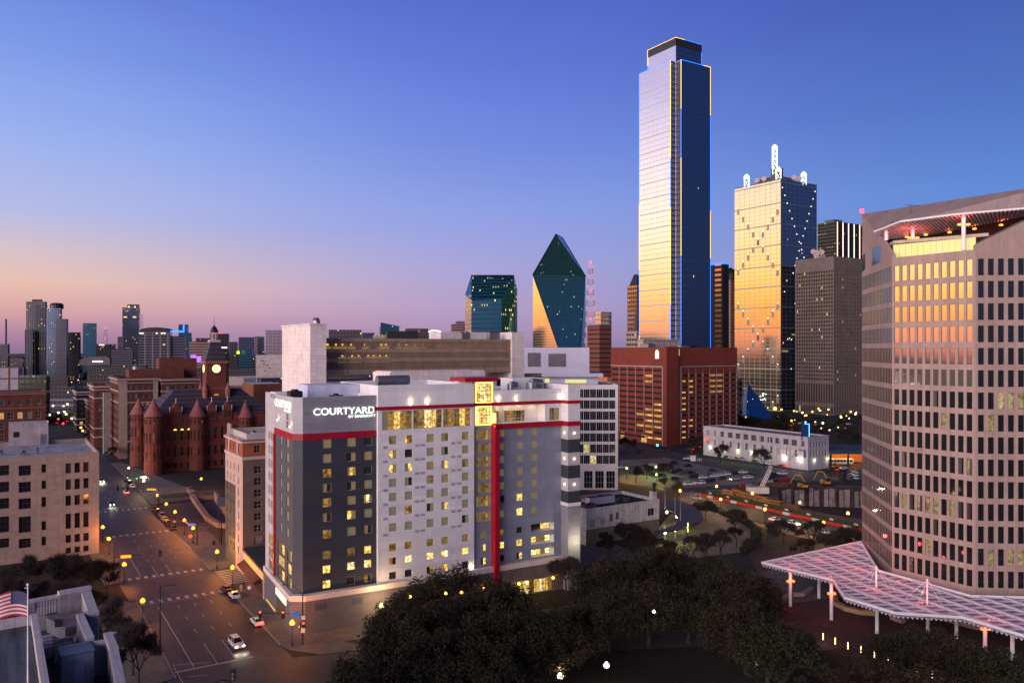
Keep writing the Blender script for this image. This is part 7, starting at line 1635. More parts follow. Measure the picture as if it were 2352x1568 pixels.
# far lamps and window-like glows: small globes on poles
fl_ = [('amber', emis('far_amber', (1, .48, .08), 3.2)), ('white', emis('far_white', (1, .80, .5), 3.5)), ('red', emis('far_red', (1, .03, .03), 4)), ('green', emis('far_green', (.05, 1, .45), 3))]
fp = {}
for c_, m_ in fl_:
    o = empty('distant_lamp', (0, 0, 0), 'distant lamp', 'lamp', 'distant %s lamps' % c_); mb = MB(); mb.tube((0, 0, 0), (0, 0, 6), .12, n=4); mb.build('pole', m_dmetal, o); mb = MB(); mb.lathe((0, 0, 6), [(.2, 0), (.62, .3), (.62, .9), (.2, 1.2)], 7); mb.build('lamp_head', m_, o); fp[c_] = o
far_pts = [('amber', 136, 942), ('white', 134, 952), ('white', 114, 957), ('white', 108, 972), ('white', 146, 938), ('white', 150, 942), ('white', 155, 933), ('white', 148, 950), ('white', 152, 955), ('white', 165, 965), ('white', 122, 937), ('amber', 186, 985), ('amber', 190, 992), ('amber', 60, 848), ('amber', 234, 860), ('amber', 204, 868), ('amber', 218, 857), ('amber', 225, 862), ('amber', 252, 858), ('white', 240, 864), ('amber', 262, 870), ('white', 30, 852), ('amber', 12, 850), ('amber', 92, 875), ('white', 94, 880), ('amber', 170, 862), ('amber', 178, 858), ('white', 120, 872), ('amber', 100, 868), ('white', 189, 960),
 ('amber', 1795, 945), ('amber', 1824, 948), ('white', 1843, 952), ('amber', 1852, 958), ('white', 1788, 960), ('amber', 1880, 943), ('white', 1932, 962), ('amber', 1903, 945), ('white', 1965, 955), ('amber', 1954, 950), ('amber', 1866, 950), ('amber', 1700, 962), ('amber', 1713, 962), ('white', 1890, 975), ('amber', 1818, 970), ('red', 1690, 970), ('amber', 1925, 936), ('white', 1958, 930),
 ('red', 124.5, 948), ('red', 167, 946), ('red', 134, 966), ('red', 145, 976), ('green', 150, 911), ('green', 38, 869), ('green', 1510, 1024)]
FL_ = []
for c_, x, y in far_pts:
    FL_.append((c_, x, y, .7+min(G(x, y, 6.5).y, 1400)/1200))
rnd.seed(33)
for i in range(70):
    x = rnd.choice([rnd.uniform(0, 260), rnd.uniform(100, 600), rnd.uniform(1800, 1975)]); y = rnd.uniform(835, 905) if x < 700 else rnd.uniform(935, 985)
    c_ = rnd.choice(['amber', 'amber', 'white', 'amber']); FL_.append((c_, x, y, .5+min(G(x, y, 6.5).y, 2200)/2200))
def ordw(n):
    T_ = {2: 'twenty', 3: 'thirty', 4: 'forty'}
    if n < 16: return ORD[n]
    if n < 19: return ['seventeenth', 'eighteenth', 'nineteenth'][n-16]
    m_ = n+1; return T_[m_//10][:-1]+'ieth' if m_ % 10 == 0 else T_[m_//10]+'-'+ORD[m_ % 10-1]
zn = lambda q: (q[0], 'nearer' if (q[2] > 925 if q[1] < 700 else q[2] > 955) else 'farther', 'left' if q[1] < 160 else 'middle-left' if q[1] < 700 else 'right')
for q in FL_:
    z_ = zn(q); k_ = sorted(e[1] for e in FL_ if zn(e) == z_).index(q[1]); p_ = G(q[1], q[2], 6.5)
    place(fp[q[0]], used, (p_.x, p_.y, 0), 0, q[3], 'distant %s lamp, %s from the left among the %s far lights on the %s' % (z_[0], ordw(k_), z_[1], z_[2]))
# ============================================================ traffic signals
def signal_head(par, p, colr, n2, w=.42):
    mb = MB(); d_ = Vector((n2[0], n2[1], 0)).normalized(); e_ = Vector((-d_.y, d_.x, 0)); q = Vector(p)
    mb.obox(q-e_*w*.8-d_*.12, (e_.x, e_.y), w*1.6, (d_.x, d_.y), .24, q.z-1.25, q.z+.35)
    h_ = mb.build('signal_head', m_dmetal, par)
    if colr:
        m_ = {'r': emis('sig_red', (1, .07, .04), 3.5), 'g': emis('sig_green', (.03, 1, .42), 2.2), 'a': emis('sig_amber', (1, .35, .02), 2.5)}[colr]; zz = {'r': .02, 'a': -.45, 'g': -.92}[colr]
        c_ = MB(); c_.tube(q+d_*.13+Vector((0, 0, zz)), q+d_*.24+Vector((0, 0, zz)), .2, n=10); l_ = c_.build('lens', m_, h_)
        lamp_light(l_, q+d_*.6+Vector((0, 0, zz)), 18, {'r': (1, .04, .03), 'g': (.05, 1, .4), 'a': (1, .4, .05)}[colr], .1)
    return h_
toC = Vector((0, -1))
def mast_arm(label, base, arm_end, zarm, zpole, heads, sign_=None, lum=None, m=m_dmetal):
    b_ = Vector(base); o = empty('traffic_signal', b_, label, 'traffic signal', 'mast-arm traffic signals'); mb = MB(); mb.tube(b_, b_+Vector((0, 0, zpole)), .17, .11, 8); mb.build('pole', m, o)
    e_ = Vector((arm_end.x, arm_end.y, zarm+.5)); s_ = b_+Vector((0, 0, zarm)); mb = MB(); mb.tube(s_, e_, .11, .06, 6); mb.build('mast_arm', m, o)
    for f_, c_ in heads: signal_head(o, s_+(e_-s_)*f_+Vector((0, 0, .3)), c_, (toC.x-.1*s_.x/60, -1))
    if sign_:
        f_, w_, m_ = sign_; p_ = s_+(e_-s_)*f_; d_ = (e_-s_).normalized(); mb = MB(); mb.obox((p_.x, p_.y-.16), (d_.x, d_.y), w_, (0, 1), .05, p_.z-.35, p_.z+.35); mb.build('street_sign', m_, o)
    if lum:
        mb = MB(); t_ = b_+Vector((0, 0, zpole)); q = t_+Vector(lum); mb.tube(t_, (t_+q)/2+Vector((0, 0, .6)), .06, n=5); mb.tube((t_+q)/2+Vector((0, 0, .6)), q, .05, n=5); mb.box(q-Vector((.5, .15, .08)), q+Vector((.3, .15, .05))); mb.build('lamp_arm', m, o)
    return o
sb = emis('blue_sign', (.02, .16, .62), .45); sy = emis('lit_yellow_sign', (.9, .42, .03), .9)
def V6(x, y): return 235.2+.15*x, 1029+.15*y
def V8(x, y): return 470.4+.15*x, 1264.2+.15*y
base = G(*V8(1500, 1450)); arm = D(*V8(800, 1020), base.y-1.0)
o = mast_arm('signal mast with two red heads and a blue street sign below the white hotel', base, Vector((arm.x, arm.y)), zat(base.y, V8(0, 968)[1]), zat(base.y, V8(0, 660)[1]), [(.93, 'r'), (.43, 'r')], (.05, 3.0*.55, sb), (-4.0, 1.5, 1.4))
p_ = base+Vector((.25, -.2, 0)); signal_head(o, Vector((p_.x, p_.y, zat(base.y, V8(0, 1098)[1]))), 'r', (0, -1)); signal_head(o, Vector((p_.x-.7, p_.y, zat(base.y, V8(0, 1120)[1]))), 'a', (-1, -.3)); 
mb = MB(); mb.box((p_.x-.4, p_.y-.25, zat(base.y, V8(0, 1042)[1])), (p_.x+.35, p_.y-.2, zat(base.y, V8(0, 985)[1]))); mb.build('sign_plate', mat('sign_white', (.6, .6, .62), .6), o)
mb = MB(); mb.box((p_.x-.55, p_.y-.25, zat(base.y, V8(0, 1240)[1])), (p_.x+.3, p_.y-.2, zat(base.y, V8(0, 1172)[1]))); mb.build('sign_plate', emis('sign_lit_peach', (.8, .45, .2), .55), o)
# left near mast (crop origin 0,2000)
def V3(x, y): return .25*x, 1176+.25*y
base = G(*V3(1047, 600)); arm = D(*V3(1505, 322), base.y+3.5)
o = mast_arm('dark signal mast on the left kerb whose long arm reaches over the road', base, Vector((arm.x, arm.y)), zat(base.y, V3(0, 415)[1]), zat(base.y, V3(0, 260)[1]), [(.66, None), (.93, None)], (.14, 2.4, sy), (2.9, .6, 1.6))
base = G(*V6(862, 915)); arm = D(*V6(230, 655), base.y+1)
mast_arm('signal mast at the far crossroads with unlit heads and a glowing yellow sign', base, Vector((arm.x, arm.y)), zat(base.y, V6(0, 632)[1]), zat(base.y, V6(0, 520)[1]), [(.99, None), (.76, None)], (.06, 3.4, sy))
base = G(*V6(712, 668)); arm = D(*V6(250, 443), base.y+1)
mast_arm('signal mast with two green heads and a pale blue sign before the courthouse', base, Vector((arm.x, arm.y)), zat(base.y, V6(0, 445)[1]), zat(base.y, V6(0, 430)[1]), [(.70, 'g'), (.40, 'g')], (.06, 3.0, emis('cyan_sign', (.08, .35, .55), .6)))
base = G(*V6(1450, 1478)); arm = D(*V6(1100, 1165), base.y+1)
mast_arm('signal mast with two red heads and a violet sign beside the orange lamps', base, Vector((arm.x, arm.y)), zat(base.y, V6(0, 1170)[1]), zat(base.y, V6(0, 1150)[1]), [(.98, 'r'), (.45, 'r')], (.05, 2.6, emis('violet_sign', (.20, .14, .55), .6)))
# near head at the bottom edge and tall bare lamp pole
p_ = D(535, 1548, 118); o = empty('traffic_signal', (p_.x, p_.y, 0), 'backlit signal head on a curved arm at the bottom picture edge', 'traffic signal', 'mast-arm traffic signals'); mb = MB(); pts_ = [p_-Vector((0, 0, 1)), p_+Vector((-1.6, -.4, -.6)), p_+Vector((-3.4, -1, -1.6)), p_+Vector((-5, -2, -4)), Vector((p_.x-5.4, p_.y-2, 0))]
for a, b in zip(pts_, pts_[1:]): mb.tube(a, b, .1, n=6)
mb.build('mast_arm', m_dmetal, o); signal_head(o, p_+Vector((0, 0, .4)), None, (0, 1)); mb = MB()
mb.box(p_+Vector((-.16, -.16, -.75)), p_+Vector((.16, -.13, -.3))); mb.box(p_+Vector((-.16, -.16, -.1)), p_+Vector((.16, -.13, .3))); mb.build('backplate_gap', mat('gap_grey', (.2, .18, .2), .8), o)
base = G(*V3(1472, 1315)); zp = zat(base.y, V3(0, 675)[1]); o = empty('lamp_post', base, 'tall bare dark lamp post standing at the left kerb of the big street', 'lamp post'); mb = MB(); mb.tube(base, base+Vector((0, 0, zp)), .16, .09, 8); mb.tube(base+Vector((0, 0, zp)), base+Vector((2.4, .4, zp+.1)), .06, n=5); mb.build('pole', m_dmetal, o); mb = MB(); q = base+Vector((2.4, .4, zp+.1)); mb.box(q-Vector((.5, .18, .1)), q+Vector((.5, .18, .08))); mb.build('lamp_head', m_dmetal, o)
# billboard box on twin poles beyond the brick building
b0, b1 = G(*V6(1787, 1478)), G(*V6(1822, 1470)); o = empty('billboard', b0, 'dark box sign on two tall poles left of the brick-topped building', 'sign', None); mb = MB(); z_ = zat(b0.y, V6(0, 890)[1]); mb.tube(b0, (b0.x, b0.y, z_), .12, n=6); mb.tube(b1, (b1.x, b1.y, z_), .25, .1, 6); mb.build('pole', m_dmetal, o); mb = MB(); q = D(*V6(1755, 890), b0.y); q2 = D(*V6(1925, 755), b0.y); mb.box((q.x, q.y, q.z), (q2.x, q.y+2.2, q2.z)); mb.build('sign_box', mat('navy_box', (.012, .016, .04), .4), o)
# small street things
def thing1(name, label, cat, fn, m, loc, group=None):
    mb = MB(); fn(mb, Vector(loc)); return mb.build(name, m, label=label, cat=cat, group=group)
g_ = G(*V6(1385, 1445)); z1_ = zat(g_.y, V6(0, 1405)[1]); o = empty('warning_sign', g_+Vector((-.9, .5, 0)), 'red-orange diamond work sign at the street corner', 'sign'); q = g_+Vector((-.9, .5, 0)); mb = MB(); mb.tube(q, q+Vector((0, 0, 2.2)), .04, n=5); mb.build('stand', m_dmetal, o); mb = MB(); mb.poly([q+Vector((0, -.06, 1.1)), q+Vector((.75, -.06, 1.85)), q+Vector((0, -.06, 2.6)), q+Vector((-.75, -.06, 1.85))]); mb.poly([q+Vector((0, -.03, 1.1)), q+Vector((-.75, -.03, 1.85)), q+Vector((0, -.03, 2.6)), q+Vector((.75, -.03, 1.85))]); mb.build('panel', emis('diamond', (1, .10, .02), .8), o)
g_ = G(*V6(1705, 1480)); thing1('litter_bin', 'dark litter bin on the pavement below the box sign poles', 'bin', lambda mb, p: (mb.lathe(p, [(.35, 0), (.4, .9), (.45, .95), (.3, 1.15)], 10)), m_dmetal, g_+Vector((0, 0, .13)))
g_ = G(*V8(680, 715)); o = empty('street_sign', g_, 'white oval parking sign on a thin post before the shop', 'sign'); mb = MB(); mb.tube(g_, g_+Vector((0, 0, 2.4)), .04, n=5); mb.build('post', m_metal, o); mb = MB(); mb.tube(g_+Vector((0, -.06, 2.3)), g_+Vector((0, -.02, 2.3)), .42, n=12); mb.build('panel', MC['sign_white'], o)
# construction-site barrier panels with banners on the right street
fA, fB = Vector(G(1612, 1139)[:2]), Vector(G(1996, 1224)[:2]); Lf = (fB-fA).length; fd = (fB-fA).normalized(); fn_ = Vector((fd.y, -fd.x))
hz = [None, mat('hoard_green', (.022, .032, .016), .8), mat('hoard_red', (.42, .022, .012), .6), mat('hoard_white', (.50, .46, .46), .6)]
nP = 24
for k_ in range(nP):
    a_ = fA+fd*(Lf*k_/nP); ln = Lf/nP-.06; o = empty('site_fence', (a_.x, a_.y, 0), '%s fence panel from the left along the building site' % (ORD[k_] if k_ < 16 else ORD[nP-1-k_]+'-from-last'), 'fence panel', 'fence panels round the building site')
    if k_ >= 16: o['label'] = '%s fence panel from the right end along the building site' % ORD[nP-1-k_]
    mb = MB(); mb.obox(a_, fd, ln, -fn_, .06, 1.0, 2.6); mb.build('mesh_panel', hz[1], o); mb = MB(); c_ = 3 if k_ % 4 == 1 else 2; mb.obox(a_+fn_*.25, fd, ln, -fn_, .5, 0, 1.0); mb.build('water_barrier', hz[c_], o)
    if k_ % 3 == 1: mb = MB(); mb.obox(a_+fn_*.03+fd*.8, fd, 1.5, fn_, .02, 1.6, 2.2); mb.build('banner_mark', hz[3], o)
fA2, fB2 = Vector(G(1700, 1124)[:2]), Vector(G(1812, 1107)[:2]); L2 = (fB2-fA2).length; fd2 = (fB2-fA2).normalized()
for k_ in range(9): a_ = fA2+fd2*(L2*k_/9); mb = MB(); mb.obox(a_, fd2, L2/9-.08, Vector((-fd2.y, fd2.x)), .4, 0, 2.0); mb.build('site_barrier', hz[[2, 3, 1, 2][k_ % 4]], label='%s far barrier panel from the left behind the crane' % ORD[k_], cat='barrier', group='far barrier panels of the building site')
# lumber stacks
lm = mat('lumber', (.20, .11, .045), .9, var=.3, scale=1, joint=(6, .28, .06), jcol=(.35, .3, .3)); 
for i, (x, y, w_, h_) in enumerate(((1676, 1137, 7, 2.6), (1700, 1140, 8, 3.0), (1722, 1146, 9, 3.1), (1748, 1150, 10, 2.6), (1776, 1158, 9, 2.4), (1812, 1163, 10, 1.6))):
    p_ = G(x, y); mb = MB()
    for j in range(3): mb.obox(Vector(p_[:2])-Vector((w_/2, 0))+Vector((j*.3, 0)), fd, w_-j*.6, Vector((-fd.y, fd.x)), 2.4-j*.2, h_*j/3+.1*j, h_*(j+1)/3-.08)
    mb.build('lumber_stack', lm, label='%s stack of timber from the left behind the site fence' % ORD[i], cat='timber stack', group='timber stacks')
# excavators and a crane lying low
ye = mat('machine_yellow', (.45, .24, .04), .6, var=.25)
def excavator(label, x, y, flip=1, s=1):
    p_ = G(x, y); o = empty('excavator', p_, label, 'excavator', 'yellow excavators'); 
    for dy in (-1.1, 1.1):
        mb = MB(); prf = [(-2, .5), (-1.6, 0), (1.6, 0), (2, .5), (1.6, .95), (-1.6, .95)]; mb.poly([(p_.x+a*s, p_.y+dy-.3, b*s) for a, b in prf]); mb.poly([(p_.x+a*s, p_.y+dy+.3, b*s) for a, b in prf][::-1])
        for i in range(6): a, b = prf[i], prf[(i+1) % 6]; mb.poly([(p_.x+a[0]*s, p_.y+dy-.3, a[1]*s), (p_.x+a[0]*s, p_.y+dy+.3, a[1]*s), (p_.x+b[0]*s, p_.y+dy+.3, b[1]*s), (p_.x+b[0]*s, p_.y+dy-.3, b[1]*s)])
        mb.build('track', m_dmetal, o)
    mb = MB(); mb.box(p_+Vector((-1.8, -1.1, 1.0))*1, p_+Vector((1.4, 1.1, 2.0))); mb.box(p_+Vector((-2.3, -1.1, 1.1)), p_+Vector((-1.2, 1.1, 2.5))); mb.build('body', ye, o)
    mb = MB(); mb.box(p_+Vector((.0, -1.05, 2.02)), p_+Vector((1.3, .0, 3.2))); mb.build('cab', glass('cabglass', (.05, .04, .03), .2, .5), o)
    j0, j1, j2, j3 = p_+Vector((1.0*flip, .4, 1.8)), p_+Vector((-.9*flip, .4, 5.6)), p_+Vector((-3.4*flip, .4, 6.1)), p_+Vector((-5.6*flip, .4, 2.2))
    mb = MB(); mb.tube(j0, j1, .26, .24, 6); mb.tube(j1, j2, .24, .2, 6); mb.build('boom', ye, o); mb = MB(); mb.tube(j2, j3, .2, .12, 6); mb.build('stick', ye, o); mb = MB(); mb.hull([j3+Vector((-.6, -.5, 0)), j3+Vector((.5, -.5, .1)), j3+Vector((-.2, -.5, -1.2)), j3+Vector((-.6, .5, 0)), j3+Vector((.5, .5, .1)), j3+Vector((-.2, .5, -1.2))]); mb.build('bucket', m_dmetal, o)
excavator('left yellow excavator with raised boom above the building pit', 1846, 1123, 1); excavator('right yellow excavator with raised boom next to the warehouse corner', 1898, 1115, 1)
o = empty('crane', G(1742, 1136), 'grey crawler crane with its lattice boom lowered beside the car park', 'crane'); p_ = G(1740, 1137); a_, b_ = p_+Vector((-4, 0, 2.4)), D(1770, 1072, p_.y+16)
def truss(a, b, r, par, name, m, n_=14):
    mb = MB(); d_ = (b-a).normalized(); e_ = d_.cross(Vector((0, 0, 1))).normalized(); f_ = e_.cross(d_)
    P_ = lambda i, j: a+(b-a)*(j/n_)+(e_*(1 if i in (0, 3) else -1)+f_*(1 if i in (0, 1) else -1))*r
    for j in range(n_):
        for i in range(4): mb.tube(P_(i, j), P_(i, j+1), .1, n=4); mb.tube(P_(i, j), P_((i+1) % 4, j+1), .07, n=4)
    mb.build(name, m, par)
truss(a_, b_, .8, o, 'boom', m_metal); truss(p_+Vector((1, 0, 2)), p_+Vector((6, 3, 10)), .5, o, 'gantry', m_wmetal, 6)
mb = MB(); mb.box(p_+Vector((-4, -2, 1)), p_+Vector((4, 2, 3.4))); mb.build('machine_house', MC['hoard_white'], o); mb = MB(); mb.box(p_+Vector((-3.5, -2.4, 0)), p_+Vector((3.5, 2.4, 1))); mb.build('tracks', m_dmetal, o)
mb = MB(); mb.lathe(b_, [(.2, -.6), (.8, -.4), (.8, .4), (.2, .6)], 8); mb.build('boom_head', m_wmetal, o)
lamp(lamp_proto(emis('green_far', (.7, 1, .3), 2.4), (.5, 1, .25), 3000), *(1352.4+.275*560, 970.2+.275*372), 'green-tinted lamp lighting the left part of the car park', 4.4)
# pay booth in the car park
g_ = G(*(1352.4+.275*870, 970.2+.275*318)); o = empty('pay_booth', g_, 'small white pay booth with bollards in the car park', 'booth'); mb = MB(); mb.box(g_+Vector((-1.2, -1, 0)), g_+Vector((1.2, 1, 2.5))); mb.box(g_+Vector((-1.5, -1.3, 2.5)), g_+Vector((1.5, 1.3, 2.75))); mb.build('cabin', m_wmetal, o)
for k_ in range(3): mb = MB(); mb.tube(g_+Vector((2.3+k_*.9, -.6, 0)), g_+Vector((2.3+k_*.9, -.6, 1.3)), .14, n=6); mb.build('bollard', m_wmetal, o)
# ============================================================ white block with a crescent canopy behind the hotel
wb0 = Vector(D0(1346, 236)[:2]); wbl = empty('low_building', (wb0.x, wb0.y, 0), 'worn white two-storey block with a black roof and plant boxes right of the hotel', 'building'); fw = Face(wb0, wb0+u*60); Lb = fw.t(1514.5); fw = Face(wb0, wb0+u*Lb); Zb = 10.8
pwb = [wb0, wb0+u*Lb, wb0+u*Lb+v*18, wb0+v*18]; fw = Face(pwb[0], pwb[1]); wins = []
m_ww = mat('worn_white', (.72, .66, .68), .9, var=.25, scale=.6, streak=.3)
for x0_, x1_, y0_, y1_, k_ in ((1355.5, 1366, 1188, 1207, 2), (1379, 1389, 1188, 1205, 2), (1400.5, 1408, 1181, 1200, 1), (1415, 1422, 1179, 1197, 1), (1488, 1503, 1169, 1187, 1)):
    t0_, t1_ = fw.t(x0_), fw.t(x1_); wins.append((fw, t0_, t1_, zat(240, y1_) if x1_ < 1440 else zat(248, y1_), zat(240, y0_) if x1_ < 1440 else zat(248, y0_), .2, (((1, k_),), .1, 1, 0)))
for x0_, x1_ in ((1376, 1400),): t0_, t1_ = fw.t(x0_), fw.t(x1_); wins.append((fw, t0_, t1_, 1.2, 3.2, .3, (((1, 1),), .12, 0, 0)))
fo = [w for w in wins]
mb = MB(); hs_ = [(w[1], w[2], w[3], w[4]) for w in wins]; holed(mb, fw, 0, fw.W, 4.6, Zb, hs_, .32, 0); holed(mb, fw, 0, fw.W, 0, 4.6, hs_, .32, 1)
for i in (1, 2, 3): f = Face(pwb[i], pwb[(i+1) % 4]); mb.poly([f.at(0, 0), f.at(f.W, 0), f.at(f.W, Zb), f.at(0, Zb)])
inn = inset(pwb, .4)
for i in range(4): j = (i+1) % 4; a, b, c_, d_ = pwb[i], pwb[j], inn[j], inn[i]; mb.poly([(*a, Zb), (*b, Zb), (*c_, Zb), (*d_, Zb)]); mb.poly([(*d_, Zb), (*c_, Zb), (*c_, Zb-1), (*d_, Zb-1)])
mb.build('wall', [m_ww, mat('lower_tan', (.22, .17, .14), .9, var=.2)], wbl); mb = MB(); mb.poly([(*q, Zb-1) for q in inn]); mb.build('roof', mat('black_roof', (.012, .012, .014), .9), wbl); put_windows(wbl, wins, [m_ww, m_dmetal, mat('bricked_up', (.42, .36, .37), .9)])
for a_, b_, l_, w_, z0_, z1_, m_ in ((6, 6, 10, 2.2, Zb-.6, Zb+1.6, m_white), (2, 3, 4.5, 2, Zb-1, Zb+.3, m_metal), (18, 8, 1.8, 1.8, Zb-1, Zb+.2, m_metal), (20.5, 6, 1.6, 1.6, Zb-1, Zb+.4, m_metal), (0, 11, 3, 2, Zb-1, Zb+1.2, m_metal), (9, 12, 4, 2, Zb-1, Zb+.1, MC['sign_white']), (14, 2, 3, 1.6, Zb-1, Zb-.2, m_metal), (1, 8, 1.6, 1.6, Zb-1, Zb+1.6, m_white)): plant(wb0+u*a_+v*b_, u, l_, w_, z0_, z1_, m_, par=wbl)
q = wb0+u*(Lb-2.2)+v*.6; mb = MB(); mb.obox(q, u, 1.6, v, 1.6, 0, Zb+2.4); mb.build('chimney', m_ww, wbl); mb = MB(); mb.tube((q.x+.6, q.y+1, Zb+2.4), (q.x+.6, q.y+1, Zb+5.2), .55, n=10); mb.build('flue', m_dmetal, wbl)
# crescent canopy
cc = empty('crescent_canopy', G(1545, 1210), 'grey crescent-shaped drive canopy with pale fins right of the worn white block', 'canopy'); cz2 = 5.2
def q6_(x, y): return 1352.4+.275*x, 970.2+.275*y
ov = [G(*q6_(*p), cz2) for p in ((600, 640), (680, 640), (780, 660), (880, 705), (945, 750), (955, 790), (915, 830), (840, 862), (740, 890), (640, 905), (560, 912))]
iv = [G(*q6_(*p), cz2) for p in ((540, 905), (640, 885), (720, 850), (750, 800), (720, 750), (650, 715), (600, 700))]
mb = MB(); P = [Vector(p_[:2]) for p_ in ov+iv]
idx0 = len(mb.v); bm_ = bmesh.new(); vs = [bm_.verts.new((p_.x, p_.y, cz2)) for p_ in P]; f_ = bm_.faces.new(vs); r_ = bmesh.ops.triangulate(bm_, faces=[f_])
for f_ in bm_.faces: pts_ = [w_.co.copy() for w_ in f_.verts]; mb.poly(pts_); mb.poly([p_-Vector((0, 0, .45)) for p_ in pts_[::-1]])
bm_.free()
for i in range(len(P)): j = (i+1) % len(P); a, b = P[i], P[j]; mb.poly([(*a, cz2-.45), (*b, cz2-.45), (*b, cz2), (*a, cz2)]); mb.poly([(*b, cz2-.46), (*a, cz2-.46), (*a, cz2-.01), (*b, cz2-.01)])
mb.build('slab', mat('canopy_grey', (.13, .115, .14), .8, joint=(1.2, 400, .05), jcol=(.75, .75, .75)), cc)
for x, y in ((637, 720), (720, 765), (765, 815)): p_ = G(*q6_(x, y), cz2); mb = MB(); mb.hull([p_+Vector((-.15, 0, 0)), p_+Vector((.15, 0, 0)), p_+Vector((0, .4, 0)), p_+Vector((0, .1, 8))]); mb.build('fin', m_ltrim, cc)
for x, y in ((634, 990), (722, 965), (765, 930), (655, 760), (732, 795)): p_ = G(*q6_(x, y)); mb = MB(); mb.tube(p_, p_+Vector((0, 0, cz2-.45)), .35, n=8); c_ = mb.build('column', m_ltrim, cc); 
for x, y in ((637, 930), (722, 908), (650, 758), (735, 795)): p_ = G(*q6_(x, y), 3.9); mb = MB(); mb.lathe(p_, [(.15, 0), (.4, .3), (.4, .6), (.15, .8)], 8); o = mb.build('lamp', emis('green_lamp', (.95, 1, .4), 9), cc); lamp_light(o, p_+Vector((.4, -.8, -.3)), 260, (.8, 1, .3), .25)
p_ = G(1580, 1212, 4.6); pb = G(1580, 1212, 4.6); o = empty('lamp_post', (pb.x, pb.y, 0), 'green-glowing lamp post beside the crescent canopy drive', 'lamp post'); mb = MB(); mb.tube((pb.x, pb.y, 0), (pb.x, pb.y, 3.4), .09, n=6); mb.build('pole', m_dmetal, o); mb = MB(); mb.tube((pb.x, pb.y, 3.4), (pb.x, pb.y, 6.2), .1, n=6); q = mb.build('light_tube', emis('greenish_tube', (.85, 1, .3), 2.5), o); lamp_light(q, (pb.x, pb.y-.6, 5), 160, (.9, 1, .4), .2)
# ============================================================ trees
m_leaf = mat('oak_leaves', (.024, .018, .008), .9, var=.45, scale=.5); m_leaf2 = mat('oak_leaves_olive', (.022, .021, .008), .9, var=.45, scale=.5); m_bark = mat('bark', (.035, .028, .024), .95, var=.3, scale=2); m_twig = mat('twigs', (.036, .025, .023), .95, var=.2, scale=2)
def oak(seed, rx, rz, h, n=8200, m=m_leaf):
    rr = random.Random(seed); o = empty('oak_tree', (0, 0, 0), 'dark evergreen oak', 'tree', 'dark oaks of the grove'); mb = MB(); c_ = Vector((0, 0, h-rz))
    mb.tube((0, 0, 0), (rr.uniform(-.3, .3), .1, 2.2), .5, .38, 8); tips = []
    for i in range(7):
        a_ = i*.9+rr.uniform(-.3, .3); q = Vector((math.cos(a_)*rx*.38, math.sin(a_)*rx*.38, h-rz*1.1)); mb.tube((0, 0, 2.0), q, .3, .16, 6)
        for j in range(3): b_ = a_+rr.uniform(-.7, .7); w_ = Vector((math.cos(b_)*rx*.75, math.sin(b_)*rx*.75, h-rz*rr.uniform(.5, 1.2))); mb.tube(q, w_, .14, .05, 5)
    mb.build('trunk', m_bark, o); lb = MB(); cl = []
    for i in range(64):
        th = rr.uniform(0, 6.283); ph = math.acos(rr.uniform(-.35, 1)); k_ = rr.uniform(.62, 1.02); cl.append((Vector((math.cos(th)*math.sin(ph)*rx*k_, math.sin(th)*math.sin(ph)*rx*k_, math.cos(ph)*rz*k_))+c_, rr.uniform(1.0, 2.1)))
    per = n//len(cl)
    for P_, r_ in cl:
        for j in range(int(per*(r_/1.5)**2)):
            d_ = Vector((rr.gauss(0, 1), rr.gauss(0, 1), rr.gauss(0, .8))); d_ = d_.normalized()*r_*rr.uniform(.55, 1.05); p_ = P_+d_; a_ = Vector((rr.gauss(0, 1), rr.gauss(0, 1), rr.gauss(0, 1))).normalized(); b_ = a_.orthogonal().normalized(); c2 = a_.cross(b_); s_ = rr.uniform(.13, .30)
            lb.poly([p_-b_*s_, p_-c2*s_*.6, p_+b_*s_, p_+c2*s_*.6])
    lb.build('crown', m, o); return o
OK_ = [oak(1, 7.6, 4.8, 11.5), oak(2, 6.6, 4.6, 10.8, m=m_leaf2), oak(3, 8.2, 5.2, 12.2)]
OH = [11.5, 10.8, 12.2]
oaks = [(925, 1372, ''), (985, 1336, ''), (1045, 1312, ''), (1120, 1338, ''), (1150, 1352, ''), (1238, 1408, ''), (1392, 1300, ''), (1420, 1286, ''), (1462, 1268, ''), (1545, 1262, ''), (1625, 1286, ''), (1690, 1304, ''), (1725, 1330, ''),
 (908, 1428, ''), (960, 1405, ''), (1010, 1392, ''), (1068, 1380, ''), (1150, 1408, ''), (1230, 1425, ''), (1325, 1392, ''), (1400, 1362, ''), (1490, 1345, ''), (1580, 1352, ''), (1668, 1362, ''), (1715, 1392, ''),
 (872, 1492, ''), (950, 1470, ''), (1000, 1462, ''), (1055, 1455, ''), (1150, 1475, ''), (1765, 1436, ''), (1795, 1446, ''),
 (858, 1548, ''), (960, 1530, ''), (1030, 1528, ''), (1120, 1540, '')]
rows_ = {0: 'back', 1: 'second', 2: 'third', 3: 'front'}; cnt = {}
for i, (x, y, l_) in enumerate(oaks):
    k_ = i % 3; row = 0 if i < 13 else 1 if i < 25 else 2 if i < 32 else 3; cnt[row] = cnt.get(row, 0)+1; s_ = .92+.16*((i*37) % 10)/10
    p_ = G(x, y, OH[k_]*s_); place(OK_[k_], used, (p_.x, p_.y, 0), i*1.7, s_, '%s dark oak from the left in the %s row of the grove' % (ORD[cnt[row]-1], rows_[row]))
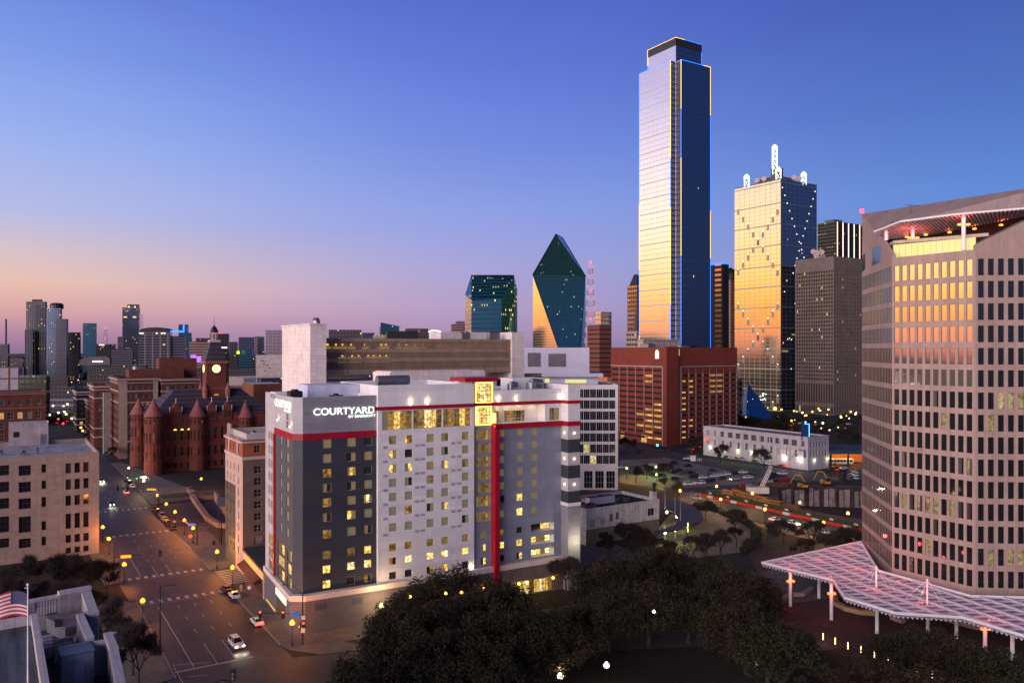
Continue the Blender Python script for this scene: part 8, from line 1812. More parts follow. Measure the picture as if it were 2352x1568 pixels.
for i, (x, y, s_) in enumerate(((2050, 1462, .72), (2120, 1448, .78), (2200, 1470, .8), (2290, 1500, .85), (2000, 1525, .75), (2120, 1540, .85))):
    k_ = (i+1) % 3; p_ = G(x, y, OH[k_]*s_); place(OK_[k_], used, (p_.x, p_.y, 0), i*2.1, s_, '%s dark tree from the left below the lattice canopy' % ORD[i], 'dark trees below the lattice canopy')
for i, (x, y, s_) in enumerate(((1700, 955, 1), (1732, 958, 1), (1765, 962, .9), (1800, 948, 1.1), (1840, 975, .9), (1660, 1000, .8), (1945, 985, .9))):
    k_ = i % 3; p_ = G(x, y, OH[k_]*s_); place(OK_[k_], used, (p_.x, p_.y, 0), i, s_, '%s green tree from the left between the warehouse and the towers' % ORD[i], 'green trees before the golden tower')
for i, (x, y, s_) in enumerate(((405, 1010, .62), (425, 1022, .6), (500, 1035, .5), (1960, 1210, .6), (1925, 1222, .55), (390, 1052, .5))):
    k_ = i % 3; p_ = G(x, y, OH[k_]*s_); l_ = ['left evergreen at the courthouse front', 'right evergreen at the courthouse front', 'low evergreen on the courthouse lawn', 'evergreen bush mass nearest the stone tower corner', 'evergreen bush mass left of the stone tower corner', 'small dark shrub at the courthouse wall'][i]; place(OK_[k_], used, (p_.x, p_.y, 0), i, s_, l_, 'evergreens elsewhere')
def bare(seed, h, name='bare_tree'):
    rr = random.Random(seed); o = empty(name, (0, 0, 0), 'bare winter tree', 'tree', 'leafless winter trees'); tb = MB(); cb = MB()
    def grow(p, d, l, r, lev):
        q = p+d*l; (tb if lev < 2 else cb).tube(p, q, r, r*.68, 5 if lev < 3 else 3, cap=False)
        if lev >= 4:
            for i in range(7):
                w_ = Vector((rr.gauss(0, 1), rr.gauss(0, 1), rr.gauss(.3, .9))).normalized()*rr.uniform(.5, 1.3); s2 = w_.orthogonal().normalized()*.035; b0_ = p+(q-p)*rr.random(); cb.poly([b0_-s2, b0_+s2, b0_+w_])
        if lev >= 5: return
        for i in range(4 if lev in (1, 2) else 3):
            a_ = rr.uniform(0, 6.283); e_ = d.orthogonal().normalized(); f_ = d.cross(e_); sp_ = rr.uniform(.35, .75); nd = (d+(e_*math.cos(a_)+f_*math.sin(a_))*sp_+Vector((0, 0, .08))).normalized(); grow(q if i else p+d*l*rr.uniform(.7, 1), nd, l*rr.uniform(.66, .84), r*.6, lev+1)
    grow(Vector((0, 0, 0)), Vector((rr.uniform(-.05, .05), 0, 1)), h*.26, h*.024, 0); tb.build('trunk', m_bark, o); cb.build('crown', m_twig, o); return o
BT = [bare(11, 9), bare(12, 10), bare(13, 8.5), bare(17, 9.5)]; BHt = [8.6, 9.6, 8.2, 9.2]
bl = [(48, 1268, 1.25, 'bare tree at the left edge before the beige office'), (105, 1262, 1.3, 'second bare tree from the left before the beige office'), (150, 1258, 1.3, 'third bare tree from the left before the beige office'), (205, 1268, 1.3, 'fourth bare tree from the left before the beige office'), (245, 1280, 1.1, 'bare tree below the corner of the beige office'),
 (20, 1310, 1.2, 'bare tree low at the left edge above the flag'), (85, 1322, 1.1, 'bare tree behind the flagpole top'), (165, 1318, 1.15, 'bare tree behind the pale balustrade'), (228, 1338, 1.2, 'bare tree right of the balustrade corner'), (275, 1352, 1.15, 'bare tree leaning over the left kerb by the lamp'), (255, 1400, 1.15, 'bare tree beside the parapet steps'), (305, 1415, 1.15, 'bare tree right below the amber kerb lamp'), (318, 1450, 1.05, 'bare tree above the lit garden sign'), (285, 1468, 1.0, 'bare tree left of the lit garden sign'),
 (1300, 1262, 1.25, 'bare tree against the glowing hotel pier'), (1440, 1188, 1.25, 'bare tree before the worn white block'), (1475, 1205, 1.1, 'bare tree right of the one before the worn white block'), (1405, 1218, 1.0, 'low bare tree below the worn white block'),
 (1545, 1232, .8, 'bare tree at the drive edge, leftmost of five'), (1592, 1222, .85, 'bare tree at the drive edge, second of five'), (1622, 1220, .85, 'bare tree at the drive edge, third of five'), (1655, 1208, .95, 'bare tree at the drive edge, fourth of five'), (1692, 1200, .9, 'bare tree at the drive edge, fifth of five'),
 (1688, 1160, .95, 'bare tree on the island beside the drive'), (1620, 1144, .9, 'bare tree on the verge before the car park lamps'), (1760, 1192, .95, 'bare tree on the brown lawn, left one'), (1800, 1184, 1.0, 'bare tree on the brown lawn, middle one'), (1868, 1180, 1.15, 'wide bare tree on the brown lawn beside parked white cars'), (1905, 1210, 1.0, 'bare tree in front of the fence end'),
 (1460, 1064, .9, 'bare tree between street and car park, leftmost'), (1485, 1060, .95, 'bare tree between street and car park, second from the left'), (1530, 1056, 1.0, 'bare tree with its lamp between street and car park'), (1528, 1092, .7, 'small bare tree at the car park entrance'), (1560, 1098, .8, 'bare tree on the scrub verge'),
 (1655, 1012, 1.35, 'bare tree before the warehouse lamps, left'), (1755, 1022, 1.35, 'bare tree before the warehouse lamps, right'), (1440, 1000, 1.1, 'bare tree at the garage corner entrance'), (1462, 1003, 1.0, 'second bare tree along the garage wall'), (1612, 992, 1.2, 'bare tree in front of the garage wing, near the warehouse'), (1588, 1000, 1.1, 'bare tree against the dark garage wing'),
 (1980, 950, 1.2, 'bare tree by the concrete grid tower foot'), (1935, 958, 1.1, 'bare tree left of the concrete grid tower foot'), (1880, 968, 1.2, 'bare tree above the warehouse roof'), (1955, 972, 1.1, 'bare tree over the bus station'),
 (470, 1000, 1.3, 'bare tree on the courthouse lawn, left'), (505, 1010, 1.2, 'bare tree on the courthouse lawn, right'), (360, 1010, 1.0, 'bare tree at the courthouse corner'), (258, 1020, .9, 'bare tree at the far crossroads, left'), (208, 985, 1.0, 'bare tree along the far street'), (118, 915, 1.3, 'bare tree beyond the red warehouse'), (135, 905, 1.3, 'second bare tree beyond the red warehouse'), (1850, 1225, .9, 'bare shrub-like tree at the plaza edge'), (1730, 1225, .8, 'bare tree at the grove edge')]
for i, (x, y, s_, l_) in enumerate(bl):
    k_ = i % 4; p_ = G(x, y, BHt[k_]*s_); place(BT[k_], used, (p_.x, p_.y, 0), i*1.3, s_, l_)
# far woods at the horizon and scattered dark tree belts as masses
def belt_mass(name, x0, x1, Y0, Y1, n, h, seed, lab=None):
    rr = random.Random(seed); mb = MB()
    for i in range(n):
        Y = rr.uniform(Y0, Y1); x = rr.uniform((x0-CXV)/FV*Y, (x1-CXV)/FV*Y); r_ = h*rr.uniform(.6, 1.1)
        mb.lathe((x, Y, 0), [(r_*.6, 0), (r_*1.15, h*.35), (r_, h*.7), (r_*.45, h*rr.uniform(.9, 1.15))], 6)
    mb.build(name, mat('far_woods', (.014, .018, .016), .95, var=.4, scale=.05), kind='stuff', label=lab, cat='woods')
belt_mass('far_woods', -100, 720, 1500, 5200, 1500, 12, 3, 'dark wooded plain reaching to the horizon')
belt_mass('tree_belt', 0, 320, 620, 1000, 130, 7, 4, 'dark belt of distant trees among the low roofs at the left')
belt_mass('low_shrubs', 1690, 1985, 500, 680, 70, 3.2, 5, 'dark low shrubs in front of the distant towers at the right')
hd = MB(); rr = random.Random(5); hp = [q6_(*p) for p in ((900, 700), (990, 720), (1100, 755), (1240, 815), (1330, 850), (1400, 910), (1400, 970), (1370, 1040), (1290, 1090))]
for a, b in zip(hp, hp[1:]):
    for j in range(10): p_ = G(a[0]+(b[0]-a[0])*j/10, a[1]+(b[1]-a[1])*j/10); hd.lathe(p_+Vector((rr.uniform(-.4, .4), rr.uniform(-.4, .4), 0)), [(1.0, 0), (1.5, .6), (1.2, 1.3), (.4, 1.7)], 7)
hd.build('hedge', mat('hedge_dark', (.012, .016, .008), .95, var=.5, scale=2), label='dark curved hedge round the crescent canopy drive', cat='hedge')
# ============================================================ vehicles
paint = {k_: mat('paint_'+k_, c_, .32, metal=.1, var=.03, spec=.6) for k_, c_ in dict(white=(.72, .70, .70), silver=(.36, .35, .37), black=(.012, .012, .014), grey=(.09, .09, .10), blue=(.02, .035, .08), red=(.30, .02, .02), tan=(.20, .16, .12)).items()}
cgl = glass('car_glass', (.03, .03, .04), .05, .5); tyre = mat('tyre', (.012, .012, .012), .9); rim_ = mat('rim', (.35, .35, .37), .35, metal=.8); hl_on = emis('headlight_on', (1, .9, .72), 14); tl_on = emis('taillight_on', (1, .03, .02), 5); hl_off = mat('headlight_off', (.45, .45, .45), .2); tl_off = mat('taillight_off', (.18, .01, .01), .3)
SED = dict(L=4.7, W=1.84, body=[(-2.35, .35), (-2.33, .78), (-2.1, .95), (-1.55, 1.0), (1.0, .98), (2.0, .84), (2.3, .66), (2.35, .35)], cab=[(-1.75, .98), (-1.1, 1.40), (.15, 1.45), (1.05, .97)], wh=.33)
SUV = dict(L=4.95, W=1.98, body=[(-2.45, .42), (-2.45, 1.0), (-2.35, 1.14), (1.1, 1.14), (2.15, 1.06), (2.42, .90), (2.45, .42)], cab=[(-2.36, 1.13), (-2.15, 1.78), (.25, 1.82), (1.15, 1.13)], wh=.39)
def car(kind, col_, head=0, tail=0):
    T = SUV if kind == 'suv' else SED; o = empty('car', (0, 0, 0), 'car', 'car', 'cars'); o.name = 'parked_suv' if kind == 'suv' else 'parked_car'; hw = T['W']/2
    def loft(prof, w0, w1, zlo, zhi):
        mb = MB(); L_ = []; 
        for sgn in (-1, 1): L_.append([Vector((x, sgn*(w0+(w1-w0)*((z-zlo)/(zhi-zlo))), z)) for x, z in prof])
        n = len(prof); mb.poly(L_[0]); mb.poly(L_[1][::-1])
        for i in range(n): j = (i+1) % n; mb.poly([L_[0][i], L_[1][i], L_[1][j], L_[0][j]][::-1])
        return mb
    mb = loft(T['body'], hw-.02, hw-.08, .3, 1.15); b_ = mb.build('body', paint[col_], o); md = b_.modifiers.new('bevel', 'BEVEL'); md.width = .07; md.segments = 2; md.limit_method = 'ANGLE'
    c_ = T['cab']; zt = max(z for x, z in c_); mb = loft(c_, hw-.12, hw-.30, .95, zt); b_ = mb.build('windows', cgl, o)
    mb = MB(); x0, x1 = c_[1][0]-.03, c_[2][0]+.04; mb.hull([(x0, -hw+.30, zt-.05), (x1, -hw+.30, zt-.02), (x0, hw-.30, zt-.05), (x1, hw-.30, zt-.02), (x0+.1, -hw+.36, zt+.03), (x1-.1, -hw+.36, zt+.03), (x0+.1, hw-.36, zt+.03), (x1-.1, hw-.36, zt+.03)])
    for sg in (-1, 1):
        for (xa, za), (xb, zb) in zip(c_, c_[1:]): 
            if abs(zb-za) > .2: ya, yb = hw-.11, hw-.29; mb.tube((xa, sg*(ya if za < zb else yb), za), (xb, sg*(yb if za < zb else ya), zb), .045, n=4)
        mb.tube((-.5, sg*(hw-.11), c_[0][1]), (-.45, sg*(hw-.29), zt-.02), .04, n=4)
    mb.build('roof', paint[col_], o)
    for x in (-T['L']*.30, T['L']*.31):
        for sg in (-1, 1):
            mb = MB(); mb.tube((x, sg*(hw-.24), T['wh']), (x, sg*(hw-.01), T['wh']), T['wh'], n=12); w_ = mb.build('wheel', tyre, o); mb = MB(); mb.tube((x, sg*(hw-.015), T['wh']), (x, sg*(hw+.01), T['wh']), T['wh']*.6, n=8); mb.build('rim', rim_, w_)
    zf = T['body'][-2][1]-.08; zb = T['body'][1][1]-.05; xf = T['L']/2
    for sg in (-1, 1):
        mb = MB(); mb.box((xf-.16, min(sg*(hw-.48), sg*(hw-.12)), zf-.14), (xf+.02, max(sg*(hw-.48), sg*(hw-.12)), zf+.02)); h_ = mb.build('headlight', hl_on if head else hl_off, o)
        if head: lamp_light(h_, (xf+.35, sg*(hw-.3), zf), 260, (1, .85, .6), .1, ((1, 0, -.18), 80))
        mb = MB(); mb.box((-xf-.02, min(sg*(hw-.42), sg*(hw-.08)), zb-.2), (-xf+.12, max(sg*(hw-.42), sg*(hw-.08)), zb)); h_ = mb.build('taillight', tl_on if tail else tl_off, o)
        if tail: lamp_light(h_, (-xf-.3, sg*(hw-.25), zb), 22, (1, .05, .03), .1)
    for sg in (-1, 1): mb = MB(); mb.box((.75, min(sg*(hw-.1), sg*(hw+.12)), 1.0), (.92, max(sg*(hw-.1), sg*(hw+.12)), 1.14)); mb.build('mirror', paint[col_], o)
    return o
CP = {}
def put_car(kind, col_, x, y, ang, label, head=0, tail=0, grp='cars in the city streets', z=.02):
    k_ = (kind, col_, head, tail)
    if k_ not in CP: CP[k_] = car(*k_)
    p_ = G(x, y); c = place(CP[k_], used, (p_.x, p_.y, z), ang, 1, label, grp); c['category'] = 'suv' if kind == 'suv' else 'car'; return c
AV = math.atan2(v.y, v.x); AVr = AV+math.pi; AU = R(GA); AUr = AU+math.pi
put_car('suv', 'white', 543, 1484, AVr+.05, 'white suv with bright headlights waiting at the stop line', 1)
put_car('sedan', 'white', 590, 1432, AV, 'white car with red tail lights beside the hotel pavement', 0, 1)
put_car('sedan', 'white', 538, 1371, AV, 'white car parked at the kerb before the low shop'); put_car('sedan', 'black', 520, 1357, AV, 'black car parked under the orange lamp ahead of the white one')
for i, ((x, y), c_, k_) in enumerate(zip(((354, 1172), (362, 1178.5), (371.5, 1187), (378, 1196), (386, 1203.5), (397, 1216)), ('black', 'black', 'silver', 'white', 'grey', 'black'), ('sedan', 'suv', 'suv', 'sedan', 'sedan', 'sedan'))): put_car(k_, c_, x, y, AV, '%s kerbside parked car from the far end of the lamp row' % ORD[i])
put_car('sedan', 'white', 290, 1133, AV, 'car with red tail lights crossing the far junction', 0, 1); put_car('sedan', 'grey', 256, 1160, AVr, 'car with bright headlights coming down the big street', 1); put_car('sedan', 'white', 304, 1119, AV, 'white car standing at the kerb below the green signals'); put_car('suv', 'black', 297, 1112, AV, 'black car ahead of the white one below the green signals'); put_car('sedan', 'black', 290, 1105, AV, 'foremost dark car below the green signals'); put_car('sedan', 'grey', 233, 1106, AVr, 'car with headlights half hidden by the beige office corner', 1)
for i, (x, y, h_, t_) in enumerate(((118, 963, 1, 0), (147, 966, 0, 1), (155, 968, 0, 1), (161, 962, 0, 1), (131, 972, 0, 1), (175, 975, 0, 1), (187, 990, 0, 1), (196, 998, 1, 0), (201, 1003, 0, 1), (170, 955, 1, 0))): put_car('sedan', 'grey', x, y, AV if t_ else AVr, '%s small lit car from the left in the far street jam' % ORD[i], h_, t_, 'cars jammed in the far street')
lot = [(530, 362, 'white', 's'), (710, 347, 'black', 'v'), (825, 370, 'black', 's'), (640, 397, 'grey', 's'), (745, 407, 'black', 's'), (720, 424, 'black', 'v'), (780, 430, 'grey', 's'), (850, 426, 'black', 's'), (1025, 408, 'blue', 's'), (1290, 424, 'white', 's'), (375, 418, 'black', 's'), (430, 427, 'black', 's'), (485, 435, 'grey', 's'), (540, 442, 'black', 's'), (870, 464, 'black', 'v'), (960, 468, 'white', 's'), (1010, 450, 'grey', 's'), (1055, 456, 'white', 's'), (1100, 447, 'white', 's'), (1148, 439, 'white', 's'), (1212, 434, 'black', 's'), (1120, 480, 'black', 'v'), (1330, 466, 'white', 's'), (720, 478, 'black', 's'), (1010, 498, 'black', 'v'), (842, 524, 'white', 'v'), (922, 516, 'white', 'v'), (1395, 458, 'grey', 's'), (1480, 453, 'black', 'v'), (1545, 443, 'black', 's'), (1614, 436, 'white', 'v'), (600, 450, 'black', 's'), (265, 383, 'white', 's')]
for i, (x, y, c_, k_) in enumerate(lot):
    px, py = q6_(x, y); row = 'top' if y < 412 else 'middle' if y < 446 else 'front'; n_ = sorted(q[0] for q in lot if (('top' if q[1] < 412 else 'middle' if q[1] < 446 else 'front') == row)).index(x)
    put_car('suv' if k_ == 'v' else 'sedan', c_, px, py, (AU if i % 2 else AUr)-.25, '%s %s, %s from the left in the %s row of the car park' % (c_, 'suv' if k_ == 'v' else 'car', ORD[n_] if n_ < 16 else 'rightmost', row), 0, 0, 'cars in the open car park')
put_car('sedan', 'silver', *q6_(1222, 480), AUr-.25, 'silver car with its lamps on in the car park', 1, 0, 'cars in the open car park'); put_car('sedan', 'white', *q6_(825, 308), AUr-.2, 'white car at the pay booth')
for i, (x, y, c_, k_) in enumerate(((1030, 276, 'black', 'v'), (1080, 283, 'white', 's'), (1160, 298, 'black', 's'), (1197, 304, 'white', 's'), (1240, 309, 'red', 's'), (1297, 318, 'silver', 'v'), (1394, 334, 'grey', 's'), (1520, 354, 'white', 's'))): put_car('suv' if k_ == 'v' else 'sedan', c_, *q6_(x, y), AV+math.pi, '%s parked car from the left along the warehouse wall' % ORD[i])
put_car('sedan', 'red', *q6_(1607, 371), AV, 'red car with glowing tail lights at the warehouse door', 0, 1)
for x, y, c_, l_, h_, t_ in ((900, 640, 'silver', 'silver car parked leftmost along the construction street', 0, 1), (960, 697, 'black', 'black suv parked before the bare tree island', 0, 0), (1150, 650, 'black', 'black car at the left end of the site fence', 0, 1), (1245, 671, 'white', 'white car in front of the timber stacks', 0, 0), (1362, 697, 'black', 'black car just right of the white one by the timber', 0, 0), (1560, 826, 'white', 'white coupe on the near kerb, left of two', 0, 0), (1702, 853, 'white', 'white car with patterned hood on the near kerb, right of two', 1, 0), (1967, 928, 'white', 'white car behind the wide bare tree', 0, 0)): put_car('suv' if l_.find('suv') > 0 else 'sedan', c_, *q6_(x, y), AVr, l_, h_, t_)
for x, y, l_ in ((410, 249, 'far left car with red tail lights below the garage'), (630, 239, 'second car with red tail lights below the garage'), (845, 229, 'third car with red tail lights below the garage'), (912, 208, 'fourth car with red tail lights, nearest the warehouse corner')): put_car('sedan', 'black', *q6_(x, y), AUr-.3 if x < 800 else AV, l_, 0, 1)
put_car('suv', 'black', *q6_(2035, 400), AV, 'black suv with tail lights before the bus station', 0, 1); put_car('sedan', 'white', *q6_(2130, 388), AU, 'white car before the bus station'); put_car('suv', 'black', *q6_(598, 1010), AU, 'black suv under the crescent canopy')
rnd.seed(8)
for i in range(16): put_car('sedan', rnd.choice(['white', 'grey', 'black']), 1690+i*18.5+rnd.uniform(-3, 3), rnd.uniform(972, 988), AU, '%s distant car from the left in the street beyond the warehouse' % ORD[i], i % 3 == 0, i % 3 == 1, 'distant cars beyond the warehouse')
for i in range(12): put_car('suv' if i % 3 == 0 else 'sedan', ['black', 'grey', 'white', 'blue'][i % 4], 1935+(i % 4)*14, 1086+(i//4)*7+(i % 2)*2, AU+1.2, '%s car of the small cluster beside the stone tower corner' % ORD[i], 0, 0, 'cars clustered by the stone tower corner')
# bus inside the station
o = empty('bus', (0, 0, 0), 'white bus with blue stripe parked inside the glowing orange station', 'bus'); bx = G(1948, 1055); bx = Vector((b0x if False else Vector(D0(1935, 400))[0], 402, 0)); o.location = bx
mb = MB(); mb.box(bx+Vector((-6, -1.3, .4)), bx+Vector((6, 1.3, 3.1))); b_ = mb.build('body', paint['white'], o); md = b_.modifiers.new('bevel', 'BEVEL'); md.width = .2; md.segments = 2; mb = MB()
for i in range(7): mb = MB(); mb.box(bx+Vector((-5.6+i*1.6, -1.34, 1.6)), bx+Vector((-4.3+i*1.6, -1.28, 2.6))); mb.build('window', cgl, o)
for x in (-3.6, 3.4): mb = MB(); mb.tube(bx+Vector((x, -1.38, .5)), bx+Vector((x, -1.0, .5)), .5, n=12); mb.build('wheel', tyre, o)
# pedestrians by the shop
def person(x, y, label, cl, s=1):
    p_ = G(x, y); o = empty('person', p_, label, 'person', 'pedestrians on the pavement'); bm_ = bmesh.new(); V_ = {}
    J = {'pel': (0, 0, .95, .15), 'ch': (0, 0, 1.3, .17), 'nk': (0, 0, 1.5, .06), 'hd': (0, -.02, 1.63, .10), 'hd2': (0, -.02, 1.72, .08), 'kl': (-.1, -.06, .5, .08), 'fl': (-.11, .06, .06, .05), 'tl': (-.11, -.1, .04, .04), 'kr': (.1, .04, .5, .08), 'fr': (.11, .14, .08, .05), 'tr': (.11, 0, .05, .04), 'sl': (-.19, 0, 1.42, .07), 'el': (-.25, .03, 1.12, .05), 'hl': (-.25, -.1, .88, .04), 'sr': (.19, 0, 1.42, .07), 'er': (.25, .03, 1.12, .05), 'hr': (.26, -.08, .88, .04)}
    E_ = [('pel', 'ch'), ('ch', 'nk'), ('nk', 'hd'), ('hd', 'hd2'), ('pel', 'kl'), ('kl', 'fl'), ('fl', 'tl'), ('pel', 'kr'), ('kr', 'fr'), ('fr', 'tr'), ('ch', 'sl'), ('sl', 'el'), ('el', 'hl'), ('ch', 'sr'), ('sr', 'er'), ('er', 'hr')]
    nm = list(J); me = bpy.data.meshes.new('body'); me.from_pydata([J[k_][:3] for k_ in nm], [(nm.index(a), nm.index(b)) for a, b in E_], []); b_ = bpy.data.objects.new('body', me); col.objects.link(b_); b_.parent = o; me.materials.append(cl); sk = b_.modifiers.new('skin', 'SKIN')
    for i, k_ in enumerate(nm): me.skin_vertices[0].data[i].radius = (J[k_][3], J[k_][3]) if me.skin_vertices else None
    me.skin_vertices[0].data[0].use_root = True; b_.modifiers.new('sub', 'SUBSURF').levels = 1; mb = MB(); mb.lathe((0, 0, 1.66), [(.10, 0), (.115, .06), (.09, .13), (.02, .17)], 8); mb.v = [q+p_ for q in mb.v]; mb.build('hair', m_dmetal, o); return o
try: person(554, 1358, 'person in a light top walking past the parking sign', mat('light_cloth', (.42, .36, .38), .9)); person(560, 1352, 'person in dark clothes by the outdoor tables of the shop', mat('dark_cloth', (.04, .03, .04), .9))
except Exception as e_: print('person', e_)
# ============================================================ near rooftop, bottom left, with flag
m_ps = mat('parapet_stone', (.34, .30, .31), .9, var=.2, scale=.8, joint=(1.1, 9, .03), jcol=(.7, .68, .7), streak=.2); m_ps2 = mat('parapet_cap', (.48, .43, .46), .85, var=.15, scale=.8, joint=(.9, 9, .03), jcol=(.6, .6, .6)); zr_ = 31.5
nr_ = empty('stone_building', G(205, 1350, zr_)-Vector((0, 0, zr_)), 'near stone rooftop with stepped parapets, balustrade and roof sheds at the bottom left', 'building')
def g2(x, y, z=zr_): return Vector(G(x, y, z)[:2])
oc = [g2(205.6, 1350.5), g2(225.6, 1404), g2(190.6, 1407), g2(215, 1461), g2(242.5, 1457), g2(255.6, 1449.8), g2(270.6, 1485), g2(287.5, 1568), g2(310, 1700)]
rfl = zr_-1.9
def parw(p0, p1, w, z0, z1, capz=.35, name='parapet', sd=1):
    d_ = (p1-p0).normalized(); n_ = Vector((d_.y, -d_.x))*sd; L_ = (p1-p0).length; mb = MB(); mb.obox(p0, d_, L_, n_, w, z0, z1-capz, 0); mb.obox(p0-n_*.06-d_*.05, d_, L_+.1, n_, w+.12, z1-capz+.002, z1, 1); return mb.build(name, [m_ps, m_ps2], nr_)
lf = oc[0]-u*34; body = [lf, oc[0], oc[1], oc[2], oc[3], oc[4], oc[5], oc[6], oc[7], oc[8], oc[8]-u*40]
mb = MB(); mb.prism(body, 0, rfl-1.6, 0); mb.build('walls', m_ps, nr_)
rb_ = MB(); rb_.prism(body, rfl-1.598, rfl-1.58); rb_.build('roof', mat('gravel_roof', (.05, .045, .055), .95, var=.4, scale=1.2), nr_)
for a_, b_, w_, z_ in ((0, 1, .8, zr_), (1, 2, .5, zr_-.004), (2, 3, .55, zr_-.008), (3, 4, .45, zr_-.4), (4, 5, .5, zr_-.012), (5, 6, .6, zr_), (6, 7, .6, zr_-.15), (7, 8, .6, zr_-.154)): parw(oc[a_], oc[b_], w_, rfl-1.6, z_)
bA, bB, bC = g2(60, 1376.7), g2(157, 1358.5), oc[0]; ub = (bC-bA).normalized()
parw(bC-ub*3.1, bC, .7, rfl-1.6, zr_+.35)
Lb_ = (bC-bA).length-3.1; nb2 = Vector((ub.y, -ub.x)); mb = MB(); mb.obox(bA, ub, Lb_*.24, nb2, .5, rfl, zr_-.3, 0); mb.obox(bA+ub*Lb_*.93, ub, Lb_*.07, nb2, .5, rfl, zr_-.3, 0); mb.obox(bA-nb2*.05, ub, Lb_, nb2, .62, zr_-.3, zr_, 1); mb.obox(bA-nb2*.05, ub, Lb_, nb2, .6, rfl-1.6, rfl, 1); mb.build('parapet', [m_ps, m_ps2], nr_)
for i in range(8):
    q = bA+ub*Lb_*(.28+i*.087)+nb2*.28; mb = MB(); mb.lathe((q.x, q.y, rfl), [(.12, 0), (.17, .12), (.22, .4), (.15, .8), (.09, 1.05), (.14, 1.3), (.11, 1.6)], 10); mb.build('baluster', m_ps2, nr_, smooth=True)
def quad(name, pts, z, m, th=.4): mb = MB(); mb.prism([g2(x, y, z) for x, y in pts], z-th, z); return mb.build(name, m, nr_)
quad('upper_roof', [(106, 1402), (199, 1390), (199, 1432), (150, 1440), (128, 1428), (107, 1418)], rfl, mat('slate_box', (.14, .135, .17), .8, var=.3, scale=1), 1.5)
quad('roof_hatch', [(125, 1421), (139, 1420), (140, 1436), (126, 1438)], rfl+.12, m_dmetal, .1)
for i in range(4): quad('stone_slat', [(68, 1398.5+i*6), (105, 1393+i*6), (107, 1397.5+i*6), (70, 1403+i*6)], rfl-.2-i*.02, m_ps2, 1)
for i in range(4): quad('stone_slat', [(97, 1459+i*8), (119, 1455+i*8), (121, 1460.5+i*8), (98, 1464.5+i*8)], rfl-.4-i*.02, m_ps2, 1)
for i in range(4): quad('stone_slat', [(172, 1455+i*7), (190, 1451+i*7), (192, 1455.5+i*7), (173, 1459.5+i*7)], rfl-.6-i*.02, m_ps, .9)
for a_, b_ in (((122, 1466), (173, 1455)), ((173, 1455), (175, 1470)), ((124, 1487), (176, 1473)), ((127, 1478), (165, 1470))): p0_, p1_ = g2(*a_, rfl), g2(*b_, rfl); mb = MB(); d_ = (p1_-p0_).normalized(); mb.obox(p0_, d_, (p1_-p0_).length, Vector((d_.y, -d_.x)), .22, rfl-1.5, rfl-.1); mb.build('skylight_kerb', m_ps2, nr_)
s0 = g2(134, 1484, 31.2); s1 = g2(206, 1470.6, 31.2); sd_ = (s1-s0).normalized(); sn = Vector((sd_.y, -sd_.x)); Ls = (s1-s0).length
mb = MB(); mb.obox(s0, sd_, Ls, sn, 2.7, rfl-1.58, 31.1, 0); mb.obox(s0-sn*.08-sd_*.08, sd_, Ls+.16, sn, 2.86, 31.1, 31.2, 1); mb.build('roof_shed', [mat('shed_blue', (.30, .30, .34), .7, var=.12, streak=.3), mat('shed_roof', (.10, .13, .19), .6, var=.25)], nr_); mb = MB(); mb.obox(s0+sn*2.7+sd_*(Ls*.38), sd_, Ls*.30, sn, .05, 27.4, 30.3); mb.build('door', mat('door_grey', (.34, .37, .46), .6), nr_)
mb = MB(); mb.tube((*g2(205, 1468), zr_-.2), (*g2(214, 1490, 30), 29.6), .05, n=5); mb.build('pipe', m_metal, nr_)
# higher wing at the left edge
zu = 32.2; w0, w1, w2, w3 = g2(-60, 1430, zu), g2(56, 1412, zu), g2(86, 1407, zu), g2(116, 1580, zu); wd_ = (w3-w2).normalized(); w4 = w2+wd_*40; w5 = w0-u*20
mb = MB(); mb.prism([w5, w0, w2, w4, w5+wd_*40], rfl-1.6, zu-1.1); mb.build('upper_wing', m_ps, nr_)
mb = MB(); mb.obox(w2, wd_, 40, Vector((wd_.y, -wd_.x)), .55, rfl, zu); mb.obox(w0, (w2-w0).normalized(), (w2-w0).length, Vector(((w2-w0).normalized().y, -(w2-w0).normalized().x)), .35, zu-1.1, zu-.05); mb.build('parapet', m_ps2, nr_)
mb = MB(); mb.prism([w5+wd_*1.0, w0+wd_*.8, w2+wd_*.8-Vector((.9, 0)), w4-Vector((.9, 0)), w5+wd_*40], zu-1.098, zu-.95); mb.build('roof', mat('seam_roof', (.085, .08, .10), .6, var=.3, scale=.4, streak=.7), nr_)
# flagpole and flag
fp_ = D(64, 1345, 62); fo = empty('flag', (fp_.x, fp_.y, zu-.7), 'red, white and blue striped flag on a white pole at the bottom left', 'flag'); mb = MB(); mb.tube((fp_.x, fp_.y, zu-.9), fp_, .07, .045, 8); mb.lathe(fp_, [(.05, 0), (.12, .1), (.05, .22)], 8); mb.tube(fp_-Vector((.25, 0, .15)), fp_-Vector((0, 0, .15)), .03, n=4); mb.build('pole', m_wmetal, fo)
FR, FWh, FB = mat('flag_red', (.34, .012, .03), .8, var=.05), mat('flag_white', (.50, .45, .50), .8, var=.05), mat('flag_blue', (.018, .018, .085), .8, var=.05)
mb = MB(); nc, hgt, ln = 26, 1.9, 3.6; top_ = fp_.z-.55
def FP(s_, t_):  # s along, t down
    droop = -.25*math.sin(s_*3)+.8*s_**2; w_ = math.sin(s_*7+t_*.8)*.2*(.3+s_); return Vector((fp_.x-.08-ln*s_*.88, fp_.y+.3*s_+w_, top_-droop-hgt*t_))
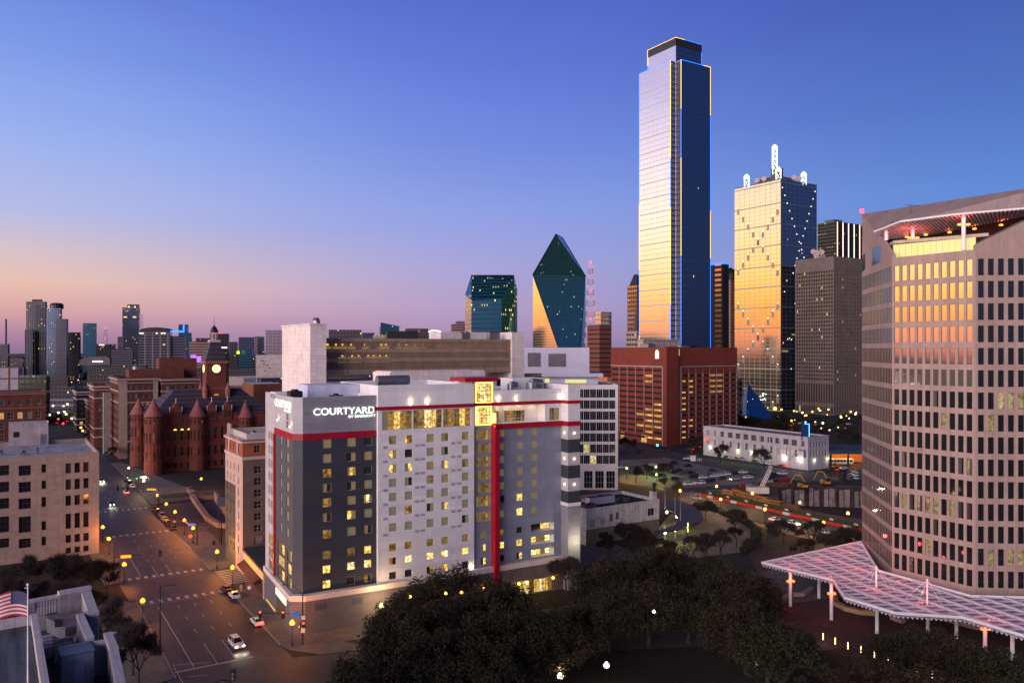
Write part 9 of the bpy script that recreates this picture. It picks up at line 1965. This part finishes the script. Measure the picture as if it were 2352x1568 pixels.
for i in range(nc):
    for j in range(13):
        canton = (i < nc*.42 and j < 7); mb.poly([FP(i/nc, (j+1)/13), FP(i/nc, j/13), FP((i+1)/nc, j/13), FP((i+1)/nc, (j+1)/13)][::-1], 2 if canton else (0 if j % 2 == 0 else 1))
stn = 0
for a in range(9):
    for b in range(6 if a % 2 == 0 else 5):
        s_, t_ = .022+(b+(0 if a % 2 == 0 else .5))*.066, .04+a*.054; c_ = FP(s_, t_)+Vector((0, -.03, 0)); pts_ = []
        for k_ in range(10): r_ = .032 if k_ % 2 == 0 else .014; g_ = math.pi/2+k_*math.pi/5; pts_.append(c_+Vector((math.cos(g_)*r_, 0, math.sin(g_)*r_)))
        mb.poly(pts_, 1)
fl__ = mb.build('cloth', [FR, FWh, FB], fo, smooth=False)
# lit garden sign low on the left
sg_ = G(292, 1505); so = empty('garden_sign', sg_, 'low dark monument sign with pale lit lettering among the trees', 'sign'); so.location = sg_
mb = MB(); dS = Vector((1, .12)).normalized(); A_ = Vector(D(270, 1500, sg_.y)[:2]); mb.obox(A_, dS, 4.2, Vector((-dS.y, dS.x)), .5, 0, 2.1, 0); mb.obox(A_-dS*.2-Vector((0, .1)), dS, 4.6, Vector((-dS.y, dS.x)), .7, 2.1, 3.0, 1); mb.build('plinth', [mat('sign_brown', (.06, .035, .035), .8), mat('sign_roof', (.02, .03, .07), .7)], so)
Fs = Face(A_, A_+dS*4.2); sign(Fs, 'REUNION', .25, 1.1, .52, 2.9, so, emis('pale_letters', (.85, .8, .8), .8), out=.1, thick=.0, depth=.05)
for k_ in (0, .45): mb = MB(); mb.obox(Fs.at(1.05+k_, 0, .16), dS, .1, Vector((-dS.y, dS.x)), .05, 2.2, 2.85); mb.build('logo_bar', emis('logo_white', (.85, 1, .9), 1.6), so)
# ============================================================ mid-distance low roofs behind the crossroads (each a block of its own)
rnd.seed(21)
for i in range(22):
    Y = 640+i*22; x = rnd.uniform(10, 330); w_ = rnd.uniform(30, 70); h_ = rnd.uniform(6, 13); c_ = D0(x, Y); o = empty('low_block', c_, 'low flat-roofed block, %s nearest of the dim far roofs at the left' % (ORD[i] if i < 16 else ['seventeenth', 'eighteenth', 'nineteenth', 'twentieth', 'twenty-first', 'twenty-second'][i-16]), 'building', 'dim far roofs at the left')
    solid(o, [(c_.x, Y), (c_.x+w_, Y+6), (c_.x+w_-4, Y+30), (c_.x-4, Y+24)], 0, h_, rnd.choice([c_lowb, c_grey, c_tan]), mt=rnd.choice([m_roofg, m_roofd, m_roofw]))
